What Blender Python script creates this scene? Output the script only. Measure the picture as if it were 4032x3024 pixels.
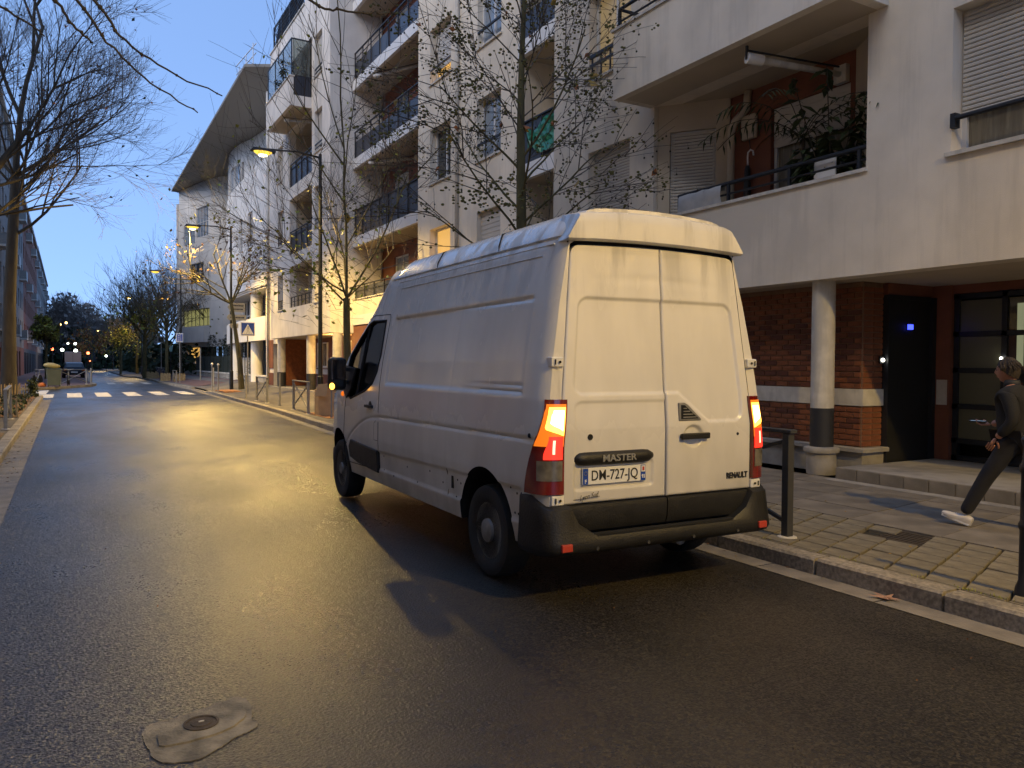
import bpy, bmesh, math, random
from mathutils import Vector, Matrix
R_ = math.radians
rnd = random.Random(7)
sc = bpy.context.scene
for o in list(bpy.data.objects): bpy.data.objects.remove(o)
COL = sc.collection

# ---------------------------------------------------------------- camera
cam_d = bpy.data.cameras.new('camera'); cam = bpy.data.objects.new('camera', cam_d); COL.objects.link(cam)
cam_d.sensor_width = 36.0; cam_d.lens = 27.56; cam_d.clip_start = 0.1; cam_d.clip_end = 3000
Fv = Vector((0.49325776, 0.86949165, -0.02609704)); Uv = Vector((0.00774501, 0.02560969, 0.99964202))
Rv = Fv.cross(Uv).normalized(); Uv = Rv.cross(Fv).normalized()
cam.matrix_world = Matrix((( Rv.x, Uv.x, -Fv.x, 0), (Rv.y, Uv.y, -Fv.y, 0), (Rv.z, Uv.z, -Fv.z, 1.593), (0,0,0,1)))
sc.camera = cam
# ---------------------------------------------------------------- world, sun, exposure
SUN_EL, SUN_ROT = 36.0, 250.0
w = bpy.data.worlds.new('World'); sc.world = w; w.use_nodes = True
nt = w.node_tree; nt.nodes.clear()
sky = nt.nodes.new('ShaderNodeTexSky'); sky.sky_type = 'NISHITA'; sky.sun_disc = False
sky.sun_elevation = R_(SUN_EL); sky.sun_rotation = R_(SUN_ROT)
sky.air_density = 1.0; sky.dust_density = 0.2; sky.ozone_density = 4.5; sky.altitude = 0
bg = nt.nodes.new('ShaderNodeBackground'); bg.inputs['Strength'].default_value = 0.077
ow = nt.nodes.new('ShaderNodeOutputWorld')
# even dusk sky: look the sky colour up well above the horizon everywhere
wtc = nt.nodes.new('ShaderNodeTexCoord'); wsp = nt.nodes.new('ShaderNodeSeparateXYZ'); wcb = nt.nodes.new('ShaderNodeCombineXYZ')
wma = nt.nodes.new('ShaderNodeMath'); wma.operation = 'ABSOLUTE'; wad = nt.nodes.new('ShaderNodeMath'); wad.operation = 'MULTIPLY_ADD'; wad.inputs[1].default_value = 1.0; wad.inputs[2].default_value = .42
nt.links.new(wtc.outputs['Generated'], wsp.inputs[0]); nt.links.new(wsp.outputs['X'], wcb.inputs['X']); nt.links.new(wsp.outputs['Y'], wcb.inputs['Y'])
nt.links.new(wsp.outputs['Z'], wma.inputs[0]); nt.links.new(wma.outputs[0], wad.inputs[0]); nt.links.new(wad.outputs[0], wcb.inputs['Z']); nt.links.new(wcb.outputs[0], sky.inputs['Vector'])
whs = nt.nodes.new('ShaderNodeHueSaturation'); whs.inputs['Saturation'].default_value = .95
nt.links.new(sky.outputs[0], whs.inputs['Color']); nt.links.new(whs.outputs[0], bg.inputs[0]); nt.links.new(bg.outputs[0], ow.inputs[0])
sd = bpy.data.lights.new('sun', 'SUN'); sd.energy = 0.34; sd.angle = R_(38); sd.color = (1, .86, .68)
so = bpy.data.objects.new('sun', sd); COL.objects.link(so)
so.rotation_euler = Vector((-math.sin(R_(SUN_ROT))*math.cos(R_(SUN_EL)), -math.cos(R_(SUN_ROT))*math.cos(R_(SUN_EL)), -math.sin(R_(SUN_EL)))).to_track_quat('-Z','Y').to_euler()
sc.view_settings.view_transform = 'Standard'; sc.view_settings.look = 'None'
sc.view_settings.exposure = 2.5; sc.view_settings.gamma = 1.0; sc.view_settings.use_curve_mapping = False
sc.render.engine = 'CYCLES'

# ---------------------------------------------------------------- materials
def M(name, col, rough=.6, metal=0.0, var=0.0, vs=3.0, bump=0.0, bs=40.0, spec=None, coat=0.0, stretch=None, var2=0.0, vs2=.4, streak=0.0):
    m = bpy.data.materials.new(name); m.use_nodes = True; n = m.node_tree; b = n.nodes['Principled BSDF']
    b.inputs['Base Color'].default_value = (*col, 1); b.inputs['Roughness'].default_value = rough
    b.inputs['Metallic'].default_value = metal
    if spec is not None: b.inputs['Specular IOR Level'].default_value = spec
    if coat: b.inputs['Coat Weight'].default_value = coat; b.inputs['Coat Roughness'].default_value = .08
    tc = n.nodes.new('ShaderNodeTexCoord')
    src = tc.outputs['Object']
    if stretch:
        mp = n.nodes.new('ShaderNodeMapping'); mp.inputs['Scale'].default_value = stretch
        n.links.new(src, mp.inputs[0]); src = mp.outputs[0]
    if var:
        t = n.nodes.new('ShaderNodeTexNoise'); t.inputs['Scale'].default_value = vs; t.inputs['Detail'].default_value = 6
        n.links.new(src, t.inputs['Vector'])
        fac = t.outputs['Fac']
        if var2:
            t2 = n.nodes.new('ShaderNodeTexNoise'); t2.inputs['Scale'].default_value = vs2; t2.inputs['Detail'].default_value = 3
            n.links.new(tc.outputs['Object'], t2.inputs['Vector'])
            mx = n.nodes.new('ShaderNodeMath'); mx.operation = 'MULTIPLY_ADD'; mx.inputs[1].default_value = var2/var
            ad = n.nodes.new('ShaderNodeMath'); ad.operation = 'SUBTRACT'; ad.inputs[1].default_value = .5*var2/var
            n.links.new(t2.outputs['Fac'], mx.inputs[0]); n.links.new(fac, mx.inputs[2]); n.links.new(mx.outputs[0], ad.inputs[0]); fac = ad.outputs[0]
        if streak:
            mp3 = n.nodes.new('ShaderNodeMapping'); mp3.inputs['Scale'].default_value = (2.2,2.2,.16); n.links.new(tc.outputs['Object'], mp3.inputs[0])
            t3 = n.nodes.new('ShaderNodeTexNoise'); t3.inputs['Scale'].default_value = 2.4; t3.inputs['Detail'].default_value = 7; t3.inputs['Roughness'].default_value = .65; n.links.new(mp3.outputs[0], t3.inputs['Vector'])
            m3 = n.nodes.new('ShaderNodeMapRange'); m3.inputs['From Min'].default_value = .5; m3.inputs['From Max'].default_value = .75; m3.inputs['To Min'].default_value = 0; m3.inputs['To Max'].default_value = streak; n.links.new(t3.outputs['Fac'], m3.inputs['Value'])
            s3 = n.nodes.new('ShaderNodeMath'); s3.operation = 'SUBTRACT'; n.links.new(fac, s3.inputs[0]); n.links.new(m3.outputs[0], s3.inputs[1]); fac = s3.outputs[0]
        r = n.nodes.new('ShaderNodeValToRGB')
        r.color_ramp.elements[0].position = .3; r.color_ramp.elements[1].position = .7
        r.color_ramp.elements[0].color = (*[max(0, c*(1-var)) for c in col], 1)
        r.color_ramp.elements[1].color = (*[min(1, c*(1+var)) for c in col], 1)
        n.links.new(fac, r.inputs[0]); n.links.new(r.outputs[0], b.inputs['Base Color'])
        rr = n.nodes.new('ShaderNodeMapRange'); rr.inputs['To Min'].default_value = max(0, rough-.08); rr.inputs['To Max'].default_value = min(1, rough+.1)
        n.links.new(t.outputs['Fac'], rr.inputs['Value']); n.links.new(rr.outputs[0], b.inputs['Roughness'])
    if bump:
        t = n.nodes.new('ShaderNodeTexNoise'); t.inputs['Scale'].default_value = bs; t.inputs['Detail'].default_value = 4
        n.links.new(src, t.inputs['Vector'])
        bp = n.nodes.new('ShaderNodeBump'); bp.inputs['Strength'].default_value = bump; bp.inputs['Distance'].default_value = .01
        n.links.new(t.outputs['Fac'], bp.inputs['Height']); n.links.new(bp.outputs[0], b.inputs['Normal'])
    return m
def EM(name, col, strength, base=(.02,.02,.02)):
    m = M(name, base, .3); b = m.node_tree.nodes['Principled BSDF']
    b.inputs['Emission Color'].default_value = (*col, 1); b.inputs['Emission Strength'].default_value = strength
    return m
def GL(name, col, rough=.03, trans=0.0, metal=0.0):
    m = M(name, col, rough, metal, spec=.8); m.node_tree.nodes['Principled BSDF'].inputs['Transmission Weight'].default_value = trans
    return m
def asphalt():
    m = bpy.data.materials.new('asphalt'); m.use_nodes = True; n = m.node_tree; b = n.nodes['Principled BSDF']
    tc = n.nodes.new('ShaderNodeTexCoord')
    def noise(s, d=4, st=None):
        t = n.nodes.new('ShaderNodeTexNoise'); t.inputs['Scale'].default_value = s; t.inputs['Detail'].default_value = d
        v = tc.outputs['Object']
        if st:
            mp = n.nodes.new('ShaderNodeMapping'); mp.inputs['Scale'].default_value = st; n.links.new(v, mp.inputs[0]); v = mp.outputs[0]
        n.links.new(v, t.inputs['Vector']); return t.outputs['Fac']
    def rng(src, a, c, d, e):
        r = n.nodes.new('ShaderNodeMapRange'); r.inputs['From Min'].default_value = a; r.inputs['From Max'].default_value = c; r.inputs['To Min'].default_value = d; r.inputs['To Max'].default_value = e; n.links.new(src, r.inputs['Value']); return r.outputs[0]
    def mth(op, a, c):
        q = n.nodes.new('ShaderNodeMath'); q.operation = op
        for i,v in enumerate((a,c)):
            if isinstance(v,(int,float)): q.inputs[i].default_value = v
            else: n.links.new(v, q.inputs[i])
        return q.outputs[0]
    vo = n.nodes.new('ShaderNodeTexVoronoi'); vo.inputs['Scale'].default_value = 95; n.links.new(tc.outputs['Object'], vo.inputs['Vector'])
    sc_ = n.nodes.new('ShaderNodeSeparateColor'); n.links.new(vo.outputs['Color'], sc_.inputs[0])
    big = noise(.45, 5); tracks = noise(1.0, 4, (1.5, .06, 1)); damp = noise(.9, 5, (1, .35, 1)); fine = noise(70, 5)
    stone = mth('POWER', sc_.outputs[0], 2.2)
    v = mth('ADD', mth('MULTIPLY', stone, .62), mth('MULTIPLY', rng(big,.35,.65,0,1), .22)); v = mth('ADD', v, mth('MULTIPLY', rng(tracks,.35,.65,0,1), .16))
    # narrow crack-like repair lines
    ck = n.nodes.new('ShaderNodeTexVoronoi'); ck.feature = 'DISTANCE_TO_EDGE'; ck.inputs['Scale'].default_value = .42
    wv = n.nodes.new('ShaderNodeTexNoise'); wv.inputs['Scale'].default_value = 2.5; n.links.new(tc.outputs['Object'], wv.inputs['Vector'])
    va = n.nodes.new('ShaderNodeVectorMath'); va.operation = 'MULTIPLY_ADD'; va.inputs[1].default_value = (.5,.5,.5); n.links.new(wv.outputs['Color'], va.inputs[0]); n.links.new(tc.outputs['Object'], va.inputs[2]); n.links.new(va.outputs[0], ck.inputs['Vector'])
    crack = mth('MULTIPLY', rng(ck.outputs['Distance'], 0, .006, 1, 0), rng(big, .5, .6, 0, 1))
    r = n.nodes.new('ShaderNodeValToRGB'); r.color_ramp.elements[0].position = .05; r.color_ramp.elements[1].position = .95
    r.color_ramp.elements[0].color = (.007,.0065,.006,1); r.color_ramp.elements[1].color = (.082,.071,.055,1)
    n.links.new(mth('SUBTRACT', v, mth('MULTIPLY', crack, .3)), r.inputs[0]); n.links.new(r.outputs[0], b.inputs['Base Color'])
    ro = mth('ADD', rng(damp,.35,.65,.24,.36), mth('MULTIPLY', sc_.outputs[1], .12)); n.links.new(ro, b.inputs['Roughness'])
    b.inputs['Specular IOR Level'].default_value = .42
    # every stone chip has its own small tilt
    geo = n.nodes.new('ShaderNodeNewGeometry'); sb = n.nodes.new('ShaderNodeVectorMath'); sb.operation = 'SUBTRACT'; sb.inputs[1].default_value = (.5,.5,.5); n.links.new(vo.outputs['Color'], sb.inputs[0])
    mu = n.nodes.new('ShaderNodeVectorMath'); mu.operation = 'MULTIPLY'; mu.inputs[1].default_value = (.30,.30,0); n.links.new(sb.outputs[0], mu.inputs[0])
    ad = n.nodes.new('ShaderNodeVectorMath'); ad.operation = 'ADD'; n.links.new(geo.outputs['Normal'], ad.inputs[0]); n.links.new(mu.outputs[0], ad.inputs[1])
    nm = n.nodes.new('ShaderNodeVectorMath'); nm.operation = 'NORMALIZE'; n.links.new(ad.outputs[0], nm.inputs[0])
    b2 = n.nodes.new('ShaderNodeBump'); b2.inputs['Strength'].default_value = .6; b2.inputs['Distance'].default_value = .01
    n.links.new(fine, b2.inputs['Height']); n.links.new(nm.outputs[0], b2.inputs['Normal']); n.links.new(b2.outputs[0], b.inputs['Normal'])
    return m
MT = dict(
 asphalt=asphalt(),
 ground=M('earth', (.05,.045,.04), .9, var=.3, vs=2),
 walk=M('sidewalk_asphalt', (.13,.12,.11), .8, var=.25, vs=1.2, bump=.4, bs=60, var2=.3, vs2=.25),
 concrete=M('concrete', (.3,.28,.25), .8, var=.22, vs=5, bump=.4, bs=45, var2=.3, vs2=.8),
 gutter=M('gutter_concrete', (.2,.18,.155), .75, var=.3, vs=4, bump=.4, bs=50),
 granite=M('granite', (.28,.245,.19), .75, var=.4, vs=35, bump=.5, bs=60, var2=.3, vs2=1.3),
 paver=M('paver_concrete', (.19,.165,.115), .75, var=.25, vs=12, bump=.4, bs=70, var2=.25, vs2=2),
 flag=M('flagstone', (.2,.175,.14), .75, var=.3, vs=3, bump=.35, bs=50, var2=.3, vs2=.7),
 joint=M('joint_dirt', (.02,.018,.013), .95, var=.4, vs=30),
 redsoil=M('red_soil', (.35,.16,.06), .9, var=.3, vs=10, bump=.5, bs=40),
 redwalk=M('reddish_asphalt', (.14,.08,.07), .85, var=.25, vs=2, bump=.3, bs=50),
 paint=M('road_paint', (.62,.58,.5), .6, var=.2, vs=8, bump=.2, bs=60),
 plaster=M('cream_plaster', (.73,.66,.55), .85, var=.10, vs=1.5, bump=.35, bs=110, var2=.1, streak=.35, vs2=.35),
 plaster2=M('pale_plaster', (.74,.69,.62), .85, var=.10, vs=1.5, bump=.3, bs=110, var2=.1, streak=.35, vs2=.35),
 modern=M('modern_white_render', (.72,.69,.64), .75, var=.09, vs=.8, bump=.1, bs=50, var2=.1, vs2=.2),
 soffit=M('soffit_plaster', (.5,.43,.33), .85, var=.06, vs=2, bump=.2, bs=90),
 white=M('white_paint', (.72,.72,.72), .5, var=.04, vs=5),
 coping=M('white_stone', (.58,.55,.49), .7, var=.16, vs=6, bump=.15, bs=50, streak=.5),
 red=M('red_render', (.2,.075,.045), .85, var=.15, vs=3, bump=.25, bs=60),
 brick=M('brick_clay', (.2,.066,.028), .85, var=.3, vs=9, bump=.4, bs=70),
 mortar=M('mortar', (.22,.13,.08), .9, var=.2, vs=10),
 slabd=M('roof_soffit_metal', (.2,.18,.15), .6, var=.06, vs=.6),
 metal=M('dark_metal', (.025,.028,.035), .45, .3, var=.15, vs=8),
 panel=M('dark_balcony_panel', (.035,.038,.05), .35, .0, var=.1, vs=3),
 postm=M('grey_painted_metal', (.24,.235,.22), .45, .3, var=.15, vs=9),
 darkrender=M('dark_grey_render', (.2,.19,.18), .85, var=.1, vs=1), postd=M('dark_grey_metal', (.055,.055,.055), .5, .2, var=.15, vs=9), greycol=M('dark_grey_paint', (.022,.023,.028), .6, var=.12, vs=6),
 lamppole=M('lamp_pole_metal', (.035,.037,.035), .3, .5, var=.1, vs=5),
 shutter=M('shutter_pvc', (.52,.49,.44), .5, var=.06, vs=4),
 pvc=M('pvc_frame', (.62,.62,.62), .4, var=.03, vs=4),
 glass=GL('dark_window_glass', (.03,.035,.04)),
 skyglass=GL('sky_reflection_glass', (.22,.27,.33), .08),  # pale blue base colour stands in for sky reflected in the panes
 curtain=M('curtain_glass', (.16,.14,.1), .25, var=.3, vs=3, stretch=(6,6,.6)),
 lit=EM('lit_window', (1,.55,.13), .13, (.3,.2,.1)),
 litdim=EM('dim_lit_window', (1,.68,.3), .03, (.3,.25,.15)),
 litgreen=EM('greenish_lit_window', (.8,.75,.25), .045, (.2,.2,.1)),
 bark=M('bark', (.055,.045,.03), .9, var=.35, vs=6, bump=.6, bs=25, stretch=(1,1,.25)),
 bark2=M('mossy_bark', (.1,.085,.035), .9, var=.4, vs=8, bump=.6, bs=25, stretch=(1,1,.3)),
 twig=M('twig', (.085,.07,.055), .85, var=.2, vs=9),
 leafg=M('yellow_green_leaf', (.26,.27,.03), .6, var=.35, vs=4),
 leafb=M('brown_leaf', (.12,.05,.02), .7, var=.4, vs=5),
 leafo=M('orange_leaf', (.35,.12,.03), .65, var=.3, vs=5),
 leafd=M('dark_green_leaf', (.03,.045,.012), .7, var=.4, vs=4),
 leafy=M('amber_leaf', (.32,.2,.03), .6, var=.35, vs=4),
 ball=M('seed_ball', (.04,.034,.018), .9),
 moss=M('olive_seed_cluster', (.13,.12,.035), .9, var=.3, vs=6),
 stake=M('chestnut_stake', (.42,.3,.14), .8, var=.3, vs=9),
 soil=M('planting_soil', (.17,.11,.055), .95, var=.4, vs=9, bump=.6, bs=20),
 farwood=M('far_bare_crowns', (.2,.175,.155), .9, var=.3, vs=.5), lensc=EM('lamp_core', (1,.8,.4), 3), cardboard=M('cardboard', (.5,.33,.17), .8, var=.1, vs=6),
 bin=M('bin_plastic', (.08,.09,.06), .5, var=.1, vs=4),
 yellow=M('yellow_bag', (.33,.26,.09), .4, var=.1, vs=8),
 orange=M('orange_rag', (.5,.14,.03), .8, var=.3, vs=8),
 green=M('green_tarp', (.01,.16,.09), .4, var=.4, vs=6),
 sheet=M('translucent_sheet', (.38,.38,.38), .3, var=.15, vs=5),
 blue=M('sign_blue', (.01,.06,.35), .4), signw=M('sign_white', (.75,.75,.72), .4), black=M('matt_black', (.012,.012,.012), .6, var=.2, vs=9),
 signback=M('sign_cream', (.5,.47,.36), .5, var=.1, vs=6),
 hedge=M('hedge_leaf', (.02,.035,.012), .8, var=.4, vs=3),
 fencegreen=M('dark_green_fence', (.012,.02,.016), .7),
 lens=EM('lamp_lens', (1,.62,.07), .30), glow_green=EM('signal_green', (.1,1,.7), 1.0), glow_red=EM('signal_red', (1,.12,.04), 2.2),
 glow_white=EM('far_white_light', (.9,1,.85), 2), glow_amb=EM('far_amber_light', (1,.6,.2), 1.2), bluelight=EM('blue_glow', (.04,.06,1), .7), spot=EM('small_round_light', (1,.95,.8), 2),
)

# ---------------------------------------------------------------- builders
def tagp(o, label=None, cat=None, group=None, kind=None):
    if label: o['label'] = label
    if cat: o['category'] = cat
    if group: o['group'] = group
    if kind: o['kind'] = kind
    return o
def thing(name, label, cat, loc=(0,0,0), rz=0.0, group=None):
    o = bpy.data.objects.new(name, None); COL.objects.link(o); o.location = loc; o.rotation_euler = (0,0,rz); o.empty_display_size = .2
    return tagp(o, label, cat, group)
class B:
    """collects geometry, then links it as ONE mesh object"""
    def __init__(s): s.v = []; s.f = []; s.mi = []; s.cur = 0
    def add(s, vs, fs):
        k = len(s.v); s.v += [tuple(p) for p in vs]; s.f += [tuple(i+k for i in f) for f in fs]; s.mi += [s.cur]*len(fs); return s
    def box(s, x0, x1, y0, y1, z0, z1, skip=''):
        v = [(x0,y0,z0),(x1,y0,z0),(x1,y1,z0),(x0,y1,z0),(x0,y0,z1),(x1,y0,z1),(x1,y1,z1),(x0,y1,z1)]
        return s.add(v, [(0,3,2,1),(4,5,6,7),(0,1,5,4),(1,2,6,5),(2,3,7,6),(3,0,4,7)])
    def bev(s, x0, x1, y0, y1, z0, z1, b=.01):
        # box with a chamfered top edge
        v = [(x0,y0,z0),(x1,y0,z0),(x1,y1,z0),(x0,y1,z0),(x0,y0,z1-b),(x1,y0,z1-b),(x1,y1,z1-b),(x0,y1,z1-b),
             (x0+b,y0+b,z1),(x1-b,y0+b,z1),(x1-b,y1-b,z1),(x0+b,y1-b,z1)]
        return s.add(v, [(0,3,2,1),(0,1,5,4),(1,2,6,5),(2,3,7,6),(3,0,4,7),(4,5,9,8),(5,6,10,9),(6,7,11,10),(7,4,8,11),(8,9,10,11)])
    def prism(s, poly, z0, z1):
        n = len(poly); v = [(p[0],p[1],z0) for p in poly]+[(p[0],p[1],z1) for p in poly]
        return s.add(v, [tuple(range(n-1,-1,-1)), tuple(range(n,2*n))]+[(i,(i+1)%n,(i+1)%n+n,i+n) for i in range(n)])
    def ext(s, pts, d):
        # polygon given in 3D, extruded by vector d
        n = len(pts); v = [tuple(p) for p in pts]+[tuple(Vector(p)+Vector(d)) for p in pts]
        return s.add(v, [tuple(range(n-1,-1,-1)), tuple(range(n,2*n))]+[(i,(i+1)%n,(i+1)%n+n,i+n) for i in range(n)])
    def bar(s, a, b, w, h=None):
        # rectangular bar from a to b
        h = h or w; a = Vector(a); b = Vector(b); d = (b-a).normalized()
        u = d.cross(Vector((0,0,1)));
        if u.length < .05: u = Vector((1,0,0))
        u.normalize(); t = u.cross(d).normalized()
        c = [u*w/2+t*h/2, -u*w/2+t*h/2, -u*w/2-t*h/2, u*w/2-t*h/2]
        return s.add([a+q for q in c]+[b+q for q in c], [(0,1,2,3),(7,6,5,4),(0,4,5,1),(1,5,6,2),(2,6,7,3),(3,7,4,0)])
    def tube(s, pts, rad, n=8, cap=True):
        pts = [Vector(p) for p in pts]; m = len(pts)
        if not hasattr(rad, '__len__'): rad = [rad]*m
        vs = []; up = None
        for i, p in enumerate(pts):
            d = (pts[min(i+1,m-1)]-pts[max(i-1,0)]); d = d.normalized() if d.length > 1e-9 else Vector((0,0,1))
            if up is None: up = d.cross(Vector((.31,.95,.1))).normalized()
            up = (up-d*up.dot(d)); up = up.normalized() if up.length > 1e-6 else d.orthogonal().normalized()
            q = d.cross(up)
            for k in range(n):
                a = 2*math.pi*k/n; vs.append(p+(up*math.cos(a)+q*math.sin(a))*rad[i])
        fs = [(i*n+k, i*n+(k+1)%n, (i+1)*n+(k+1)%n, (i+1)*n+k) for i in range(m-1) for k in range(n)]
        if cap: fs += [tuple(range(n-1,-1,-1)), tuple(range((m-1)*n, m*n))]
        return s.add(vs, fs)
    def lathe(s, prof, c=(0,0,0), n=20, axis='z', a0=0, a1=2*math.pi):
        full = abs(a1-a0-2*math.pi) < 1e-6; k = n if full else n+1; vs = []
        for r, h in prof:
            for i in range(k):
                a = a0+(a1-a0)*i/n; x, y = r*math.cos(a), r*math.sin(a)
                if axis == 'z': q = (x, y, h)
                elif axis == 'y': q = (x, h, y)
                else: q = (h, x, y)
                vs.append((c[0]+q[0], c[1]+q[1], c[2]+q[2]))
        m = len(prof); fs = []
        for j in range(m-1):
            for i in range(n):
                i2 = (i+1) % k
                fs.append((j*k+i, j*k+i2, (j+1)*k+i2, (j+1)*k+i))
        if full:
            if prof[0][0] > 1e-5: fs.append(tuple(range(k-1,-1,-1)))
            if prof[-1][0] > 1e-5: fs.append(tuple(range((m-1)*k, m*k)))
        return s.add(vs, fs)
    def ball(s, c, r, n=8, sz=1.0):
        m = max(4, n//2); prof = [(r*math.sin(math.pi*i/m), -r*sz*math.cos(math.pi*i/m)) for i in range(m+1)]
        prof[0] = (1e-6, prof[0][1]); prof[-1] = (1e-6, prof[-1][1])
        return s.lathe(prof, c, n)
    def build(s, name, mat, parent=None, world=True, smooth=False, kind=None, label=None, bevel=0, merge=False, autos=None):
        me = bpy.data.meshes.new(name)
        vs = s.v
        if parent is not None and world:
            r = parent
            while r.parent: r = r.parent
            L = r.location; vs = [(a-L.x, b-L.y, c-L.z) for a, b, c in vs]
        me.from_pydata(vs, [], s.f)
        mats = mat if isinstance(mat, (list, tuple)) else [mat]
        for q in mats: me.materials.append(MT[q] if isinstance(q, str) else q)
        if len(mats) > 1: me.polygons.foreach_set('material_index', s.mi)
        bm = bmesh.new(); bm.from_mesh(me)
        if merge: bmesh.ops.remove_doubles(bm, verts=bm.verts, dist=1e-5)
        bmesh.ops.recalc_face_normals(bm, faces=bm.faces); bm.to_mesh(me); bm.free()
        if smooth: me.polygons.foreach_set('use_smooth', [True]*len(me.polygons))
        if autos: me.set_sharp_from_angle(angle=R_(autos))
        me.update()
        o = bpy.data.objects.new(name, me); COL.objects.link(o)
        if parent is not None: o.parent = parent
        if bevel:
            md = o.modifiers.new('bevel', 'BEVEL'); md.width = bevel; md.segments = 2; md.limit_method = 'ANGLE'
        if kind: o['kind'] = kind
        if label: o['label'] = label
        return o
def inst(o, parent, loc=None, rot=None):
    c = o.copy(); COL.objects.link(c); c.parent = parent
    if loc is not None: c.location = loc
    if rot is not None: c.rotation_euler = rot
    return c
def copy_tree(root, loc, rz=None, label=None):
    r = root.copy(); COL.objects.link(r); r.location = loc
    if rz is not None: r.rotation_euler = (0,0,rz)
    if label: r['label'] = label
    for ch in root.children:
        c = ch.copy(); COL.objects.link(c); c.parent = r
        for g in ch.children:
            d = g.copy(); COL.objects.link(d); d.parent = c
    return r
def text_mesh(name, body, size, mat, parent, mtx, extrude=.002, offset=0.0, xs=1.0, shear=0.0):
    cu = bpy.data.curves.new(name, 'FONT'); cu.body = body; cu.size = size; cu.extrude = extrude; cu.offset = offset; cu.shear = shear
    cu.align_x = 'CENTER'; cu.align_y = 'CENTER'; cu.resolution_u = 3
    to = bpy.data.objects.new(name+'_tmp', cu)
    COL.objects.link(to); dg = bpy.context.evaluated_depsgraph_get()
    me = bpy.data.meshes.new_from_object(to.evaluated_get(dg)); bpy.data.objects.remove(to)
    me.transform(mtx @ Matrix.Diagonal((xs,1,1,1))); me.materials.clear(); me.materials.append(MT[mat] if isinstance(mat, str) else mat)
    o = bpy.data.objects.new(name, me); COL.objects.link(o); o.parent = parent
    return o
# ================================================================ setting
def struct(name, bld, mat, **k): return bld.build(name, mat, None, kind='structure', **k)
def lerp_poly(P, y):
    for (x0,y0),(x1,y1) in zip(P, P[1:]):
        if y0 <= y <= y1: return x0+(x1-x0)*(y-y0)/(y1-y0)
    return P[0][0] if y < P[0][1] else P[-1][0]
KR = [(4.92,-12),(4.92,5),(5.3,18),(5.68,25),(5.8,30),(6.05,39),(6.2,47),(6.1,55),(5.9,64),(6.0,70),(5.6,90),(5.9,130),(6.4,320)]
KL = [(-.9,-12),(-.9,38.2)]
KL2 = [(1.55,60),(1.5,66),(2.6,130),(5.0,320)]
b = B(); b.add([(-900,-300,-.03),(900,-300,-.03),(900,2500,-.03),(-900,2500,-.03)], [(0,1,2,3)]); struct('ground', b, 'ground')
b = B()
ys = [-12,5,18,25,30,38.2]
for y0, y1 in zip(ys, ys[1:]):
    b.add([(-.9,y0,0),(lerp_poly(KR,y0),y0,0),(lerp_poly(KR,y1),y1,0),(-.9,y1,0)], [(0,1,2,3)])
ys = [38.2,47,55,60]
for y0, y1 in zip(ys, ys[1:]):
    b.add([(-30,y0,0),(lerp_poly(KR,y0),y0,0),(lerp_poly(KR,y1),y1,0),(-30,y1,0)], [(0,1,2,3)])
ys = [60,64,66,70,90,130,320]
for y0, y1 in zip(ys, ys[1:]):
    b.add([(lerp_poly(KL2,y0),y0,0),(lerp_poly(KR,y0),y0,0),(lerp_poly(KR,y1),y1,0),(lerp_poly(KL2,y1),y1,0)], [(0,1,2,3)])
road = struct('road', b, 'asphalt')
# gutters
b = B()
def strip(bld, P, o0, o1, y0, y1, z, step=1.0):
    y = y0
    while y < y1-1e-6:
        yn = min(y+step, y1)
        bld.add([(lerp_poly(P,y)+o0,y,z),(lerp_poly(P,y)+o1,y,z),(lerp_poly(P,yn)+o1,yn,z),(lerp_poly(P,yn)+o0,yn,z)], [(0,1,2,3)]); y = yn
for k in range(60):
    y = -4+k*1.05
    if y > 56: break
    strip(b, KR, -.22, 0, y, y+1.035, .005, 1.05)
for k in range(42):
    y = -4+k*1.0+.02
    if y > 37: break
    strip(b, KL, 0, .33, y, y+.985, .005, 1.0)
b.build('gutter', 'gutter', None, kind='structure')
# sidewalk right: base + kerb stones, pavers, flagstones
sw = thing('sidewalk', None, None); sw['kind'] = 'structure'
b = B()
def grd(x, y):
    if y < 24: return .13
    return .13+max(0, min(1, (x-6.8)/2.0))*.33*min(1, (y-24)/3)
ys = list(range(10,84,2)); xs = [0.0,.8,1.6,2.4,3.2,5,8]
for y0, y1 in zip(ys, ys[1:]):
    for a0, a1 in zip(xs, xs[1:]):
        q = []
        for (a,y) in ((a0,y0),(a1,y0),(a1,y1),(a0,y1)):
            x = lerp_poly(KR,y)+.17+a; q.append((x,y,grd(x,y)))
        b.add(q, [(0,1,2,3)])
b.build('walkway', 'walk', sw, kind='stuff')
b = B(); b.add([(5.09,-12,.1),(8.7,-12,.1),(8.7,10.0,.1),(5.09,10.0,.1)], [(0,1,2,3)]); b.build('joint_bed', 'joint', sw, kind='stuff')
b = B(); b.add([(5.0,84,.1),(14,84,.1),(16,320,.1),(6.57,320,.1)], [(0,1,2,3)]); b.build('far_walkway', 'walk', sw, kind='stuff')
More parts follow.
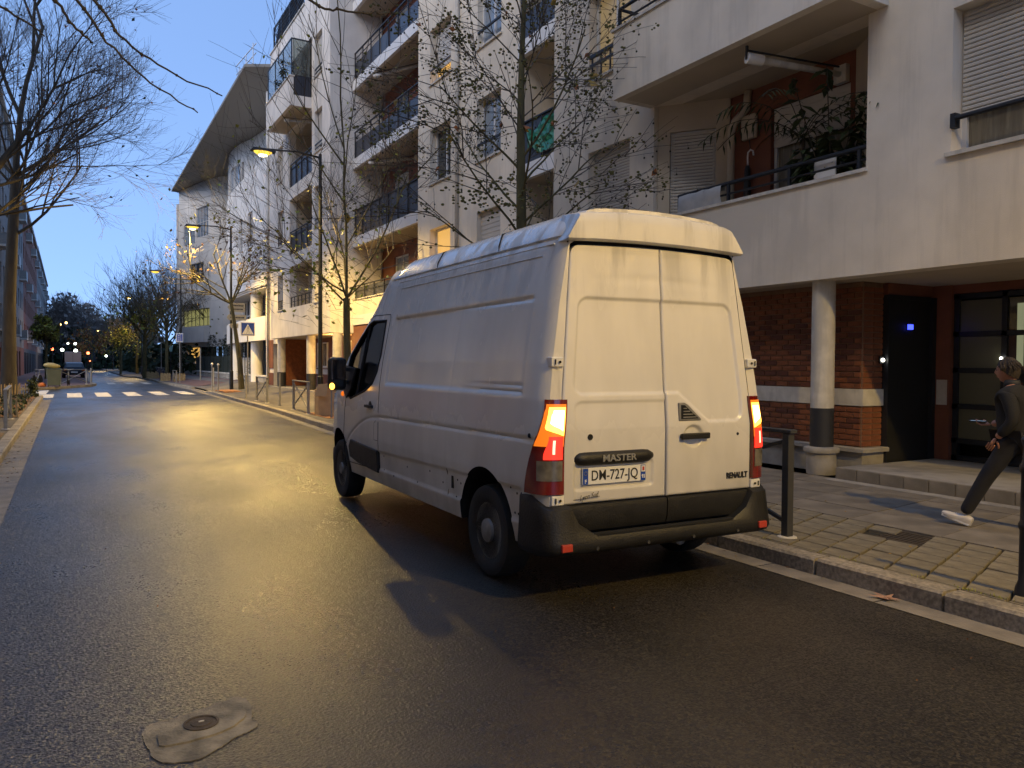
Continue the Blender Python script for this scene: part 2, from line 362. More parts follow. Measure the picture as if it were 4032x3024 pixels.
# kerb stones one by one near, joined far
y = -3.0; n = 0
while y < 34:
    L = 1.0 if y < 4 else 1.02
    x0, x1 = lerp_poly(KR, y+.02), lerp_poly(KR, y+L-.012)
    h = .13+rnd.uniform(-.004,.004)
    kb = B(); c = .018; o2 = rnd.uniform(-.004,.004)
    prof = [(0,-.05),(0,h-c),(c,h),(.165,h),(.165,-.05)]
    vs = [(x0+p+o2, y+.012-.07*p/.17*0, z) for p, z in prof]+[(x1+p+o2, y+L-.012, z) for p, z in prof]
    kb.add(vs, [(0,1,2,3,4),(9,8,7,6,5),(0,5,6,1),(1,6,7,2),(2,7,8,3),(3,8,9,4)])
    kb.build('kerb_stone', 'granite', sw); y += L
b = B()
while y < 300:
    L = 1.5 if y < 80 else 10
    x0, x1 = lerp_poly(KR, y), lerp_poly(KR, y+L-.02); h = .13 if not 41 < y < 47 else .05
    b.add([(x0,y,-.05),(x0,y,h),(x0+.17,y,h),(x0+.17,y,-.05),(x1,y+L-.02,-.05),(x1,y+L-.02,h),(x1+.17,y+L-.02,h),(x1+.17,y+L-.02,-.05)],
          [(0,1,2,3),(7,6,5,4),(0,4,5,1),(1,5,6,2),(2,6,7,3)]); y += L
b.build('far_kerb', 'granite', sw, kind='stuff')
# paving blocks in oblique courses (row direction leans like the joints in the photo)
rows = []
pb = B(); dx, dy = .205, .072
pm = None
for j in range(31):
    for i in range(6):
        x = 5.12+i*.228; yy = 1.0+j*.285+i*.081
        if yy > 9.7: continue
        if 5.92 < x+.1 < 6.5 and 3.84 < yy+.13 < 4.36: continue
        kx = min(dx, 6.47-x)
        q = [(0,0),(dx,dy),(dx,dy+.262),(0,.262)]
        if pm is None:
            kb = B(); c = .006
            vs = [(p[0],p[1],-.03) for p in q]+[(p[0],p[1],.006) for p in q]+[(p[0]*.95+dx*.025,p[1]*.97+.006,.012) for p in q]
            kb.add(vs, [(0,1,5,4),(1,2,6,5),(2,3,7,6),(3,0,4,7),(4,5,9,8),(5,6,10,9),(6,7,11,10),(7,4,8,11),(8,9,10,11)])
            pm = kb.build('paving_block', 'paver', sw); o = pm
        else: o = inst(pm, sw)
        o.location = (x, yy, .122+rnd.uniform(-.003,.003)); o.rotation_euler = (rnd.uniform(-.008,.008), rnd.uniform(-.008,.008), rnd.uniform(-.006,.006))
# half blocks against the kerb
b = B()
for j in range(26):
    y0 = 1.0+j*.285
    b.box(5.09,5.113,y0,y0+.262,.08,.128)
b.build('edge_block', 'paver', sw, kind='stuff')
# flagstones
fm = None
for j in range(12):
    for i in range(4):
        x = 6.5+i*.54; yy = -.5+j*.9+i*.09
        if yy > 9: continue
        if i == 3: wdt = .48
        if fm is None:
            kb = B(); q = [(0,0),(.53,.088),(.53,.978),(0,.89)]
            kb.add([(p[0],p[1],-.04) for p in q]+[(p[0],p[1],0) for p in q], [(0,1,5,4),(1,2,6,5),(2,3,7,6),(3,0,4,7),(4,5,6,7)])
            fm = kb.build('flagstone', 'flag', sw); o = fm
        else: o = inst(fm, sw)
        o.location = (x, yy, .131+rnd.uniform(-.002,.002))
# drain opening in the paving
dr = thing('drain_cover', 'rusty rectangular drain cover sunk in the sidewalk blocks beside the walking person', 'drain cover', (6.2,4.1,.12))
b = B(); b.box(-.24,.28,-.26,.24,-.015,-.005); b.build('recess', 'joint', dr, world=False)
MT['rust'] = M('rusty_iron', (.06,.045,.03), .8, var=.4, vs=25, bump=.5, bs=60)
for k in range(8):
    b = B(); b.box(-.21+k*.06,-.175+k*.06,-.23,.21,-.005,.004); b.build('grate_bar', 'rust', dr, world=False)
# granite border in front of the entrance step
b = B(); b.box(8.42,8.62,-3,6.75,.1,.137); b.build('stone_border', 'concrete', sw)
# left sidewalk with planting strip
lw = thing('left_sidewalk', None, None); lw['kind'] = 'structure'
b = B(); b.add([(-8,-12,.1),(-1.07,-12,.1),(-1.07,38.2,.1),(-8,38.2,.1)], [(0,1,2,3)]); b.build('walkway', 'walk', lw, kind='stuff')
b = B()
for y0, y1 in ((24,37.6),(13,19)):
    b.add([(-1.12,y0,.125),(-1.12,y1,.125),(-2.6,y1,.15),(-2.6,y0,.15)], [(0,1,2,3)])
b.build('planting_strip', 'soil', lw, kind='stuff')
b = B()
b.add([(-1.12,19,.112),(-1.12,24,.112),(-2.6,24,.112),(-2.6,19,.112)], [(0,1,2,3)]); b.build('paved_strip', 'walk', lw)
y = -2.0
while y < 38:
    kb = B(); h = .13+rnd.uniform(-.004,.004); L = 1.2
    kb.add([(-.9,y,-.05),(-.9,y,h-.015),(-.915,y,h),(-1.08,y,h),(-1.08,y,-.05),(-.9,y+L-.015,-.05),(-.9,y+L-.015,h-.015),(-.915,y+L-.015,h),(-1.08,y+L-.015,h),(-1.08,y+L-.015,-.05)],
           [(0,1,2,3,4),(9,8,7,6,5),(0,5,6,1),(1,6,7,2),(2,7,8,3),(3,8,9,4)])
    kb.build('kerb_stone', 'granite', lw); y += L
# far side of the side street: build-out with rounded kerb
arc = [(-30,50.3),(-8,50.0),(-1.5,49.6),(-.3,51.6),(.6,53.6),(1.25,55.2),(1.62,57.4),(1.55,60)]
def island(poly, z, name, mat, parent): bb = B(); bb.prism(poly, .0, z); return bb.build(name, mat, parent)
fs_ = thing('far_sidewalk', None, None); fs_['kind'] = 'structure'
poly = arc+[(1.5,66),(2.6,130),(5,320),(-60,320),(-60,60)]
island(poly, .12, 'walkway', 'redwalk', fs_)
b = B()
inner = arc+[(1.5,66),(2.6,130),(5.0,320)]
for (x0,y0),(x1,y1) in zip(inner, inner[1:]):
    d = Vector((x1-x0,y1-y0,0)).normalized(); nrm = Vector((-d.y,d.x,0))*.2
    p = [Vector((x0,y0,0)),Vector((x1,y1,0)),Vector((x1,y1,0))+nrm,Vector((x0,y0,0))+nrm]
    o_ = -nrm*.1
    b.add([(q+o_)+Vector((0,0,-.02)) for q in p]+[(q+o_)+Vector((0,0,.145)) for q in p], [(4,5,6,7),(0,1,5,4),(1,2,6,5),(2,3,7,6),(3,0,4,7)])
b.build('kerb', 'granite', fs_)
# reddish paving on the right beyond the crossing
b = B(); b.add([(6.5,49,.137),(9.0,49,.47),(9.2,75,.47),(6.4,75,.137)], [(0,1,2,3)]); b.build('reddish_walkway', 'redwalk', sw)
# crosswalk stripes
cw = thing('road_markings', None, None); cw['kind'] = 'structure'
for x0 in (-.02,1.15,2.4,3.63,4.85):
    b = B(); b.add([(x0,38.9+x0*.35,.009),(x0+.6,38.9+x0*.35+.1,.009),(x0+.6,44.3+x0*.2,.009),(x0,44.2+x0*.2,.009)], [(0,1,2,3)]); b.build('crossing_stripe', 'paint', cw)
b = B(); b.add([(-1.06,39.0,.009),(-.55,38.8,.009),(-.55,43.0,.009),(-1.2,42.8,.009)], [(0,1,2,3)]); b.build('crossing_stripe', 'paint', cw)
b = B(); b.add([(-1.5,43.3,.009),(-.9,43.3,.009),(-.85,49.0,.009),(-1.4,47.9,.009)], [(0,1,2,3)]); b.build('crossing_stripe', 'paint', cw)
for x0 in (2.45,3.6,4.7):
    b = B(); b.add([(x0,60.3,.009),(x0+.5,60.6,.009),(x0+.5,65,.009),(x0,65,.009)], [(0,1,2,3)]); b.build('crossing_stripe', 'paint', cw)
# valve cover patch in the near road
mp = thing('manhole_patch', 'pale concrete patch with a small round valve cover in the near asphalt', 'manhole', (.49,3.6,0))
pp = [(.29,3.40),(.34,3.33),(.45,3.31),(.54,3.37),(.60,3.42),(.655,3.45),(.69,3.47),(.715,3.51),(.70,3.56),(.715,3.62),(.73,3.72),(.715,3.81),(.685,3.85),(.62,3.82),(.53,3.785),(.42,3.75),(.31,3.73),(.275,3.69),(.265,3.6),(.275,3.5)]
def rough_poly(P, k=6, a=.004, seed=3):
    r2 = random.Random(seed); out = []; n = len(P)
    for i in range(n):
        p0, p1, p2, p3 = [Vector((*P[(i+d)%n],0)) for d in (-1,0,1,2)]
        for j in range(k):
            u = j/k; q = .5*((2*p1)+(p2-p0)*u+(2*p0-5*p1+4*p2-p3)*u*u+(3*p1-p0-3*p2+p3)*u**3); out.append((q.x+r2.uniform(-a,a), q.y+r2.uniform(-a,a)))
    return out
def old_rough_poly(P, k=6, a=.012, seed=3):
    r2 = random.Random(seed); out = []
    for (x0,y0),(x1,y1) in zip(P, P[1:]+P[:1]):
        for i in range(k):
            t = i/k; out.append((x0+(x1-x0)*t+r2.uniform(-a,a), y0+(y1-y0)*t+r2.uniform(-a,a)))
    return out
MT['patch'] = M('patch_concrete', (.19,.165,.115), .75, var=.5, vs=9, bump=.7, bs=60, var2=.3, vs2=4)
b = B(); b.prism(rough_poly(pp), .001, .005); b.build('patch', 'patch', mp)
b = B(); q = [(.335,3.47),(.63,3.53),(.675,3.75),(.37,3.665)]; b.prism(rough_poly(q,8,.006,5), .002, .013); b.build('raised_slab', 'patch', mp)
b = B(); b.lathe([(0.072,.011),(.074,.018),(.064,.019),(.061,.014),(.044,.015),(.042,.019),(.0001,.02)], (.497,3.613,0), 28); b.build('valve_ring', 'rust', mp, smooth=True, autos=30)
b = B(); b.box(.487,.509,3.611,3.617,.02,.0235); b.build('slot', 'coping', mp)
# thin tar seam across the right side of the sky of asphalt: faint long transverse undulations are in the material

# ================================================================ facade tools
class Facade:
    def __init__(s, root, p0, p1, inward=None):
        s.root = root; s.p0 = Vector((*p0,0)); d = Vector((*p1,0))-s.p0; s.L = d.length; s.d = d.normalized()
        s.n = Vector((s.d.y,-s.d.x,0)) if inward is None else Vector((*inward,0)).normalized()
    def P(s, t, dep, z): q = s.p0+s.d*t+s.n*dep; return (q.x,q.y,z)
    def quadbox(s, bld, t0, t1, d0, d1, z0, z1):
        v = [s.P(t0,d0,z0),s.P(t1,d0,z0),s.P(t1,d1,z0),s.P(t0,d1,z0),s.P(t0,d0,z1),s.P(t1,d0,z1),s.P(t1,d1,z1),s.P(t0,d1,z1)]
        bld.add(v, [(0,3,2,1),(4,5,6,7),(0,1,5,4),(1,2,6,5),(2,3,7,6),(3,0,4,7)])
    def wall(s, z0, z1, holes=(), mat='plaster', depth=.28, name='wall', thick=.3):
        ts = sorted({0,s.L}|{h[0] for h in holes}|{h[1] for h in holes}); zs = sorted({z0,z1}|{h[2] for h in holes}|{h[3] for h in holes})
        bld = B()
        def inh(t, z): return any(h[0]<t<h[1] and h[2]<z<h[3] for h in holes)
        for t0, t1 in zip(ts, ts[1:]):
            run = None
            for za, zb in zip(zs, zs[1:]):
                if not inh((t0+t1)/2, (za+zb)/2):
                    bld.add([s.P(t0,0,za),s.P(t1,0,za),s.P(t1,0,zb),s.P(t0,0,zb)], [(0,1,2,3)])
                    bld.add([s.P(t0,thick,za),s.P(t1,thick,za),s.P(t1,thick,zb),s.P(t0,thick,zb)], [(0,3,2,1)])
        for h in holes:
            dd = max(depth, thick)
            bld.add([s.P(h[0],0,h[2]),s.P(h[0],dd,h[2]),s.P(h[0],dd,h[3]),s.P(h[0],0,h[3])], [(0,1,2,3)])
            bld.add([s.P(h[1],0,h[2]),s.P(h[1],dd,h[2]),s.P(h[1],dd,h[3]),s.P(h[1],0,h[3])], [(0,3,2,1)])
            bld.add([s.P(h[0],0,h[3]),s.P(h[1],0,h[3]),s.P(h[1],dd,h[3]),s.P(h[0],dd,h[3])], [(0,1,2,3)])
            bld.add([s.P(h[0],0,h[2]),s.P(h[1],0,h[2]),s.P(h[1],dd,h[2]),s.P(h[0],dd,h[2])], [(0,3,2,1)])
        for t in (0, s.L): bld.add([s.P(t,0,z0),s.P(t,thick,z0),s.P(t,thick,z1),s.P(t,0,z1)], [(0,1,2,3)])
        bld.add([s.P(0,0,z0),s.P(s.L,0,z0),s.P(s.L,thick,z0),s.P(0,thick,z0)], [(0,1,2,3)])
        bld.add([s.P(0,0,z1),s.P(s.L,0,z1),s.P(s.L,thick,z1),s.P(0,thick,z1)], [(0,1,2,3)])
        return bld.build(name, mat, s.root)
    def window(s, t0, t1, z0, z1, dep=.2, kind='dark', mull=1, trans=0, frame='pvc', sill=True, rail=False, slats=False, shut=0.0, fw=.055, railz=.42):
        bld = B(); q = s.quadbox
        q(bld,t0,t0+fw,dep-.04,dep+.03,z0,z1); q(bld,t1-fw,t1,dep-.04,dep+.03,z0,z1)
        q(bld,t0+fw,t1-fw,dep-.04,dep+.03,z0,z0+fw); q(bld,t0+fw,t1-fw,dep-.04,dep+.03,z1-fw,z1)
        for i in range(mull):
            c = t0+(t1-t0)*(i+1)/(mull+1); q(bld,c-fw*.6,c+fw*.6,dep-.035,dep+.025,z0+fw,z1-fw)
        for i in range(trans):
            c = z0+(z1-z0)*(i+1)/(trans+1); q(bld,t0+fw,t1-fw,dep-.03,dep+.02,c-fw*.4,c+fw*.4)
        f = bld.build('window', frame, s.root)
        pm_ = {'dark':'glass','sky':'skyglass','curtain':'curtain','lit':'lit','dim':'litdim','green':'litgreen'}[kind]
        for i in range(mull+1):
            a = t0+fw+(t1-t0-2*fw)*i/(mull+1); c = t0+fw+(t1-t0-2*fw)*(i+1)/(mull+1)
            bld = B(); s.quadbox(bld,a+.002,c-.002,dep+.0,dep+.012,z0+fw,z1-fw); bld.build('pane', pm_, f)
        if sill:
            bld = B(); s.quadbox(bld,t0-.05,t1+.05,-.05,dep-.045,z0-.05,z0-.004); bld.build('sill', 'coping', f)
        if shut > 0:
            zb = z1-(z1-z0)*shut
            if slats:
                k = int((z1-zb)/.052); pr = None
                for i in range(k):
                    zz = z1-.03-i*.052
                    if pr is None:
                        bld = B(); m_ = [(0,-.0),( -.012,-.012),(-.012,-.036),(0,-.0475)]
                        va = [s.P(t0+.02,dep-.06+a_,zz+h_) for a_,h_ in m_]+[s.P(t1-.02,dep-.06+a_,zz+h_) for a_,h_ in m_]
                        bld.add(va, [(0,1,5,4),(1,2,6,5),(2,3,7,6),(0,4,7,3),(0,3,2,1),(4,5,6,7)])
                        pr = bld.build('shutter_slat', 'shutter', f); z_0 = zz
                    else:
                        o = inst(pr, f); o.location = (0,0,zz-z_0)
            else:
                bld = B(); k = max(2, int((z1-zb)/.11))
                for i in range(k):
                    za = zb+(z1-zb)*i/k; zc = zb+(z1-zb)*(i+1)/k
                    s.quadbox(bld,t0+.02,t1-.02,dep-.075,dep-.06,za+.012,zc-.006)
                    s.quadbox(bld,t0+.02,t1-.02,dep-.065,dep-.055,za-.006,za+.012)
                bld.build('roller_shutter', 'shutter', f)
        if rail:
            bld = B(); zr = z0+railz
            bld.bar(s.P(t0-.0,-.0+.03,zr), s.P(t1,.03,zr), .045)
            bld.bar(s.P(t0,.03,z0+.16), s.P(t1,.03,z0+.16), .025)
            k = max(2, int((t1-t0)/.45)+1)
            for i in range(k):
                t = t0+.03+(t1-t0-.06)*i/(k-1); bld.bar(s.P(t,.03,z0+.01), s.P(t,.03,zr-.02), .03)
            bld.build('window_rail', 'metal', f)
        return f
    def railing(s, t0, t1, dep, z0, h=1.0, step=.95, panel=.62, mat='metal', pm_='panel', ends=False, mid=True):
        bld = B(); k = max(2, round((t1-t0)/step)+1)
        bld.bar(s.P(t0,dep,z0+h), s.P(t1,dep,z0+h), .05, .035)
        for i in range(k):
            t = t0+.02+(t1-t0-.04)*i/(k-1); bld.bar(s.P(t,dep,z0), s.P(t,dep,z0+h-.02), .035)
        if mid: bld.bar(s.P(t0,dep,z0+h-.2), s.P(t1,dep,z0+h-.2), .022)
        f = bld.build('railing', mat, s.root)
        if panel:
            for i in range(k-1):
                a = t0+.02+(t1-t0-.04)*i/(k-1); c = t0+.02+(t1-t0-.04)*(i+1)/(k-1)
                bld = B(); s.quadbox(bld,a+.02,c-.02,dep+.02,dep+.028,z0+.04,z0+.04+panel*h); bld.build('panel', pm_, f)
        return f
# ================================================================ apartment building on the right
S = 2.93; SILL = 3.98; LINT = 5.57; FL = 3.36; SOF = 5.91; G = 2.72; TOP = 18.6
ap = thing('apartment_building', 'cream rendered apartment block with stacked balconies and red brick ground floor', 'building', (8.6, 10, .13))
X0 = 8.6
# --- near wing (the wall over the entrance, loggia column and one window column)
fa = Facade(ap, (X0,-4), (X0,13.5)); Y = lambda y: y+4
holes = [(Y(2.95),Y(5.26),SILL+k*S,LINT+k*S) for k in range(5)]
holes += [(Y(6.33),Y(10.38),3.99+k*S*1.0,SOF+k*S) for k in range(5)]
holes += [(Y(11.03),Y(12.29),SILL+k*S,LINT+k*S) for k in range(5)]
fa.wall(G, TOP, holes, depth=.3)
for k in range(5):
    fa.window(Y(2.95),Y(5.26),SILL+k*S,LINT+k*S, .24, 'curtain', mull=1, shut=.74 if k == 0 else .3, slats=(k == 0))
    if k == 0:
        bb = B(); bb.tube([fa.P(Y(5.2),-.02,SILL+.36),fa.P(Y(3.0),-.02,SILL+.36)], .028, 8); q = fa.quadbox
        q(bb,Y(5.2),Y(5.26),-.03,.06,SILL+.26,SILL+.42); bb.build('window_bar', 'metal', ap)
    fa.window(Y(11.03),Y(12.29),SILL+k*S,LINT+k*S, .22, 'dark' if k != 1 else 'dim', mull=1 if k else 0, shut=.97 if k == 0 else (0 if k == 1 else .4), slats=(k == 0), rail=False)
bb = B(); bb.bar((8.63,11.03,7.36),(8.63,12.29,7.36),.06); bb.bar((8.63,11.03,7.2),(8.63,12.29,7.2),.04)
for i in range(5): bb.bar((8.63,11.1+i*.28,6.92),(8.63,11.1+i*.28,7.34),.025)
bb.build('window_rail', 'metal', ap)
# loggias
for k in range(4):
    z = FL+k*S; zs = SOF+k*S
    bb = B(); bb.prism([(8.902,6.33),(8.902,10.36),(9.34,9.42),(11,9.4),(11,6.33)], z-.2, z); bb.build('loggia_floor', 'concrete', ap)
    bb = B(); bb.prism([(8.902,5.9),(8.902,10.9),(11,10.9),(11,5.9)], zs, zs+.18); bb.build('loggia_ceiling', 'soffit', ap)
    fw = Facade(ap, (8.66,10.34), (9.36,9.4), inward=(.8,.6))
    fw.wall(z, zs, [(.2,.95,z+.08,z+2.1)], 'soffit', depth=.1, thick=.12, name='loggia_side_wall')
    fw.window(.2,.95,z+.08,z+2.1, .1, 'dark', mull=0, shut=.98, slats=(k == 0), sill=False)
    fr = Facade(ap, (9.4,7.08), (9.4,9.42))
    fr.wall(z, zs, [(.1,1.5,z,z+2.15)], 'red', depth=.18, thick=.2, name='loggia_back_wall')
    fr.window(.1,1.5,z+.02,z+2.15, .12, 'curtain', mull=1, sill=False, shut=.28)
    bb = B(); bb.prism([(8.9,6.33),(9.4,7.1),(9.6,7.1),(9.6,6.0),(8.9,6.0)], z, zs); bb.build('loggia_pier', 'soffit', ap)
bb = B(); fa.quadbox(bb,Y(6.31),Y(9.86),-.035,.32,3.99,4.035); bb.build('parapet_coping', 'coping', ap)
# railing on the near loggia
bb = B(); bb.tube([(8.7,6.34,4.33),(8.7,9.86,4.33)], .03, 8); bb.tube([(8.7,6.34,4.17),(8.7,9.86,4.17)], .016, 6)
for y in (6.5,7.6,8.75,9.84): bb.bar((8.7,y,4.03),(8.7,y,4.33),.04)
bb.build('loggia_railing', 'metal', ap)
# projecting balconies over the loggia
for k in range(1,4):
    z0 = SOF+(k-1)*S; f2 = Facade(ap, (7.81,6.06), (7.81,10.47))
    f2.wall(z0, z0+1.1, [], 'plaster', thick=.14, name='balcony_parapet')
    bb = B()
    bb.box(7.95,8.598,6.06,6.2,z0,z0+1.1); bb.box(7.95,8.598,10.33,10.47,z0,z0+1.1); bb.build('balcony_side', 'plaster', ap)
    bb = B(); bb.box(7.95,8.598,6.2,10.33,z0,z0+.36); bb.build('balcony_slab', 'soffit', ap)
    bb = B(); bb.box(7.78,7.98,6.02,10.51,z0+1.1,z0+1.14); bb.build('balcony_coping', 'coping', ap)
    bb = B(); bb.tube([(7.88,6.1,z0+1.46),(7.88,10.4,z0+1.46),(8.55,10.4,z0+1.46)], .03, 8); bb.tube([(7.88,6.1,z0+1.26),(7.88,10.4,z0+1.26)], .018, 6)
    for y in (6.2,7.6,9.0,10.4): bb.bar((7.88,y,z0+1.13),(7.88,y,z0+1.45),.045)
    bb.build('balcony_rail', 'metal', ap)
# --- side return and recessed balcony bay between the wings
def bay(y0, y1, xf, xb, ks, mat_back, first_parapet, sidemat='plaster', panelh=.62, wins=(), zbase=G):
    f = Facade(ap, (xf,y0), (xf,y1)); L = y1-y0
    for k in ks:
        z = FL+k*S
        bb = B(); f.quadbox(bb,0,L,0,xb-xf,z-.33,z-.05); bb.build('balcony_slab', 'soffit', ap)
        bb = B(); f.quadbox(bb,0,L,-.04,.08,z-.36,z+.0); bb.build('slab_edge', 'white', ap)
        bb = B(); f.quadbox(bb,0,L,.082,xb-xf,z-.048,z-.002); bb.build('balcony_floor', 'concrete', ap)
        fb = Facade(ap, (xb,y0), (xb,y1))
        hs = [(a-y0,c-y0,z+(0 if d_ else .9),z+2.15) for a,c,d_,kd in wins]
        fb.wall(z, z+S-.33, hs, mat_back, depth=.15, thick=.2, name='bay_back_wall')
        for (a,c,d_,kd),h in zip(wins,hs): fb.window(h[0],h[1],h[2]+.01,h[3], .1, kd if kd != 'mix' else ('dim' if k == 1 else 'curtain'), mull=1, sill=False, shut=.2 if k%2 else 0)
        if k == 0 and first_parapet:
            bb = B(); f.quadbox(bb,0,L,-.02,.14,z,SILL-.04); bb.build('parapet', 'plaster', ap)
            bb = B(); f.quadbox(bb,0,L,-.06,.17,SILL-.04,SILL); bb.build('parapet_coping', 'coping', ap)
            f.railing(.05,L-.05,.06,SILL,.5,panel=.8)
        else: f.railing(.03,L-.03,.04,z,1.02,panel=panelh if k > 1 else .97, mid=(k > 1))
bay(13.5,16.4,9.45,11.0,range(0,5),'plaster',False, wins=((13.9,16.0,True,'mix'),))
bb = B(); bb.box(8.9,11.2,13.2,13.498,G,TOP); bb.build('side_wall', 'plaster', ap)
# --- middle wing
fc = Facade(ap, (9.45,16.4), (9.45,22.6)); Y = lambda y: y-16.4
cols = [(Y(20.25),Y(21.7)),(Y(17.3),Y(18.6))]
fc.wall(G-.3, TOP, [(a,c,SILL+k*S,LINT+k*S) for a,c in cols for k in range(5)])
for k in range(5):
    a,c = cols[0]
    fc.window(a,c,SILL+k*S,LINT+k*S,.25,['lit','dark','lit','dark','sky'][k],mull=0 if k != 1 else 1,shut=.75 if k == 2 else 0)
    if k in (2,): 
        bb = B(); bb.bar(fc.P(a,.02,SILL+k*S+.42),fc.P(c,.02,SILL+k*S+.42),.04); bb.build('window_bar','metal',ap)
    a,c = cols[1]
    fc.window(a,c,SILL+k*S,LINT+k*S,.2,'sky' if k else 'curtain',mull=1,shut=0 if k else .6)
    bb = B(); bb.bar(fc.P(a,.02,SILL+k*S+.42),fc.P(c,.02,SILL+k*S+.42),.05); bb.build('window_bar','metal',ap)
bb = B(); bb.tube([(9.38,19.7,G),(9.38,19.7,TOP)], .05, 8); bb.build('drainpipe', 'coping', ap, smooth=True)
bb = B(); bb.box(9.75,11.2,16.402,16.7,G,TOP); bb.build('side_wall', 'plaster', ap)
bb = B(); bb.box(9.75,10.9,22.3,22.598,G,TOP); bb.build('side_wall', 'plaster', ap)
# --- balcony bay in front of the red render
bay(22.6,28.85,9.45,10.6,range(0,5),'red',True, wins=((23.4,25.2,True,'dark'),(26.2,27.6,True,'sky')))
bb = B(); bb.box(8.852,11,28.86,29.1,G,TOP); bb.build('side_wall', 'plaster2', ap)
bb = B(); bb.tube([(10.5,28.76,3.4),(10.5,28.76,TOP)], .05, 8); bb.build('drainpipe', 'coping', ap, smooth=True)
# --- far wing
fd = Facade(ap, (8.55,28.86), (8.55,38.6)); Y = lambda y: y-28.86
hs = []
for k in range(5): hs += [(Y(29.9),Y(30.95),SILL+k*S,LINT+k*S)] if k < 4 else []
for k in range(4): hs += [(Y(31.35),Y(35.0),(SILL if k == 0 else FL+k*S),SOF-.15+k*S)]
for k in range(4): hs += [(Y(36.2),Y(37.2),SILL+k*S,LINT+k*S)]
fd.wall(G, 16.2, hs, 'plaster2')
f3 = Facade(ap, (8.55,28.86), (8.55,32.4)); f3.wall(16.2, TOP, [], 'plaster2')
bb = B(); bb.box(8.5,8.9,32.4,38.65,16.2,16.26); bb.build('terrace_coping', 'coping', ap)
for k in range(4):
    fd.window(Y(29.9),Y(30.95),SILL+k*S,LINT+k*S,.22,'curtain',mull=0,shut=.8 if k > 1 else 0)
    bb = B(); bb.bar(fd.P(Y(29.9),.02,SILL+k*S+.3),fd.P(Y(30.95),.02,SILL+k*S+.3),.04); bb.bar(fd.P(Y(29.9),.02,SILL+k*S+.15),fd.P(Y(30.95),.02,SILL+k*S+.15),.03); bb.build('window_bar','metal',ap)
    fd.window(Y(36.2),Y(37.2),SILL+k*S,LINT+k*S,.22,'curtain',mull=0,rail=(k < 2))
    z = FL+k*S
    fb = Facade(ap, (9.35 if k == 0 else 9.9,31.0), (9.35 if k == 0 else 9.9,35.4))
    fb.wall(z, SOF+k*S-.1, [(.6,3.6,z+(.62 if k == 0 else 0),z+2.15)], 'soffit', depth=.12, thick=.2, name='loggia_back_wall')
    fb.window(.6,3.6,z+(.62 if k == 0 else .02),z+2.15,.1,'curtain',mull=1,sill=False,shut=.9 if k == 0 else .3)
    bb = B(); bb.box(8.852,9.9,31.0,35.4,z-.2,z-.01); bb.box(8.852,9.9,31.0,35.4,SOF-.15+k*S,SOF-.12+k*S+.15); bb.box(8.852,9.9,30.98,31.3,z,SOF+k*S-.16); bb.box(8.852,9.9,35.02,35.3,z,SOF+k*S-.16); bb.build('loggia_lining', 'soffit', ap)
fd.railing(Y(31.35),Y(34.9),.05,SILL,.45,step=.6,panel=0)
for k in (1,2): fd.railing(Y(31.37),Y(34.98),.05,FL+k*S,1.0,panel=.9)
# projecting box balcony with glass screen on the top storeys
f4 = Facade(ap, (7.7,31.4), (7.7,35.6)); zb = 11.72
f4.wall(zb, 12.85, [], 'plaster2', thick=.14, name='balcony_parapet')
bb = B(); bb.box(7.84,8.548,31.4,31.54,zb,zb+.42); bb.box(7.84,8.548,35.46,35.6,zb,12.85); bb.build('balcony_side', 'plaster2', ap)
bb = B(); bb.box(7.84,8.548,31.54,35.46,zb,zb+.3); bb.build('balcony_slab', 'soffit', ap)
bb = B(); bb.box(7.66,7.88,31.36,35.64,12.85,12.9); bb.build('balcony_coping', 'coping', ap)
bb = B()
for z in (12.92,14.35): bb.bar((7.78,31.45,z),(7.78,35.55,z),.045); bb.bar((7.78,31.45,z),(8.55,31.45,z),.045)
for y in (31.45,32.8,34.2,35.55): bb.bar((7.78,y,12.9),(7.78,y,14.35),.045)
for i in range(9): bb.bar((7.8+i*.09,31.45,12.15),(7.8+i*.09,31.45,12.92),.02)
gf = bb.build('glass_screen_frame', 'metal', ap)
MT['screen'] = GL('screen_glass', (.35,.4,.38), .05, .85)
bb = B(); bb.box(7.775,7.785,31.5,35.5,12.95,14.33); bb.build('screen_pane', 'screen', gf)
bb = B(); bb.box(7.82,8.5,31.445,31.455,12.95,14.33); bb.build('screen_pane', 'screen', gf)
bb = B(); bb.box(7.84,8.54,31.44,31.452,12.15,12.9); bb.build('side_panel', 'panel', gf)
# stepped left end of the far wing
fe = Facade(ap, (8.95,38.602), (8.95,40.9)); fe.wall(.2, 15.2, [(.7,1.6,SILL+k*S,LINT+k*S) for k in range(3)]+[(.25,1.25,.2,2.5)], 'plaster2')
for k in range(3): fe.window(.7,1.6,SILL+k*S,LINT+k*S,.2,'curtain',mull=0,rail=(k < 2))
bb = B(); fe.quadbox(bb,.27,1.23,.2,.26,.2,2.48); bb.build('street_door', 'black', ap)
bb = B(); bb.tube([(8.88,40.8,.3),(8.88,40.8,15.2)], .07, 8); bb.build('drainpipe', 'coping', ap, smooth=True)
bb = B(); bb.box(8.9,14,40.902,41.1,.1,15.2); bb.build('end_wall', 'plaster2', ap)
# brick facing strip on the low part of the left end
bb = B(); fe.quadbox(bb,0,.24,-.03,-.004,.2,1.05); fe.quadbox(bb,0,.24,-.03,-.004,1.28,2.7); bb.build('brick_facing', 'red', ap); bb = B(); fe.quadbox(bb,1.27,2.25,-.03,-.004,.2,1.05); fe.quadbox(bb,1.27,2.25,-.03,-.004,1.28,2.7); bb.build('brick_facing', 'red', ap)
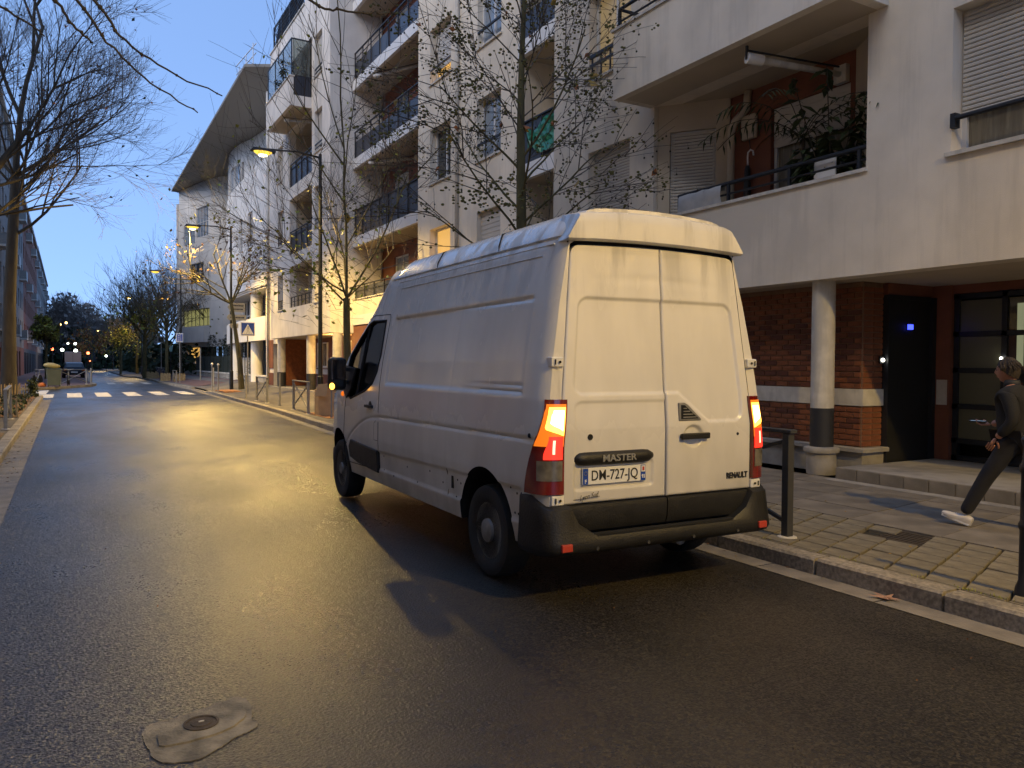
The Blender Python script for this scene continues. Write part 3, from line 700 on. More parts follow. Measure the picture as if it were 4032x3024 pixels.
# roof and dark core so that nothing shines through
bb = B(); bb.box(8.7,15,-4,32.3,TOP-.3,TOP); bb.box(8.9,15,32.3,40.9,15.0,15.19); bb.build('roof', 'concrete', ap)
bb = B(); bb.box(11.6,15,-4,40.9,.1,TOP-.31); bb.build('core', 'black', ap)
bb = B(); bb.box(8.6,15,-4.3,-4.002,.1,TOP); bb.build('gable_wall', 'plaster', ap)
# lattice fence on the roof terrace
lf = thing('lattice_fence', 'dark wooden lattice fence on the roof terrace above the far wing', 'fence', (8.7,32.5,16.26))
bb = B(); bb.bar((8.72,32.5,17.5),(8.72,38.6,17.5),.06); bb.bar((8.72,32.5,16.35),(8.72,38.6,16.35),.06)
for i in range(5): bb.bar((8.72,32.5+i*1.52,16.26),(8.72,32.5+i*1.52,17.55),.07)
bb.build('frame', 'metal', lf)
bb = B()
for i in range(34):
    y = 32.5+i*.18
    if y+1.1 < 38.7: bb.bar((8.70,y,16.4),(8.70,y+1.1,17.48),.03,.015); bb.bar((8.735,y+1.1,16.4),(8.735,y,17.48),.03,.015)
bb.build('lattice', 'metal', lf, kind='stuff')
# ---------------- ground floor of the near wing: recess, bricks, entrance
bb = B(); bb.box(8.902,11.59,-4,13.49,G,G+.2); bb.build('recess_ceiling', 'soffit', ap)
bw = B(); bw.box(9.275,9.6,6.88,13.49,.1,G-.002); bw.box(9.28,9.68,6.83,6.99,.1,G-.002); bwall = bw.build('brick_wall', 'mortar', ap)
LBR, HB = .21, .064
def brick_mesh(L, vert_axis_y=True):
    kb = B(); c = .004
    if vert_axis_y: kb.add([(0,0,0),(0,L,0),(0,L,HB),(0,0,HB),(-.013,c,c),(-.013,L-c,c),(-.013,L-c,HB-c),(-.013,c,HB-c)], [(4,5,6,7),(0,1,5,4),(1,2,6,5),(2,3,7,6),(3,0,4,7)])
    else: kb.add([(0,0,0),(L,0,0),(L,0,HB),(0,0,HB),(c,-.013,c),(L-c,-.013,c),(L-c,-.013,HB-c),(c,-.013,HB-c)], [(4,5,6,7),(0,1,5,4),(1,2,6,5),(2,3,7,6),(3,0,4,7)])
    return kb
MT['brick2'] = M('brick_clay_dark', (.11,.035,.02), .85, var=.3, vs=9, bump=.4, bs=70)
pr = [None,None]; prx = [None,None]; nb = 0; far = B()
courses = [(.505+i*.0765) for i in range(7)]+[1.285+i*.0765 for i in range(18)]
L0 = ap.location
for ci, z in enumerate(courses):
    y = 6.845-(.11 if ci%2 else 0)
    while y < 13.3:
        a = max(y, 6.845); LL = LBR if a == y else LBR-.11
        if nb < 270 and a < 9.2 and LL == LBR:
            mi = 1 if rnd.random() < .35 else 0
            if pr[mi] is None: pr[mi] = brick_mesh(LBR).build('brick', ['brick','brick2'][mi], bwall, world=False); o = pr[mi]
            else: o = inst(pr[mi], bwall)
            o.location = (9.275-L0.x-rnd.uniform(0,.002), a-L0.y, z-L0.z); nb += 1
        else:
            k = brick_mesh(LL); far.add([(9.275+p[0], a+p[1], z+p[2]) for p in k.v], k.f)
        y += LBR+.012
    for j in range(2):
        x = 9.285+j*.205-(0 if ci%2 else .0)
        if nb < 298 :
            if prx[0] is None: prx[0] = brick_mesh(.19, False).build('brick', 'brick', bwall, world=False); o = prx[0]
            else: o = inst(prx[0], bwall)
            o.location = (x-L0.x, 6.83-L0.y, z-L0.z); nb += 1
far.build('distant_bricks', 'brick', bwall, kind='stuff')
bb = B(); bb.box(9.255,9.6,6.82,13.49,1.05,1.275); bb.box(9.255,9.7,6.80,6.82,1.05,1.275); bb.build('stone_band', 'coping', ap)
bb = B(); bb.bev(9.17,9.6,6.84,13.49,.43,.49,.012); bb.bev(9.17,9.72,6.72,6.84,.43,.49,.012); bb.build('stone_ledge', 'concrete', ap)
bb = B(); bb.box(9.235,9.6,6.79,13.49,.1,.429); bb.box(9.235,9.69,6.785,6.789,.1,.429); bb.build('plinth', 'concrete', ap)
# platform and its facing stones
bb = B(); bb.box(8.64,11.5,-2,6.7,.1,.279); bb.build('entrance_platform', 'concrete', ap)
sp = None
for i in range(22):
    y = 6.39-i*.315
    if sp is None: kb = B(); kb.bev(0,.05,0,.305,0,.15,.006); sp = kb.build('step_stone', 'flag', ap, world=False); o = sp
    else: o = inst(sp, ap)
    o.location = (8.598-L0.x, y-L0.y, .131-L0.z)
# rain pipe stains are in the render; metal door with frame, beside it the brown jamb
bb = B(); bb.box(9.7,10.62,6.75,6.8,.28,2.5); bb.build('metal_door', 'black', ap)
bb = B(); bb.box(9.69,9.7,6.74,6.82,.28,2.55); bb.box(10.62,10.7,6.7,6.8,.28,2.55); bb.box(9.7,10.62,6.74,6.82,2.5,2.56); bb.build('door_frame', 'metal', ap)
bb = B(); bb.box(9.7,10.8,6.76,6.99,2.561,G); bb.box(10.701,10.85,6.5,6.99,.28,G); bb.build('brown_jamb', 'red', ap)
bb = B(); bb.box(10.69,10.7,6.53,6.68,1.05,1.4); bb.build('intercom', 'coping', ap)
fg = Facade(ap, (10.8,1.6), (10.8,6.5)); q = fg.quadbox
bb = B()
for z in (.28,.52,1.0,1.5,2.0,2.52): q(bb,0,4.9,-.03,.05,z,z+.07)
for t in (0,.9,1.9,2.85,3.25,3.85,4.18,4.82): q(bb,t,t+.07,-.03,.05,.28,2.6)
eg = bb.build('entrance_glazing', 'metal', ap)
MT['obscure'] = GL('obscured_glass', (.11,.11,.07), .4)
for z in (.59,1.07,1.57,2.07):
    for t0,t1 in ((.07,.9),(.97,1.9),(1.97,2.85),(4.25,4.82)):
        bb = B(); q(bb,t0+.002,t1-.002,0,.012,z+.001,z+.428); bb.build('glass_panel', 'obscure', eg)
bb = B(); q(bb,3.32,3.85,.0,.012,.6,2.5); bb.build('glass_panel', 'glass', eg)
bb = B(); q(bb,3.92,4.18,.0,.012,.6,2.5); bb.build('glass_panel', 'glass', eg)
MT['strip'] = EM('reflection_strip', (.8,.85,.5), .04, (.3,.3,.2))
bb = B(); q(bb,3.98,4.06,-.02,-.005,1.6,2.42); bb.build('glazing_reflection', 'strip', eg)  # glowing strip painted on as a reflection in the glazing, not a fitting
bb = B(); q(bb,0,4.9,.3,.35,.28,2.7); bb.build('hall_back', 'black', ap)
bb = B(); bb.box(10.75,10.86,1.5,6.5,2.601,G-.001); bb.build('glazing_lintel', 'red', ap)
# column
bb = B(); bb.lathe([(.15,1.02),(.15,G)], (8.86,7.13,0), 32); bb.build('column', 'coping', ap, smooth=True, autos=40)
bb = B(); bb.lathe([(.153,.5),(.153,1.02)], (8.86,7.13,0), 32); bb.build('column_foot', 'greycol', ap, smooth=True, autos=40)
bb = B(); bb.lathe([(.19,.13),(.195,.3),(.185,.42),(.225,.425),(.235,.455),(.225,.49),(.16,.502)], (8.86,7.13,0), 32); bb.build('column_base', 'concrete', ap, smooth=True, autos=40)
# ---------------- lower walls of the other bays
def lowwall(x, y0, y1, z1=G, x2=None):
    f = Facade(ap, (x,y0), (x2 or x,y1)); L = f.L
    bb = B(); f.quadbox(bb,0,L,0,.25,.1,1.05); f.quadbox(bb,0,L,0,.25,1.28,z1); bb.build('low_brick_wall', 'red', ap)
    bb = B(); f.quadbox(bb,0,L,-.015,.25,1.051,1.279); bb.build('stone_band', 'coping', ap)
lowwall(9.45,13.5,22.6,G-.3); lowwall(9.45,22.6,28.85,FL-.37); 
bb = B(); bb.box(8.902,9.9,13.2,13.5,.1,G); bb.build('low_brick_wall','red',ap)
lowwall(10.2,29.1,38.6)
bb = B(); bb.box(9.45,10.9,28.86,29.1,.1,G); bb.build('low_side_wall', 'brick', ap)
bb = B(); bb.box(8.95,10.9,38.4,38.6,.1,G); bb.build('low_side_wall', 'brick', ap)
bb = B(); bb.box(8.56,11,28.87,38.6,G-.02,G+.1); bb.build('arcade_ceiling', 'soffit', ap)
bb = B(); bb.box(8.5,10.2,28.3,38.6,.1,.44); bb.build('arcade_floor', 'concrete', ap)
ffw = Facade(ap, (10.2,29.1), (10.2,38.6))
ffw.window(5.6,7.2,1.38,2.5,-.03,'curtain',mull=1); ffw.window(1.2,2.8,1.38,2.5,-.03,'dim',mull=1)
bb = B(); ffw.quadbox(bb,8.0,8.9,-.05,-.005,.44,2.55); bb.build('service_door', 'greycol', ap)
for y in (28.9,32.6,37.8):
    bb = B(); bb.lathe([(.19,1.12),(.19,G-.02)], (8.85,y,0), 20); bb.build('column', 'coping', ap, smooth=True, autos=40)
    bb = B(); bb.lathe([(.195,.44),(.195,1.12)], (8.85,y,0), 20); bb.build('column_foot', 'greycol', ap, smooth=True, autos=40)
# lamp under the arcade ceiling of the far wing
al = thing('ceiling_lamp', 'warm lamp under the arcade ceiling behind the van mirror', 'lamp', (9.3,30.4,2.69))
bb = B(); bb.lathe([(.14,0),(.14,-.04),(.1,-.07)], (0,0,0), 16); bb.build('diffuser', EM('arcade_lamp', (1,.6,.2), 2), al, world=False)
def point(name, loc, energy, col, r=.1, parent=None, spot=None, rot=None):
    l = bpy.data.lights.new(name, 'SPOT' if spot else 'POINT'); l.energy = energy; l.color = col; l.shadow_soft_size = r
    if spot: l.spot_size = R_(spot); l.spot_blend = .35
    o = bpy.data.objects.new(name, l); COL.objects.link(o); o.location = loc
    if rot: o.rotation_euler = rot
    if parent: o.parent = parent
    return o
point('arcade_light', (0,0,-.2), 28, (1,.55,.15), .1, al)

# ---------------- things on the balconies
def awning(label, a, c, bx=None):
    t = thing('folded_awning', label, 'awning', a, group='folded awning arms under the balconies')
    a = Vector(a); c = Vector(c)
    bb = B(); bb.tube([a, a.lerp(c,.16)], .075, 10); bb.build('rolled_cover', 'white', t, smooth=True, autos=40)
    bb = B(); bb.tube([a.lerp(c,.16), c], [.05,.04], 8); bb.build('arm', 'coping', t, smooth=True)
    bb = B(); bb.bar(a+Vector((0,0,.1)), c+Vector((0,0,.1)), .02); bb.bar(a+Vector((0,0,-.02)), a+Vector((0,0,.16)), .03); bb.build('rod', 'metal', t)
    bb = B(); bb.box(c.x-.04,c.x+.04,c.y-.1,c.y+.1,c.z-.12,c.z+.12); bb.build('bracket', 'coping', t)
awning('folded white awning arm under the near projecting balcony', (7.98,7.72,5.72), (9.36,7.3,5.62))
awning('folded white awning arm under the highest balcony over the red render', (9.5,26.7,11.7), (10.55,24.3,11.55))
awning('folded white awning arm under the middle balcony over the red render', (9.5,27.2,8.76), (10.55,25.4,8.66))
awning('folded white awning arm under the box balcony of the far wing', (7.9,33.1,11.6), (8.9,32.2,11.4))
t = thing('downpipe', 'bent cream downpipe standing in the near loggia', 'pipe', (9.25,9.28,3.36))
bb = B(); bb.tube([(9.24,9.25,3.36),(9.24,9.25,5.3),(9.26,9.2,5.45),(9.33,9.02,5.62),(9.34,9.0,5.9)], .06, 10); bb.build('pipe', 'soffit', t, smooth=True)
t = thing('wall_box', 'small pale rounded box fixed on the red loggia wall', 'box', (9.38,8.95,5.3))
bb = B(); bb.box(9.3,9.395,8.82,9.12,5.13,5.52); bb.build('case', 'soffit', t, bevel=.04)
bb = B(); bb.tube([(9.35,8.97,5.13),(9.35,8.95,5.0),(9.34,8.94,4.97)], .008, 5); bb.build('cable', 'metal', t)
t = thing('umbrella', 'closed umbrella with a white hook handle hanging on the loggia wall', 'umbrella', (9.33,8.93,4.9))
bb = B(); bb.tube([(9.33,8.86,4.86),(9.33,8.87,4.93),(9.33,8.92,4.96),(9.33,8.97,4.93),(9.33,8.98,4.86),(9.33,8.975,4.72)], .014, 8); bb.build('handle', 'white', t, smooth=True)
bb = B(); bb.lathe([(.03,4.72),(.045,4.66),(.06,4.3),(.03,4.02),(.008,3.95)], (9.32,8.975,0), 9); bb.build('canopy', 'greycol', t, smooth=True)
t = thing('plastic_sheet', 'translucent plastic sheet tied over the left end of the loggia railing', 'sheet', (8.66,9.3,4.03))
bb = B(); n = 14; vs = []; fs = []
for i in range(n+1):
    y = 8.87+(9.82-8.87)*i/n; wv = .012*math.sin(i*1.9)
    for h, dx in ((.0,-.05),(.12,-.055),(.24,-.045),(.30,-.01),(.31,.03),(.2,.06)):
        vs.append((8.7+dx+wv*(.3-h)*4, y+(.05 if h < .1 else 0)*(i/n-.5), 4.05+h+.008*math.sin(i*1.3)))
for i in range(n):
    for j in range(5): fs.append((i*6+j,i*6+j+1,(i+1)*6+j+1,(i+1)*6+j))
bb.add(vs, fs); bb.build('sheet', 'sheet', t, smooth=True)
t = thing('white_board', 'white board leaning behind the right end of the loggia railing', 'board', (8.8,7.05,4.0))
bb = B(); bb.box(8.78,8.8,6.92,7.26,3.9,4.36); bb.build('board', 'white', t)
def leafquad(bld, p, d, L, wd, droop=0.0):
    p = Vector(p); d = Vector(d).normalized(); sd_ = d.cross(Vector((0,0,1)));
    sd_ = sd_.normalized() if sd_.length > .1 else Vector((1,0,0))
    m = p+d*L*.5+Vector((0,0,-droop*L*.15)); e = p+d*L+Vector((0,0,-droop*L*.6))
    bld.add([p,m+sd_*wd/2,e,m-sd_*wd/2], [(0,1,2,3)])
def potted(label, c, h, kind, pot='red', potr=.16):
    t = thing('potted_plant', label, 'plant', c)
    bb = B(); bb.lathe([(potr*.7,0),(potr,.3),(potr*1.08,.3),(potr*1.08,.34),(potr*.9,.34),(potr*.85,.28),(.001,.28)], (0,0,0), 14); bb.build('pot', pot, t, world=False, smooth=True, autos=40)
    st = B(); lf_ = B(); r2 = random.Random(sum(map(ord,label))%997)
    if kind == 'palm':
        st.tube([(0,0,.28),(.02,.01,h*.5)], .025, 6)
        for i in range(11):
            a = i*2.4; d = Vector((math.cos(a)*.5, math.sin(a), .5+r2.random()*.6)).normalized(); prev = Vector((0,0,h*.5)); pts = [prev]
            for j in range(7): d.z -= .17; prev = prev+d*h*.11; pts.append(prev)
            st.tube(pts, .006, 4)
            for j in range(1,8):
                for s_ in (-1,1):
                    dd = (pts[j]-pts[j-1]).normalized(); sdv = dd.cross(Vector((0,0,1))).normalized()*s_
                    for e in range(2): leafquad(lf_, pts[j-1].lerp(pts[j],e*.5), sdv+dd*.6, .3*(1-abs(j-3)/9), .03, 1)
    else:
        for i in range(7):
            a = r2.random()*6.3; d = Vector((math.cos(a)*.3, math.sin(a)*.35, 1)); p = Vector((0,0,.28)); e = p+d.normalized()*h*r2.uniform(.5,.95)
            st.tube([p,e], .008, 4)
            for j in range(26):
                q_ = p.lerp(e, r2.uniform(.35,1)); b_ = r2.random()*6.3; leafquad(lf_, q_, (math.cos(b_),math.sin(b_),r2.uniform(-.2,.6)), r2.uniform(.14,.3), .10, 1)
    st.build('stem', 'bark', t, world=False); lf_.build('leaves', 'leafd', t, world=False, kind='stuff')
potted('tall palm in a pot on the near loggia', (9.08,7.7,3.36), 2.9, 'palm')
potted('broad leaved plant in a pot at the right end of the near loggia', (9.08,7.2,3.36), 2.2, 'bush')
potted('small bushy plant in a clay pot behind the loggia railing', (8.95,7.45,3.7), .8, 'bush')
potted('tall dark plant behind the glass screen of the far wing', (8.1,32.6,12.03), 2.4, 'bush')
potted('second dark plant behind the glass screen, at its left', (8.05,33.6,12.03), 1.8, 'bush')
t = thing('green_tarp', 'bright green tarp bundled over the recessed balcony railing', 'tarp', (9.5,14.0,7.2))
bb = B(); vs = []; fs = []; r2 = random.Random(4)
for i in range(13):
    y = 14.8+i*.1
    for j in range(8):
        zz = 6.42+j*.12-(.0 if i < 7 else (i-6)*.05*(1 if j > 3 else -1.2)); vs.append((9.44+r2.uniform(-.04,.05)+(.1 if j > 6 else 0), y+r2.uniform(-.02,.02), zz+r2.uniform(-.03,.03)))
for i in range(12):
    for j in range(7): fs.append((i*8+j,i*8+j+1,(i+1)*8+j+1,(i+1)*8+j))
bb.add(vs, fs); bb.build('tarp', 'green', t)
# wall light, painted glazing reflection and blue glow by the entrance
t = thing('entrance_wall_light', 'small round white light on the brick jamb left of the metal door', 'wall light', (9.62,6.80,1.67))
bb = B(); bb.ball((0,-.03,0), .025, 12); bb.build('bulb', 'spot', t, world=False, smooth=True); bb = B(); bb.box(-.04,.04,-.02,.0,-.05,.05); bb.build('base', 'metal', t, world=False)
t = thing('reflected_light', 'tiny glowing ball standing in for a light reflected in the entrance glazing above the head of the walker', 'light', (10.74,5.83,1.7))  # glowing ball stands in for a reflection in the glazing, no lamp here
bb = B(); bb.ball((0,0,0), .02, 12); bb.build('bulb', 'spot', t, world=False, smooth=True)
t = thing('blue_panel', 'small glowing blue panel over the dark metal door', 'sign', (10.15,6.72,2.13))  # small emissive blue panel in a dark frame
bb = B(); bb.box(-.05,.05,-.0,.02,-.035,.035); bb.build('screen', 'bluelight', t, world=False); bb = B(); bb.box(-.06,.06,.021,.03,-.045,.045); bb.build('frame', 'metal', t, world=False)
# ================================================================ modern building further along
mb = thing('modern_building', 'pale modern building with curved wall and sharp dark overhanging roof', 'building', (9.5, 60, .1))
def wall_poly(pts, z0, z1, name, mat, holes_by_seg=None, thick=.3, smooth=False, inward=1):
    for i,(p,q_) in enumerate(zip(pts, pts[1:])):
        f = Facade(mb, p, q_); 
        f.wall(z0, z1, (holes_by_seg or {}).get(i, []), mat, thick=thick, name=name)
# curved lower volume: from the party wall along the street then bending back
low = [(8.98,41.2),(8.9,44),(8.87,47),(8.9,50),(9.0,52.6),(9.25,54.8),(9.8,56.8),(10.6,58.3),(11.6,59.2),(12.8,59.6)]
bb = B(); n = len(low)
holes = {1:[(.6,1.9,8.0,9.9)], 2:[(.4,1.3,8.0,9.9)], 4:[(.5,1.5,8.2,9.8)], 5:[(.3,1.2,8.2,9.8)]}
wall_poly(low, 5.6, 12.0, 'curved_wall', 'modern', holes)
wall_poly(low[:7], 2.75, 4.0, 'curved_band', 'modern')
for (i,hh) in holes.items():
    f = Facade(mb, low[i], low[i+1])
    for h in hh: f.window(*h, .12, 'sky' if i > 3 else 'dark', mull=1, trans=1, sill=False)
bb = B(); bb.prism([(x+.05,y) for x,y in low]+[(14,59.6),(14,41.2)], 12.0, 12.15); bb.build('terrace_slab', 'modern', mb)
bb = B(); bb.prism([(x+.1,y) for x,y in low]+[(14,59.5),(14,41.2)], 5.5, 5.62); bb.build('floor_slab', 'modern', mb)
# recessed glazing band and column behind the band
rec = [(10.0,41.2),(10.0,50),(10.4,55),(11.4,57.5)]
for i,(p,q_) in enumerate(zip(rec, rec[1:])):
    f = Facade(mb, p, q_); k = max(2, int(f.L/1.6))
    bb = B(); f.quadbox(bb,0,f.L,.05,.2,.2,5.6); bb.build('recess_wall', 'black', mb)
    bb = B()
    for j in range(k): t = f.L*j/k; f.quadbox(bb,t,t+.07,-.05,.04,4.0,5.5)
    f.quadbox(bb,0,f.L,-.05,.04,4.5,4.56); bb.build('mullions', 'pvc', mb)
bb = B(); bb.lathe([(.35,4.0),(.35,5.6)], (9.5,46.5,0), 16); bb.lathe([(.35,.4),(.35,2.8)], (9.5,46.5,0), 16); bb.lathe([(.35,.4),(.35,2.8)], (9.5,52.5,0), 16); bb.build('round_column', 'modern', mb, smooth=True, autos=40)
# party pier between both buildings
bb = B(); bb.box(8.9,9.4,40.95,41.35,.1,12.0); bb.build('pier', 'plaster2', mb)
# upper curved drum under the roof
up = [(11.2,44),(11.5,50),(11.8,55),(11.4,58),(11.05,59.3),(10.85,61),(10.85,62.8),(11.1,65),(11.6,67),(12.3,68.4),(13.5,69)]
wall_poly(up, 12.0, 17.38, 'drum_wall', 'modern', {3:[(.9,1.4,13.4,16)],4:[(.2,1.8,13.4,16)],5:[(.2,1.6,13.4,16)]})
for i,h in ((4,(.2,1.8,13.4,16)),(5,(.2,1.6,13.4,16))): Facade(mb, up[i], up[i+1]).window(*h,.12,'sky',mull=2,trans=1,sill=False)
# left volume: faceted bay with strip windows
P1,P2,P3,P4 = (9.15,79),(10.85,72),(11.6,70.6),(13.5,70.0)
f1 = Facade(mb, P2, P1, inward=(.94,.34)); f2 = Facade(mb, P3, P2)
hs1 = [(.5,3.1,12.6,15.2),(3.5,6.1,12.2,13.9),(.3,6.7,4.75,6.3),(1.6,4.6,8.6,10.4)]
f1.wall(2.9, 17.38, hs1, 'modern', name='bay_wall'); f2.wall(2.9, 17.38, [], 'modern', name='bay_wall')
Facade(mb, P4, P3).wall(2.9, 17.38, [], 'modern', name='bay_wall')
f1.window(.5,3.1,12.6,15.2,.12,'sky',mull=3,trans=1,sill=False); f1.window(3.5,6.1,12.2,13.9,.12,'sky',mull=3,trans=1,sill=False)
f1.window(1.6,4.6,8.6,10.4,.15,'dark',mull=2,trans=1,sill=False)
f1.window(.3,6.7,4.75,6.3,.25,'green',mull=6,trans=1,frame='metal',sill=False)
bb = B(); f1.quadbox(bb,.2,6.8,-.55,-.003,3.3,4.7); bb.build('bay_band', 'modern', mb)
bb = B(); f1.quadbox(bb,2.2,6.9,-.4,-.003,6.75,7.9); bb.build('bay_band', 'modern', mb)
bb = B()
for i in range(5): bb.tube([f1.P(.2,-.15,7.2+i*.22), f1.P(2.2,-.15,7.2+i*.22)], .03, 5)
bb.build('white_railing', 'white', mb)
# ground floor with the slanting lit windows
bb = B(); f1.quadbox(bb,0,7.2,.3,.5,.1,2.9); bb.build('ground_wall', 'black', mb)
bb = B(); w0 = [f1.P(2.9,.0,.1), f1.P(7.2,.0,.1), f1.P(7.2,.0,2.9), f1.P(6.2,0,2.9), f1.P(2.9,0,1.1)]; bb.ext(w0, f1.n*.2); bb.build('slanting_wall', 'modern', mb)
for j,(t0,t1,z0,z1,m_) in enumerate([(4.2,5.3,1.9,2.85,'lit'),(3.05,4.1,1.2,1.85,'lit'),(3.05,4.1,1.9,2.85,'lit'),(1.9,2.9,1.2,2.85,'glass'),(.9,1.8,1.2,1.85,'lit'),(.9,1.8,1.9,2.85,'glass')]):
    bb = B(); f1.quadbox(bb,t0,t1,.22,.24,z0,z1); bb.build('ground_window', m_, mb)
# roof: thin dark wedge sailing out over the street
bb = B()
rp = [(8.55,79.5),(8.38,44.0),(9.6,43.3),(15,44),(16,80)]
bb.prism(rp, 17.4, 17.55); bb.build('overhanging_roof', 'slabd', mb)
bb = B(); bb.box(12.5,15,44,79,12.0,17.39); bb.box(13,16,41.2,79,.1,12.0); bb.build('core', 'modern', mb)
bb = B(); bb.box(8.95,9.2,79.0,79.4,.1,16.2); bb.build('end_fin', 'modern', mb)
# rails on the roof edge
bb = B()
for z in (18.1,18.6): bb.tube([(8.9,43.6,z),(8.6,47.5,z)], .03, 5)
for y in (43.6,45.5,47.5): bb.tube([(8.75,y,17.5),(8.75,y,18.6)], .03, 5)
bb.build('roof_rail', 'pvc', mb)
# low garden wall, fences and conifers in front of it
gw = thing('garden_wall', 'low stone wall under a dark green fence beside the modern building', 'wall', (9.6,60,.1))
for i in range(16):
    y = 43.2+i*1.7
    bb = B(); bb.box(9.45,9.7,y,y+1.68,.1,.78); bb.build('wall_block', 'concrete', gw)
bb = B(); bb.bev(9.4,9.75,43.1,70.4,.78,.86,.02); bb.build('coping', 'coping', gw)
fn = thing('green_fence', 'dark green opaque fence above the low stone wall', 'fence', (9.6,64,.86))
for i in range(11):
    y = 55+i*1.5
    bb = B(); bb.box(9.57,9.61,y,y+1.47,.86,2.0); bb.build('fence_panel', 'fencegreen', fn)
bb = B()
for i in range(12): bb.box(9.55,9.63,55+i*1.5-.04,55+i*1.5+.03,.86,2.05)
bb.build('fence_posts', 'fencegreen', fn)
fp = thing('slat_fence', 'pale vertical slat fence on the low wall near the apartment block', 'fence', (9.6,50,.86))
for i in range(26):
    y = 47.6+i*.26
    bb = B(); bb.box(9.56,9.59,y,y+.17,.88,1.86); bb.build('fence_slat', 'postm' if i%3 else 'pvc', fp)
bb = B(); bb.box(9.6,9.63,47.5,54.5,1.0,1.06); bb.box(9.6,9.63,47.5,54.5,1.65,1.71); bb.build('fence_rail', 'metal', fp)
def conifer(label, x, y, h, r, seed):
    t = thing('conifer', label, 'tree', (x,y,.3), group='conifers behind the low wall'); r2 = random.Random(seed)
    bb = B(); bb.tube([(0,0,0),(0,0,h*.9)], [.07,.01], 6); bb.build('trunk', 'bark', t, world=False)
    lb = B()
    for i in range(900):
        z = r2.random()**.8*h; rr = r*(1-z/h)**.7*(.6+.4*r2.random())+.04; a = r2.random()*6.283
        leafquad(lb, (rr*math.cos(a)*.8, rr*math.sin(a)*.8, z), (math.cos(a),math.sin(a),r2.uniform(-.3,.9)), r2.uniform(.12,.3), .07, .5)
    lb.build('crown', 'hedge', t, world=False, kind='stuff')
for i,(lab,x,y,h,r) in enumerate([('leftmost dark conifer behind the low wall of the modern building',10.1,66.5,3.4,.9),('broad dark conifer, second from left behind the low wall',10.2,62.5,3.0,1.1),('pointed conifer in the middle of the row behind the low wall',10.1,59,3.3,1.0),('bushy conifer behind the direction signs',10.2,55.5,3.1,1.1),('conifer behind the crossing sign',10.15,52.3,3.0,1.0),('rightmost dark conifer beside the apartment block',10.1,49,2.7,1.0)]): conifer(lab,x,y,h,r,i)
# ================================================================ buildings on the left
def left_block(label, y0, y1, H, mat, seed, xl=-4.0, base='red'):
    t = thing('street_building', label, 'building', (xl, (y0+y1)/2, .1)); r2 = random.Random(seed)
    f = Facade(t, (xl,y0), (xl,y1), inward=(-1,0)); L = y1-y0; ncol = int(L/3.4); hs = []; info = []
    for k in range(int((H-4)/2.9)+1):
        z = 3.9+k*2.9
        for c in range(ncol):
            t0 = 1.0+c*(L-1.4)/ncol; hs.append((t0,t0+1.5,z,z+1.7)); info.append((t0,z,k,c))
    f.wall(2.9, H, hs, mat); 
    f.wall(.1, 2.9, [(1.2+c*5,3.9+c*5,.1,2.5) for c in range(int((L-4)/5))], base, name='ground_wall')
    for c in range(int((L-4)/5)):
        bb = B(); f.quadbox(bb,1.2+c*5,3.9+c*5,.2,.25,.1,2.5); bb.build('shop_door', 'black', t)
    for (t0,z,k,c),h in zip(info,hs):
        f.window(*h,.18,'lit' if r2.random() < .04 else r2.choice(['dark','dark','curtain']),mull=1,sill=False)
        if c%4 == 2 and k%2 == 0:
            bb = B(); f.quadbox(bb,t0-.5,t0+2,-.6,-.002,z-.25,z-.1); bb.build('balcony_slab', 'coping', t)
            bb = B(); f.quadbox(bb,t0-.5,t0+2,-.6,-.56,z-.1,z+.7); f.quadbox(bb,t0-.5,t0-.46,-.56,-.002,z-.1,z+.7); bb.build('balcony_guard', 'postm', t)
    bb = B(); bb.box(xl-12,xl-.3,y0,y1,.1,H-.05); bb.build('core', mat, t)
    bb = B(); bb.box(xl-12,xl+.25,y0-.1,y1,H,H+.3); bb.build('cornice', 'coping', t)
left_block('tall grey building with red ground floor, nearest on the left beyond the side street', 57, 98, 20, 'darkrender', 1)
left_block('second dark building in the row on the left', 98.1, 142, 18.5, 'red', 2, base='greycol')
left_block('third building of the left row, partly behind the bushy tree', 142.1, 215, 19, 'darkrender', 3, base='greycol')
left_block('unseen near left building, added to keep sky light off the van side', 6, 36, 19, 'plaster2', 5, xl=-7)  # out of view, added to hold back sky light from the van side
left_block('unseen building facing the van from across the street, added to block sky light', -44, 5.5, 20, 'plaster', 6, xl=-7)  # unseen block, added to cut the blue sky fill on the van
bk = thing('unseen_building', 'plain cream building added unseen behind the camera on the right to block sky light', 'building', (8.8,-26,.1))  # unseen block behind the camera, added to lower the sky fill
fk = Facade(bk, (8.8,-48), (8.8,-4.4)); hk = [(2+i*3.4,3.5+i*3.4,1.3+k*2.9,3.0+k*2.9) for i in range(12) for k in range(5)]
fk.wall(.1,17,hk,'plaster')
for h in hk: fk.window(*h,.2,'dark',mull=1,sill=False)
bb = B(); bb.box(9.2,18,-48,-4.4,.1,17); bb.build('core','plaster',bk)

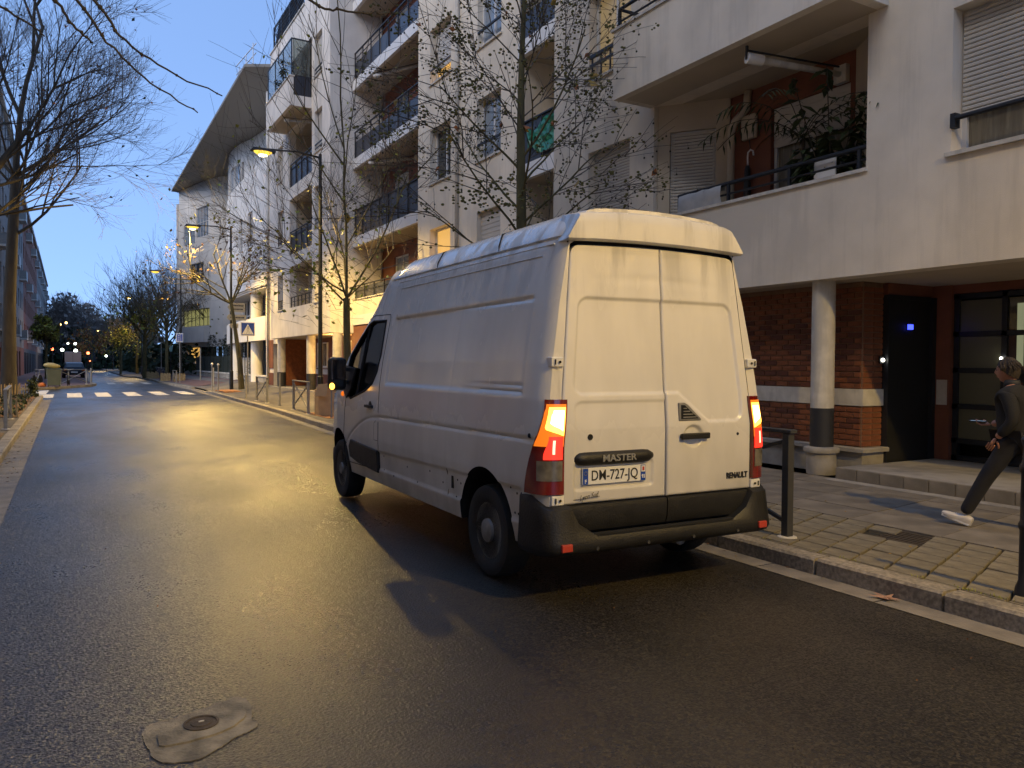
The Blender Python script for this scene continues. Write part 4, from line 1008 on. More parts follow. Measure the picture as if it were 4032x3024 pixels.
# ================================================================ street lamps
MT['lampglass'] = MT['lens']
def street_lamp(label, x, y, h, armx, head_z, energy, col=(1,.65,.17), z0=.13):
    t = thing('street_lamp', label, 'street lamp', (x,y,z0), group='street lamps over the road')
    bb = B(); bb.tube([(0,0,0),(0,0,1.0),(0,0,1.02),(0,0,h-z0)], [.1,.1,.075,.05], 14); bb.build('pole', 'lamppole', t, world=False, smooth=True, autos=40)
    hx = armx-x; hz = head_z-z0
    bb = B(); bb.tube([(0,0,h-z0-.12),(hx*.4,0,h-z0-.02),(hx*.85,0,hz+.1)], [.035,.03,.025], 8); bb.build('arm', 'lamppole', t, world=False, smooth=True)
    bb = B(); s_ = -1 if hx < 0 else 1
    bb.add([(hx-.38,-.13,hz),(hx+.38,-.1,hz),(hx+.38,.1,hz),(hx-.38,.13,hz),(hx-.3,-.09,hz+.1),(hx+.38,-.05,hz+.12),(hx+.38,.05,hz+.12),(hx-.3,.09,hz+.1)],
        [(0,1,5,4),(1,2,6,5),(2,3,7,6),(3,0,4,7),(4,5,6,7)]); hd = bb.build('lamp_head', 'metal', t, world=False)
    bb = B(); bb.lathe([(.001,-.12),(.08,-.10),(.14,-.045),(.16,.0)], (0,0,0), 14); bb.v = [(hx+p[0]*1.8,p[1]*1.1,hz+p[2]) for p in bb.v]; bb.build('lens', 'lens', t, world=False, smooth=True)
    if energy: bb = B(); bb.ball((0,0,0), .1, 12, .7); bb.v = [(hx+p[0]*1.5,p[1],hz-.085+p[2]) for p in bb.v]; bb.build('bright_core', 'lensc', t, world=False, smooth=True)
    if energy: point('lamp_light', (hx,0,hz-.2), energy, col, .13, t, spot=158, rot=(0,R_(13),0))
    return t
LE = 880
street_lamp('tall street lamp standing behind the van mirror, lit yellow', 7.2, 25.4, 8.35, 5.38, 8.18, LE)
street_lamp('second lit street lamp, beside the direction signs', 7.25, 41.7, 8.4, 5.44, 8.26, LE)
street_lamp('third street lamp left of the modern building, dark pole against the sky', 7.3, 62.3, 8.3, 5.6, 8.1, 0)
street_lamp('distant lit lamp above the bare trees on the right', 7.2, 96, 8.9, 6.0, 8.6, LE*.35)
street_lamp('small far lit lamp over the middle of the road', 6.8, 150, 7.2, 4.6, 6.8, LE*.4)
street_lamp('street lamp behind the photographer lighting the van rear', 7.0, -4.2, 8.4, 5.3, 8.2, LE*.76, col=(1,.64,.14))

# ================================================================ posts, barriers, signs
def barrier(label, p0, p1, h=.92, z0=.13, cross=True, group='steel pedestrian barriers along the kerb', mt='postm'):
    p0 = Vector((*p0,0)); p1 = Vector((*p1,0)); d = p1-p0; L = d.length; rz = math.atan2(d.y,d.x)
    t = thing('pedestrian_barrier', label, 'barrier', (p0.x,p0.y,z0), rz, group)
    for x in (0,L):
        bb = B(); bb.box(x-.035,x+.035,-.035,.035,0,h-.03); bb.build('post', mt, t, world=False, bevel=.005)
    bb = B(); bb.box(-.06,L+.06,-.04,.04,h-.03,h); bb.build('top_rail', mt, t, world=False, bevel=.005)
    if cross:
        bb = B(); bb.bar((.03,0,.14),(L/2,0,h*.52),.03); bb.bar((L/2,0,h*.52),(L-.03,0,h-.1),.03); bb.bar((.03,0,h-.1),(L/2,.0,h*.52),.03); bb.bar((L/2,0,h*.52),(L-.03,0,.14),.03); bb.build('cross_brace', mt, t, world=False)
    bb = B(); bb.lathe([(.085,0),(.08,.012),(.05,.016)], (0,0,0), 12); bb.lathe([(.085,0),(.08,.012),(.05,.016)], (L,0,0), 12); bb.build('foot', 'coping', t, world=False)
barrier('steel barrier on the paving right behind the van, nearest the camera', (5.3,4.6), (5.34,6.9), mt='postd')
barrier('steel barrier just left of the cardboard box by the kerb', (5.93,22.14), (6.08,24.39))
barrier('steel barrier further along the kerb, right of the bollards', (6.19,28.6), (6.26,30.7))
barrier('grey barrier on the left sidewalk in front of the big tree', (-1.15,19.8), (-1.25,23.2), h=.85, group='barriers on the left sidewalk')
barrier('barrier at the corner of the far left pavement behind the wheelie bin', (-.35,52.4), (1.05,56.5), h=.95, group='barriers on the left sidewalk')
barrier('barrier around a tree pit at the far right corner', (6.55,58.5), (6.6,61), h=.85, group='steel pedestrian barriers along the kerb')
def bollard(label, x, y, h, ballr=0, mat='postm', r=.035, group='slim posts on the right sidewalk'):
    t = thing('bollard', label, 'bollard', (x,y,grd(x,y) if x > 5 else .13), group=group)
    bb = B(); bb.lathe([(r*1.3,0),(r*1.3,.04),(r,.06),(r,h)], (0,0,0), 12); bb.build('post', mat, t, world=False, smooth=True, autos=40)
    if ballr: bb = B(); bb.ball((0,0,h+ballr*.8), ballr, 12); bb.build('ball_top', 'white', t, world=False, smooth=True)
bollard('plain steel post between the two kerb barriers', 6.17, 26.6, 1.1)
bollard('plain steel post at the left end of the kerb barriers', 6.28, 32.9, .95)
bollard('white topped slim bollard, left of the pair at the crossing', 6.28, 41.4, 1.3, .06)
bollard('white topped slim bollard, right of the pair at the crossing', 6.41, 40.4, 1.28, .055)
bollard('shorter slim bollard behind the white topped pair', 7.3, 47.6, 1.05)
bollard('plain post at the very corner of the far left pavement', 1.35, 58.2, 1.0, r=.06)
bollard('thin upright post beside the cardboard box', 6.05, 20.3, .95, r=.02)
# cast post at the right edge of the picture
t = thing('cast_post', 'dark ribbed metal post at the right edge of the picture, beside the kerb', 'post', (5.30,2.70,.13))
bb = B(); bb.lathe([(.06,0),(.055,.05),(.038,.1),(.036,.42),(.046,.44),(.046,.46),(.036,.48),(.034,.78),(.045,.8),(.045,.83),(.03,.86),(.026,.95),(.04,1.0),(.001,1.06)], (0,0,0), 16); bb.build('shaft', 'metal', t, world=False, smooth=True, autos=35)
# pedestrian crossing sign
t = thing('crossing_sign', 'square blue pedestrian crossing sign on a thin pole', 'road sign', (7.05,36.5,grd(7.05,36.5)))
bb = B(); bb.lathe([(.03,0),(.03,2.6)], (0,0,0), 10); bb.build('pole', 'postm', t, world=False, smooth=True, autos=40)
# plate faces the camera direction (-y)
def plate(t, x0, x1, z0, z1, y=0, mat='signw', name='plate', th=.02):
    bb = B(); bb.box(x0,x1,y,y+th,z0,z1); return bb.build(name, mat, t, world=False, bevel=.01)
gz = grd(7.05,36.5)
plate(t,-.31,.31,2.76-gz,3.37-gz,-.05); plate(t,-.275,.275,2.795-gz,3.335-gz,-.056,'blue','blue_field',.004)
bb = B(); bb.ext([(-.25,-.06,2.83-gz),(.25,-.06,2.83-gz),(0,-.06,3.29-gz)], (0,.003,0)); bb.build('white_triangle', 'signw', t, world=False)
bb = B(); zc = 2.85-gz
bb.ball((.01,-.064,zc+.315), .026, 8)
def fl(a, c, w_): bb.bar((a[0],-.064,zc+a[1]), (c[0],-.064,zc+c[1]), w_, .004)
fl((.01,.29),(0,.16),.055); fl((0,.17),(-.055,.04),.03); fl((0,.17),(.05,.1),.03); fl((.05,.1),(.075,.03),.026); fl((.0,.27),(-.06,.18),.02); fl((.01,.27),(.075,.2),.02)
for i in range(4): fl((-.17+i*.1,.0),(-.14+i*.1,.045),.035)
bb.build('walking_figure', 'black', t, world=False)
# blue information sign further away
t = thing('zone_sign', 'small white and blue sign on a pole left of the modern building', 'road sign', (6.9,57.3,grd(6.9,57.3)))
bb = B(); bb.lathe([(.03,0),(.03,3.3)], (-.27,0,0), 8); bb.build('pole', 'postm', t, world=False)
gz = grd(6.9,57.3)
plate(t,-.5,-.06,2.9-gz,3.5-gz,-.05); plate(t,-.44,-.22,2.96-gz,3.44-gz,-.056,'blue','blue_field',.004); plate(t,-.19,-.1,2.96-gz,3.44-gz,-.056,'blue','blue_bar',.004)
for i in range(3): plate(t,-.38,-.28,3.02-gz+i*.14,3.08-gz+i*.14,-.062,'signw','white_mark',.004)
t = thing('sign_post', 'thin post with a small plate in front of the dark green fence', 'post', (7.9,57.0,grd(7.9,57)))
bb = B(); bb.lathe([(.045,0),(.045,2.2)], (0,0,0), 8); bb.build('pole', 'postm', t, world=False)
# direction signs on the second lamp pole
t = thing('direction_signs', 'stack of cream direction arrows on the second lamp pole', 'direction sign', (7.32,41.55,3.2))
def arrow(x0, x1, z0, z1, tip, nm):
    bb = B(); h = (z1-z0)/2; px_ = x0-h*.7 if tip < 0 else x0
    bb.ext([(px_,-.06,z0+h),(x0,-.06,z0),(x1,-.06,z0),(x1,-.06,z1),(x0,-.06,z1)], (0,.03,0)); o = bb.build(nm, 'signback', t, world=False)
    bb = B(); r2 = random.Random(int(z0*100)); 
    zz = [z0+h] if z1-z0 < .35 else [z0+h*.6, z0+h*1.4]
    for zc_ in zz:
        x = x0+.08
        while x < x1-.1:
            w_ = r2.uniform(.02,.05); bb.box(x,x+w_,-.066,-.061,zc_-.035,zc_+.035); x += w_+.018
    bb.build('lettering', 'greycol', o, world=False)
arrow(-.12,.58,.92,1.38,-1,'arrow_plate'); arrow(-.22,.62,.50,.78,-1,'arrow_plate'); arrow(-.12,.24,.1,.34,-1,'arrow_plate')
# cardboard box beside the kerb
t = thing('cardboard_box', 'tall open cardboard box with a hanging flap on the kerb ahead of the van', 'box', (6.12,21.4,.13))
bb = B(); bb.box(-.16,.32,-.2,.2,0,.72); bb.build('carton', 'cardboard', t, world=False, bevel=.004)
bb = B(); bb.add([(-.18,-.22,.86),(.1,-.24,.88),(.02,-.3,.52),(-.3,-.26,.56),(-.18,-.215,.865),(.1,-.235,.885),(.02,-.29,.525),(-.3,-.25,.565)], [(0,1,2,3),(7,6,5,4),(0,4,5,1),(1,5,6,2),(2,6,7,3),(3,7,4,0)]); bb.build('flap', 'cardboard', t, world=False)
bb = B(); bb.add([(-.16,-.2,.72),(.3,-.2,.72),(.28,-.23,.86),(-.18,-.22,.86)], [(0,1,2,3)]); bb.build('flap', 'cardboard', t, world=False)
b = B(); b.prism([(5.9,20.1),(6.9,20.1),(6.95,22.6),(5.95,22.6)], .12, .142); b.build('tree_pit', 'redsoil', sw)
b = B(); b.prism([(6.4,38.6),(8.4,38.6),(8.4,41.2),(6.4,41.2)], .12, .2); b.build('tree_pit', 'redsoil', sw)
# clutter on the left far corner: bin, bag, cargo bike shapes, car
t = thing('wheelie_bin', 'olive plastic wheelie bin at the corner of the far left pavement', 'bin', (-.66,51.2,.12))
bb = B(); bb.add([(-.31,-.3,.08),(.31,-.3,.08),(.31,.3,.08),(-.31,.3,.08),(-.38,-.38,.98),(.38,-.38,.98),(.38,.38,.98),(-.38,.38,.98)], [(0,3,2,1),(4,5,6,7),(0,1,5,4),(1,2,6,5),(2,3,7,6),(3,0,4,7)]); bb.build('body', 'bin', t, world=False, bevel=.03)
bb = B(); bb.box(-.4,.4,-.4,.4,.98,1.03); bb.build('lid', 'bin', t, world=False, bevel=.015)
for x in (-.28,.28): bb = B(); bb.lathe([(.1,-.03),(.1,.03)], (x,.3,.1), 12, 'x'); bb.build('wheel', 'black', t, world=False)
t = thing('rubbish_bag', 'yellow rubbish bag lying across the top of the wheelie bin', 'bag', (-.75,51.1,1.15))
bb = B(); bb.ball((0,0,.17), .2, 12, .8); bb.v = [(p[0]*2.4+p[2]*0-.05*math.sin(p[0]*9), p[1], p[2]-.25*p[0]+.015*math.sin(p[0]*40)) for p in bb.v]; bb.build('bag', 'yellow', t, world=False, smooth=True)
t = thing('orange_heap', 'orange cloth heap on the ground left of the wheelie bin', 'cloth', (-1.25,51.2,.12))
bb = B(); bb.ball((0,0,.12), .17, 10, .8); bb.v = [(p[0]*1.3, p[1], p[2]+.02*math.sin(p[0]*30)) for p in bb.v]; bb.build('cloth', 'orange', t, world=False, smooth=True)
def two_wheeler(label, x, y, rz, kind, group):
    t = thing(kind, label, 'bicycle' if kind == 'bicycle' else 'scooter', (x,y,.13), rz, group)
    rr = .33 if kind == 'bicycle' else .24; wb = 1.05 if kind == 'bicycle' else 1.25; tw = .02 if kind == 'bicycle' else .06
    for sx in (-wb/2, wb/2):
        bb = B(); bb.lathe([(rr-tw*2,-tw),(rr,-tw*.8),(rr,tw*.8),(rr-tw*2,tw),(rr-tw*2,-tw)], (sx,0,rr), 18, 'y'); bb.lathe([(.05,-tw),(.05,tw)], (sx,0,rr), 8, 'y')
        for a in range(6): bb.bar((sx,0,rr),(sx+rr*.9*math.cos(a*1.047),0,rr+rr*.9*math.sin(a*1.047)),.008)
        bb.build('wheel', 'black', t, world=False)
    bb = B(); h = .95
    bb.tube([(wb/2,0,rr),(wb/2-.14,0,h)], .02, 6); bb.tube([(-wb/2,0,rr),(-.15,0,.28),(wb/2-.12,0,.75)], .02, 6); bb.tube([(-.15,0,.28),(-.22,0,.85)], .018, 6)
    bb.tube([(-.2,0,.75),(wb/2-.12,0,.78)], .02, 6); bb.tube([(wb/2-.14,-.25,h+.02),(wb/2-.1,0,h),(wb/2-.14,.25,h+.02)], .015, 6); bb.build('frame', 'postm', t, world=False)
    bb = B(); bb.box(-.36,-.1,-.07,.07,.85,.91)
    if kind == 'scooter': bb.box(-.62,.1,-.16,.16,.45,.72); bb.box(.28,.42,-.2,.2,.35,.9)
    bb.build('saddle' if kind == 'bicycle' else 'body', 'black' if kind == 'bicycle' else 'panel', t, world=False, bevel=.02)
    if kind == 'scooter': bb = B(); bb.ball((wb/2-.03,0,.82), .07, 8); bb.build('headlamp', 'white', t, world=False)
two_wheeler('bicycle parked left of the wheelie bin', -1.5, 52.3, 1.3, 'bicycle', 'two wheelers by the far left corner')
two_wheeler('bicycle parked between the bin and the dark car', .05, 53.6, 1.5, 'bicycle', 'two wheelers by the far left corner')
two_wheeler('scooter with white headlamp by the planter on the far right kerb', 6.6, 68, 1.7, 'scooter', 'scooters along the far right kerb')
two_wheeler('scooter behind the first one on the far right kerb', 6.9, 74, 1.6, 'scooter', 'scooters along the far right kerb')
two_wheeler('third scooter, further along the right kerb', 6.7, 86, 1.8, 'scooter', 'scooters along the far right kerb')
# parked car
def car(label, x, y, rz, mat, cat='car', sc_=1.0, name='parked_car', group=None):
    t = thing(name, label, cat, (x,y,.02), rz, group)
    prof = [(-2.1,.35),(-2.15,.75),(-2.05,1.0),(-1.75,1.38),(-1.2,1.46),(.1,1.45),(.8,1.05),(1.8,.92),(2.1,.7),(2.1,.3)]
    bb = B(); n = len(prof); vs = []
    for s_ in (-1,1):
        for px_,pz_ in prof: ww = .82 if pz_ < 1.02 else .66; vs.append((px_, s_*ww, pz_))
    bb.add(vs, [tuple(range(n)), tuple(range(2*n-1,n-1,-1))]+[(i,(i+1)%n,(i+1)%n+n,i+n) for i in range(n)]); bb.build('body', mat, t, world=False, bevel=.05)
    bb = B(); bb.add([(-2.07,-.6,1.02),(-2.07,.6,1.02),(-1.78,.56,1.36),(-1.78,-.56,1.36)], [(0,1,2,3)]); bb.v = [(p[0]-.02,p[1],p[2]+.01) for p in bb.v]; bb.build('rear_window', 'glass', t, world=False)
    for px_ in (-1.3,1.3):
        for s_ in (-1,1):
            bb = B(); bb.lathe([(.18,-.1),(.31,-.1),(.31,.1),(.18,.1),(.001,.07)], (px_,s_*.74,.31), 18, 'y'); bb.build('wheel', 'black', t, world=False)
    for s_ in (-1,1):
        bb = B(); bb.box(-2.16,-2.1,s_*.68-.12,s_*.68+.12,.7,.88); bb.build('tail_lamp', 'orange', t, world=False)
    bb = B(); bb.box(-2.17,-2.14,-.26,.26,.55,.66); bb.build('number_plate', 'signw', t, world=False)
MT['carblue'] = M('dark_blue_paint', (.008,.012,.025), .35); MT['carwhite'] = M('white_car_paint', (.3,.3,.29), .4)
car('dark blue car parked nose away beyond the wheelie bin', .45, 80, R_(92), 'carblue')
t = thing('delivery_truck', 'small white box truck far down the street in front of the lights', 'truck', (.6,112,.02))
bb = B(); bb.box(-.9,.9,-2,2.2,.7,2.7); bb.build('box_body', 'carwhite', t, world=False, bevel=.05)
bb = B(); bb.box(-.8,.8,2.2,3.6,.5,1.9); bb.build('cab', 'carwhite', t, world=False, bevel=.08)
for x in (-.75,.75):
    for y in (-1.4,2.6): bb = B(); bb.lathe([(.38,-.12),(.38,.12)], (x,y,.38), 16, 'x'); bb.build('wheel', 'black', t, world=False)
bb = B(); bb.box(-.01,.01,-2.02,-2.0,.8,2.6); bb.build('door_seam', 'greycol', t, world=False)
for i,(lab,x,y,z,r,m_) in enumerate([('red traffic light glowing left of the far truck',-1.5,105,2.95,.16,'glow_red'),('white shop light left above the far truck',-.55,115,3.0,.2,'glow_white'),('white shop light right above the far truck',.95,115,2.9,.22,'glow_white'),('small white light over the far truck',.1,125,4.0,.12,'glow_white'),('second small white light over the far truck',.95,120,3.9,.16,'glow_white'),('red light cluster right of the far truck',2.2,108,2.55,.17,'glow_red'),('green traffic light below the far white lights',1.45,112,1.3,.12,'glow_green'),('amber light in the far trees, left one',-.9,140,7.2,.16,'glow_amb'),('amber light in the far trees, right one',-.1,140,7.5,.18,'glow_amb'),('small pale light beside the far right trees',4.6,120,2.3,.14,'glow_white'),('tiny red light under the far red cluster',2.4,108,1.6,.07,'glow_red')]):
    t = thing('distant_light', lab, 'light', (x,y,z), group='distant lights at the end of the street')
    bb = B(); bb.ball((0,0,0), r, 10); bb.build('glow', m_, t, world=False, smooth=True)
    bb = B(); bb.tube([(0,.2,.1),(0,.25,-z+.1)], .04, 5); bb.build('mast', 'metal', t, world=False)
t = thing('square_mirror', 'square grey framed board on a post beside the far right trees', 'sign', (6.6,69,.13))
bb = B(); bb.box(-.3,.25,-.03,.0,2.95,3.5); bb.build('frame', 'postm', t, world=False); bb = B(); bb.box(-.2,.15,-.04,-.031,3.05,3.4); bb.build('face', 'black', t, world=False)
bb = B(); bb.tube([(0,.03,0),(0,.03,3.3)], .03, 6); bb.build('pole', 'postm', t, world=False)
t = thing('green_banner', 'small pale green hanging sign beside the square board', 'sign', (7.1,67,.13))
MT['palegreen'] = M('pale_green_sign', (.2,.38,.36), .5)
bb = B(); bb.add([(-.15,0,2.7),(.15,0,2.7),(.1,0,2.25),(-.1,0,2.25),(-.15,.03,2.7),(.15,.03,2.7),(.1,.03,2.25),(-.1,.03,2.25)], [(0,1,2,3),(7,6,5,4),(0,4,5,1),(1,5,6,2),(2,6,7,3),(3,7,4,0)]); bb.build('shade', 'palegreen', t, world=False); bb = B(); bb.tube([(0,.04,0),(0,.04,2.3)], .025, 6); bb.build('pole', 'metal', t, world=False)
# wooden planters on the far right
for i,(lab,x,y,w_) in enumerate([('low wooden planter round the far right tree',6.35,73,.9),('second wooden planter on the far right kerb',6.4,64,.6),('third wooden planter beside the lamp pole',7.0,61,.7)]):
    t = thing('wooden_planter', lab, 'planter', (x,y,.13), group='wooden planters along the far right kerb')
    for j in range(9):
        a = -w_/2+j*w_/8
        for yy in (-w_/2,w_/2): bb = B(); bb.box(a-.04,a+.03,yy-.015,yy+.015,0,.55+.06*math.sin(j*2.3)); bb.build('plank', 'stake', t, world=False)
        for xx in (-w_/2,w_/2): bb = B(); bb.box(xx-.015,xx+.015,a-.04,a+.03,0,.55+.06*math.sin(j*1.7)); bb.build('plank', 'stake', t, world=False)
# stake fences round the left planting strip
def stake_fence(label, p0, p1, n, seed, h=.5):
    t = thing('stake_fence', label, 'fence', (*p0,.13)); r2 = random.Random(seed); d = Vector((p1[0]-p0[0],p1[1]-p0[1],0))
    for i in range(n):
        p = d*(i/(n-1)); hh = h*r2.uniform(.85,1.1); a = r2.uniform(-.03,.03); bb = B()
        bb.add([(p.x-.028,p.y-.012,0),(p.x+.028,p.y-.012,0),(p.x+.028,p.y+.012,0),(p.x-.028,p.y+.012,0),(p.x-.022+a,p.y-.01,hh),(p.x+.02+a,p.y-.01,hh+.03),(p.x+.02+a,p.y+.01,hh+.03),(p.x-.022+a,p.y+.01,hh)], [(4,5,6,7),(0,1,5,4),(1,2,6,5),(2,3,7,6),(3,0,4,7)])
        bb.build('stake', 'stake', t, world=False)
    bb = B(); bb.tube([(0,0,.35),(d.x,d.y,.35)], .004, 4); bb.tube([(0,0,.15),(d.x,d.y,.15)], .004, 4); bb.build('wire', 'metal', t, world=False)
stake_fence('split stake fence across the far end of the left planting strip', (-2.5,37.6), (-1.2,37.5), 15, 1)
stake_fence('split stake fence along the near end of the left planting strip', (-2.3,24.2), (-1.15,24.1), 10, 2)
stake_fence('split stake fence along the building side of the planting strip', (-2.5,24.4), (-2.6,37.4), 34, 3)
# ================================================================ the van
def itp(tab, x):
    if x <= tab[0][0]: return tab[0][1]
    for (a,c),(d,e) in zip(tab, tab[1:]):
        if x <= d: return c+(e-c)*(x-a)/(d-a)
    return tab[-1][1]
def sm(a, b_, x): t = max(0, min(1, (x-a)/(b_-a))); return t*t*(3-2*t)
def paint():
    m = M('van_white_paint', (.72,.72,.7), .22, coat=.6); n = m.node_tree; b_ = n.nodes['Principled BSDF']
    tc = n.nodes.new('ShaderNodeTexCoord')
    def nz(scale, st, d=5):
        mp = n.nodes.new('ShaderNodeMapping'); mp.inputs['Scale'].default_value = st; n.links.new(tc.outputs['Object'], mp.inputs[0])
        t = n.nodes.new('ShaderNodeTexNoise'); t.inputs['Scale'].default_value = scale; t.inputs['Detail'].default_value = d; n.links.new(mp.outputs[0], t.inputs['Vector']); return t.outputs['Fac']
    streak = nz(9, (1,1,.07)); blot = nz(2.2, (1,1,1)); fine = nz(30, (1,1,1))
    sp = n.nodes.new('ShaderNodeSeparateXYZ'); n.links.new(tc.outputs['Object'], sp.inputs[0])
    def mrange(src, a, c, d, e):
        r = n.nodes.new('ShaderNodeMapRange'); r.inputs['From Min'].default_value = a; r.inputs['From Max'].default_value = c; r.inputs['To Min'].default_value = d; r.inputs['To Max'].default_value = e; n.links.new(src, r.inputs['Value']); return r.outputs[0]
    def mth(op, a, c):
        q = n.nodes.new('ShaderNodeMath'); q.operation = op
        for i,v in enumerate((a,c)):
            if isinstance(v,(int,float)): q.inputs[i].default_value = v
            else: n.links.new(v, q.inputs[i])
        return q.outputs[0]
    low = mrange(sp.outputs['Z'], .35, 1.25, 1, 0)
    d1 = mth('MULTIPLY', mth('MULTIPLY', low, mrange(blot,.3,.7,.45,1)), .75)
    d2 = mth('MULTIPLY', mth('MULTIPLY', mrange(sp.outputs['Z'], 1.95, 2.35, 0, 1), mrange(streak,.47,.6,0,1)), .34)
    d3 = mth('MULTIPLY', mrange(nz(5,(1,1,.3)),.4,.8,0,1), .16)
    dirt = mth('ADD', mth('ADD', d1, d2), d3)
    mx = n.nodes.new('ShaderNodeMix'); mx.data_type = 'RGBA'; n.links.new(dirt, mx.inputs['Factor'])
    mx.inputs['A'].default_value = (.75,.725,.67,1); mx.inputs['B'].default_value = (.2,.185,.16,1)
    n.links.new(mx.outputs['Result'], b_.inputs['Base Color'])
    n.links.new(mrange(dirt,0,.6,.2,.6), b_.inputs['Roughness']); n.links.new(mrange(dirt,0,.4,.6,0), b_.inputs['Coat Weight'])
    return m
MT['van'] = paint()
MT['plastic'] = M('bumper_plastic', (.009,.0088,.0085), .5, var=.3, vs=12, bump=.3, bs=80, var2=.3, vs2=2)
MT['gap'] = M('panel_gap', (.008,.008,.008), .9)
MT['redlens'] = M('red_lens', (.16,.008,.006), .12, spec=.8, coat=.5); MT['redlit'] = EM('lit_red_lens', (1,.03,.015), .35, (.5,.02,.01)); MT['amberlit'] = EM('lit_amber_lens', (1,.45,.05), 1.0, (.6,.3,.05)); MT['amberedge'] = EM('amber_lens_edge', (1,.2,.01), .16, (.5,.15,.02)); MT['hot'] = EM('white_hot_lens', (1,.62,.2), 1.8, (.6,.4,.2)); MT['redhot'] = EM('bright_red_filament', (1,.2,.12), 1.2)
MT['clear'] = M('clear_lens', (.22,.2,.16), .15, .4, var=.3, vs=18); MT['reflector'] = M('red_reflector', (.45,.05,.03), .3)
MT['tyre'] = M('tyre_rubber', (.018,.018,.018), .75, var=.25, vs=14, bump=.4, bs=40); MT['rim'] = M('steel_rim', (.22,.215,.2), .6, .2, var=.35, vs=12)
MT['white2'] = M('hinge_white_paint', (.7,.69,.66), .3); MT['navy'] = M('cab_glass', (.05,.055,.04), .06, spec=.8)
van = thing('delivery_van', 'large white high roof panel van seen from behind with amber and red tail lamps lit', 'van', (3.646,4.178,.005), R_(90-1.29))
WZ = [(.3,.95),(.5,.985),(.8,1.0),(1.1,.997),(1.35,.985),(1.6,.95),(2.0,.875),(2.38,.785),(2.45,.76)]
TT = [(.0,2.67),(3.3,2.675),(3.48,2.65),(3.62,2.57),(3.76,2.41),(3.9,2.23),(4.1,2.07),(4.5,1.78),(4.7,1.60),(4.9,1.42),(5.0,1.36),(5.15,1.29),(5.35,1.15),(5.47,.98),(5.56,.74),(5.6,.5)]
KF = [(4.45,1),(4.9,.985),(5.15,.95),(5.3,.9),(5.42,.83),(5.52,.74),(5.6,.62)]
KRr = [(.092,.935),(.12,.955),(.165,.975),(.24,.99),(.34,1)]
FT = [(3.4,.24),(3.9,.15),(4.7,.12),(5.1,.16),(5.6,.2)]
ZB = .36
def kw(X): return itp(KF, X)*itp(KRr, X)
def tilt(X, z): return .10*max(0, min(1, (z-1.15)/1.2))*max(0, 1-(X-.1)/1.1)
def groove(X, z):
    d = 0.0
    # large upper pressed panel
    if z > 1.2:
        l = sm(3.2,3.16,X)*sm(.34,.40,X)
        topz = 2.035-.01*(X-1.7)/1.5
        fade = .25+.75*sm(.4,2.4,X); pan = .02*fade*sm(1.372,1.39,z)*sm(topz+.012,topz-.012,z)
        gt = .016*math.exp(-((z-topz+.008)/.014)**2); gb = .014*math.exp(-((z-1.392)/.014)**2); g2 = .013*math.exp(-((z-1.44)/.013)**2)*sm(1.8,1.76,X)
        d += l*max(pan, gt, gb, g2)
    zm = 1.085-.045*(X-.24)/3.1
    if .22 < X < 3.34: d += .014*math.exp(-((z-zm)/.011)**2)
    zs_ = .745-.055*(X-.3)/3.0
    if .36 < X < 4.3: d += .012*sm(zs_+.008,zs_-.008,z)*sm(.5,.53,z)
    if 3.36 < X < 4.5:   # curved crease of the cab door
        zc = 1.03-.34*((X-3.36)/1.1)**2; d += .009*math.exp(-((z-zc)/.014)**2)
    for xs in (1.62,):
        d += .003*math.exp(-((X-xs)/.012)**2)
    return d
NX = 262; NZ = 150
def station(X):
    Tt = itp(TT, X); f = itp(FT, X); Ts = Tt-f if Tt > 1.0 else Tt*.8+.36*.2; Ts = max(Ts, ZB+.06)
    if Tt > 2.6: Ts = 2.43
    k = kw(X); P = []
    for i in range(NZ+1):
        z = ZB+(Ts-ZB)*i/NZ; y = itp(WZ, z)*k-groove(X, z); P.append((X+tilt(X,z), y, z))
    ye = P[-1][1]
    if Tt > 2.6:
        cor = [(.76*k-.012,2.437),(.76*k-.016,2.445),(.76*k,2.455),(.748*k,2.48),(.70*k,2.55),(.655*k,2.605),(.62*k,2.628),(.55*k,2.645)]
        s_ = (Tt-2.67)
        cor = [(a, c+s_*(1 if c > 2.5 else .0)) for a,c in cor]
    else:
        a = sm(2.66,2.2,Tt); dw = .13+.0*a
        cor = []
        for i in range(1,9):
            t = i/8*math.pi/2; cor.append((ye-dw*(1-math.cos(t)) , Ts+(f-.03 if Tt > 1.0 else (Tt-Ts)*.8)*math.sin(t)))
    P += [(X+tilt(X,z), y, z) for y,z in cor]
    yl, zl = cor[-1]
    for i in range(1,9):
        t = i/8; P.append((X+tilt(X,Tt), yl*(1-t), zl+(Tt-zl)*(1-(1-t)**2)))
    return P
xs = [.092,.105,.12,.14,.165,.2,.24,.29,.34]; 
while xs[-1] < 5.6: xs.append(xs[-1]+.0205)
xs[-1] = 5.6
bb = B(); rows_ = []
for X in xs:
    P = station(X); full = P+[(a,-y,z) for a,y,z in reversed(P[:-1])]; rows_.append(full)
m_ = len(rows_[0])
for r in rows_: bb.v += r
for i in range(len(rows_)-1):
    for j in range(m_-1): bb.f.append((i*m_+j, i*m_+j+1, (i+1)*m_+j+1, (i+1)*m_+j))
    bb.f.append((i*m_+m_-1, i*m_, (i+1)*m_, (i+1)*m_+m_-1))
bb.f.append(tuple(range(m_))); bb.f.append(tuple(range((len(rows_)-1)*m_+m_-1, (len(rows_)-1)*m_-1, -1)))
bb.mi = [0]*len(bb.f)
HUBS = (.94,4.80)
body = bb.build('body', ['van','gap'], van, world=False, smooth=True)
cut = B()
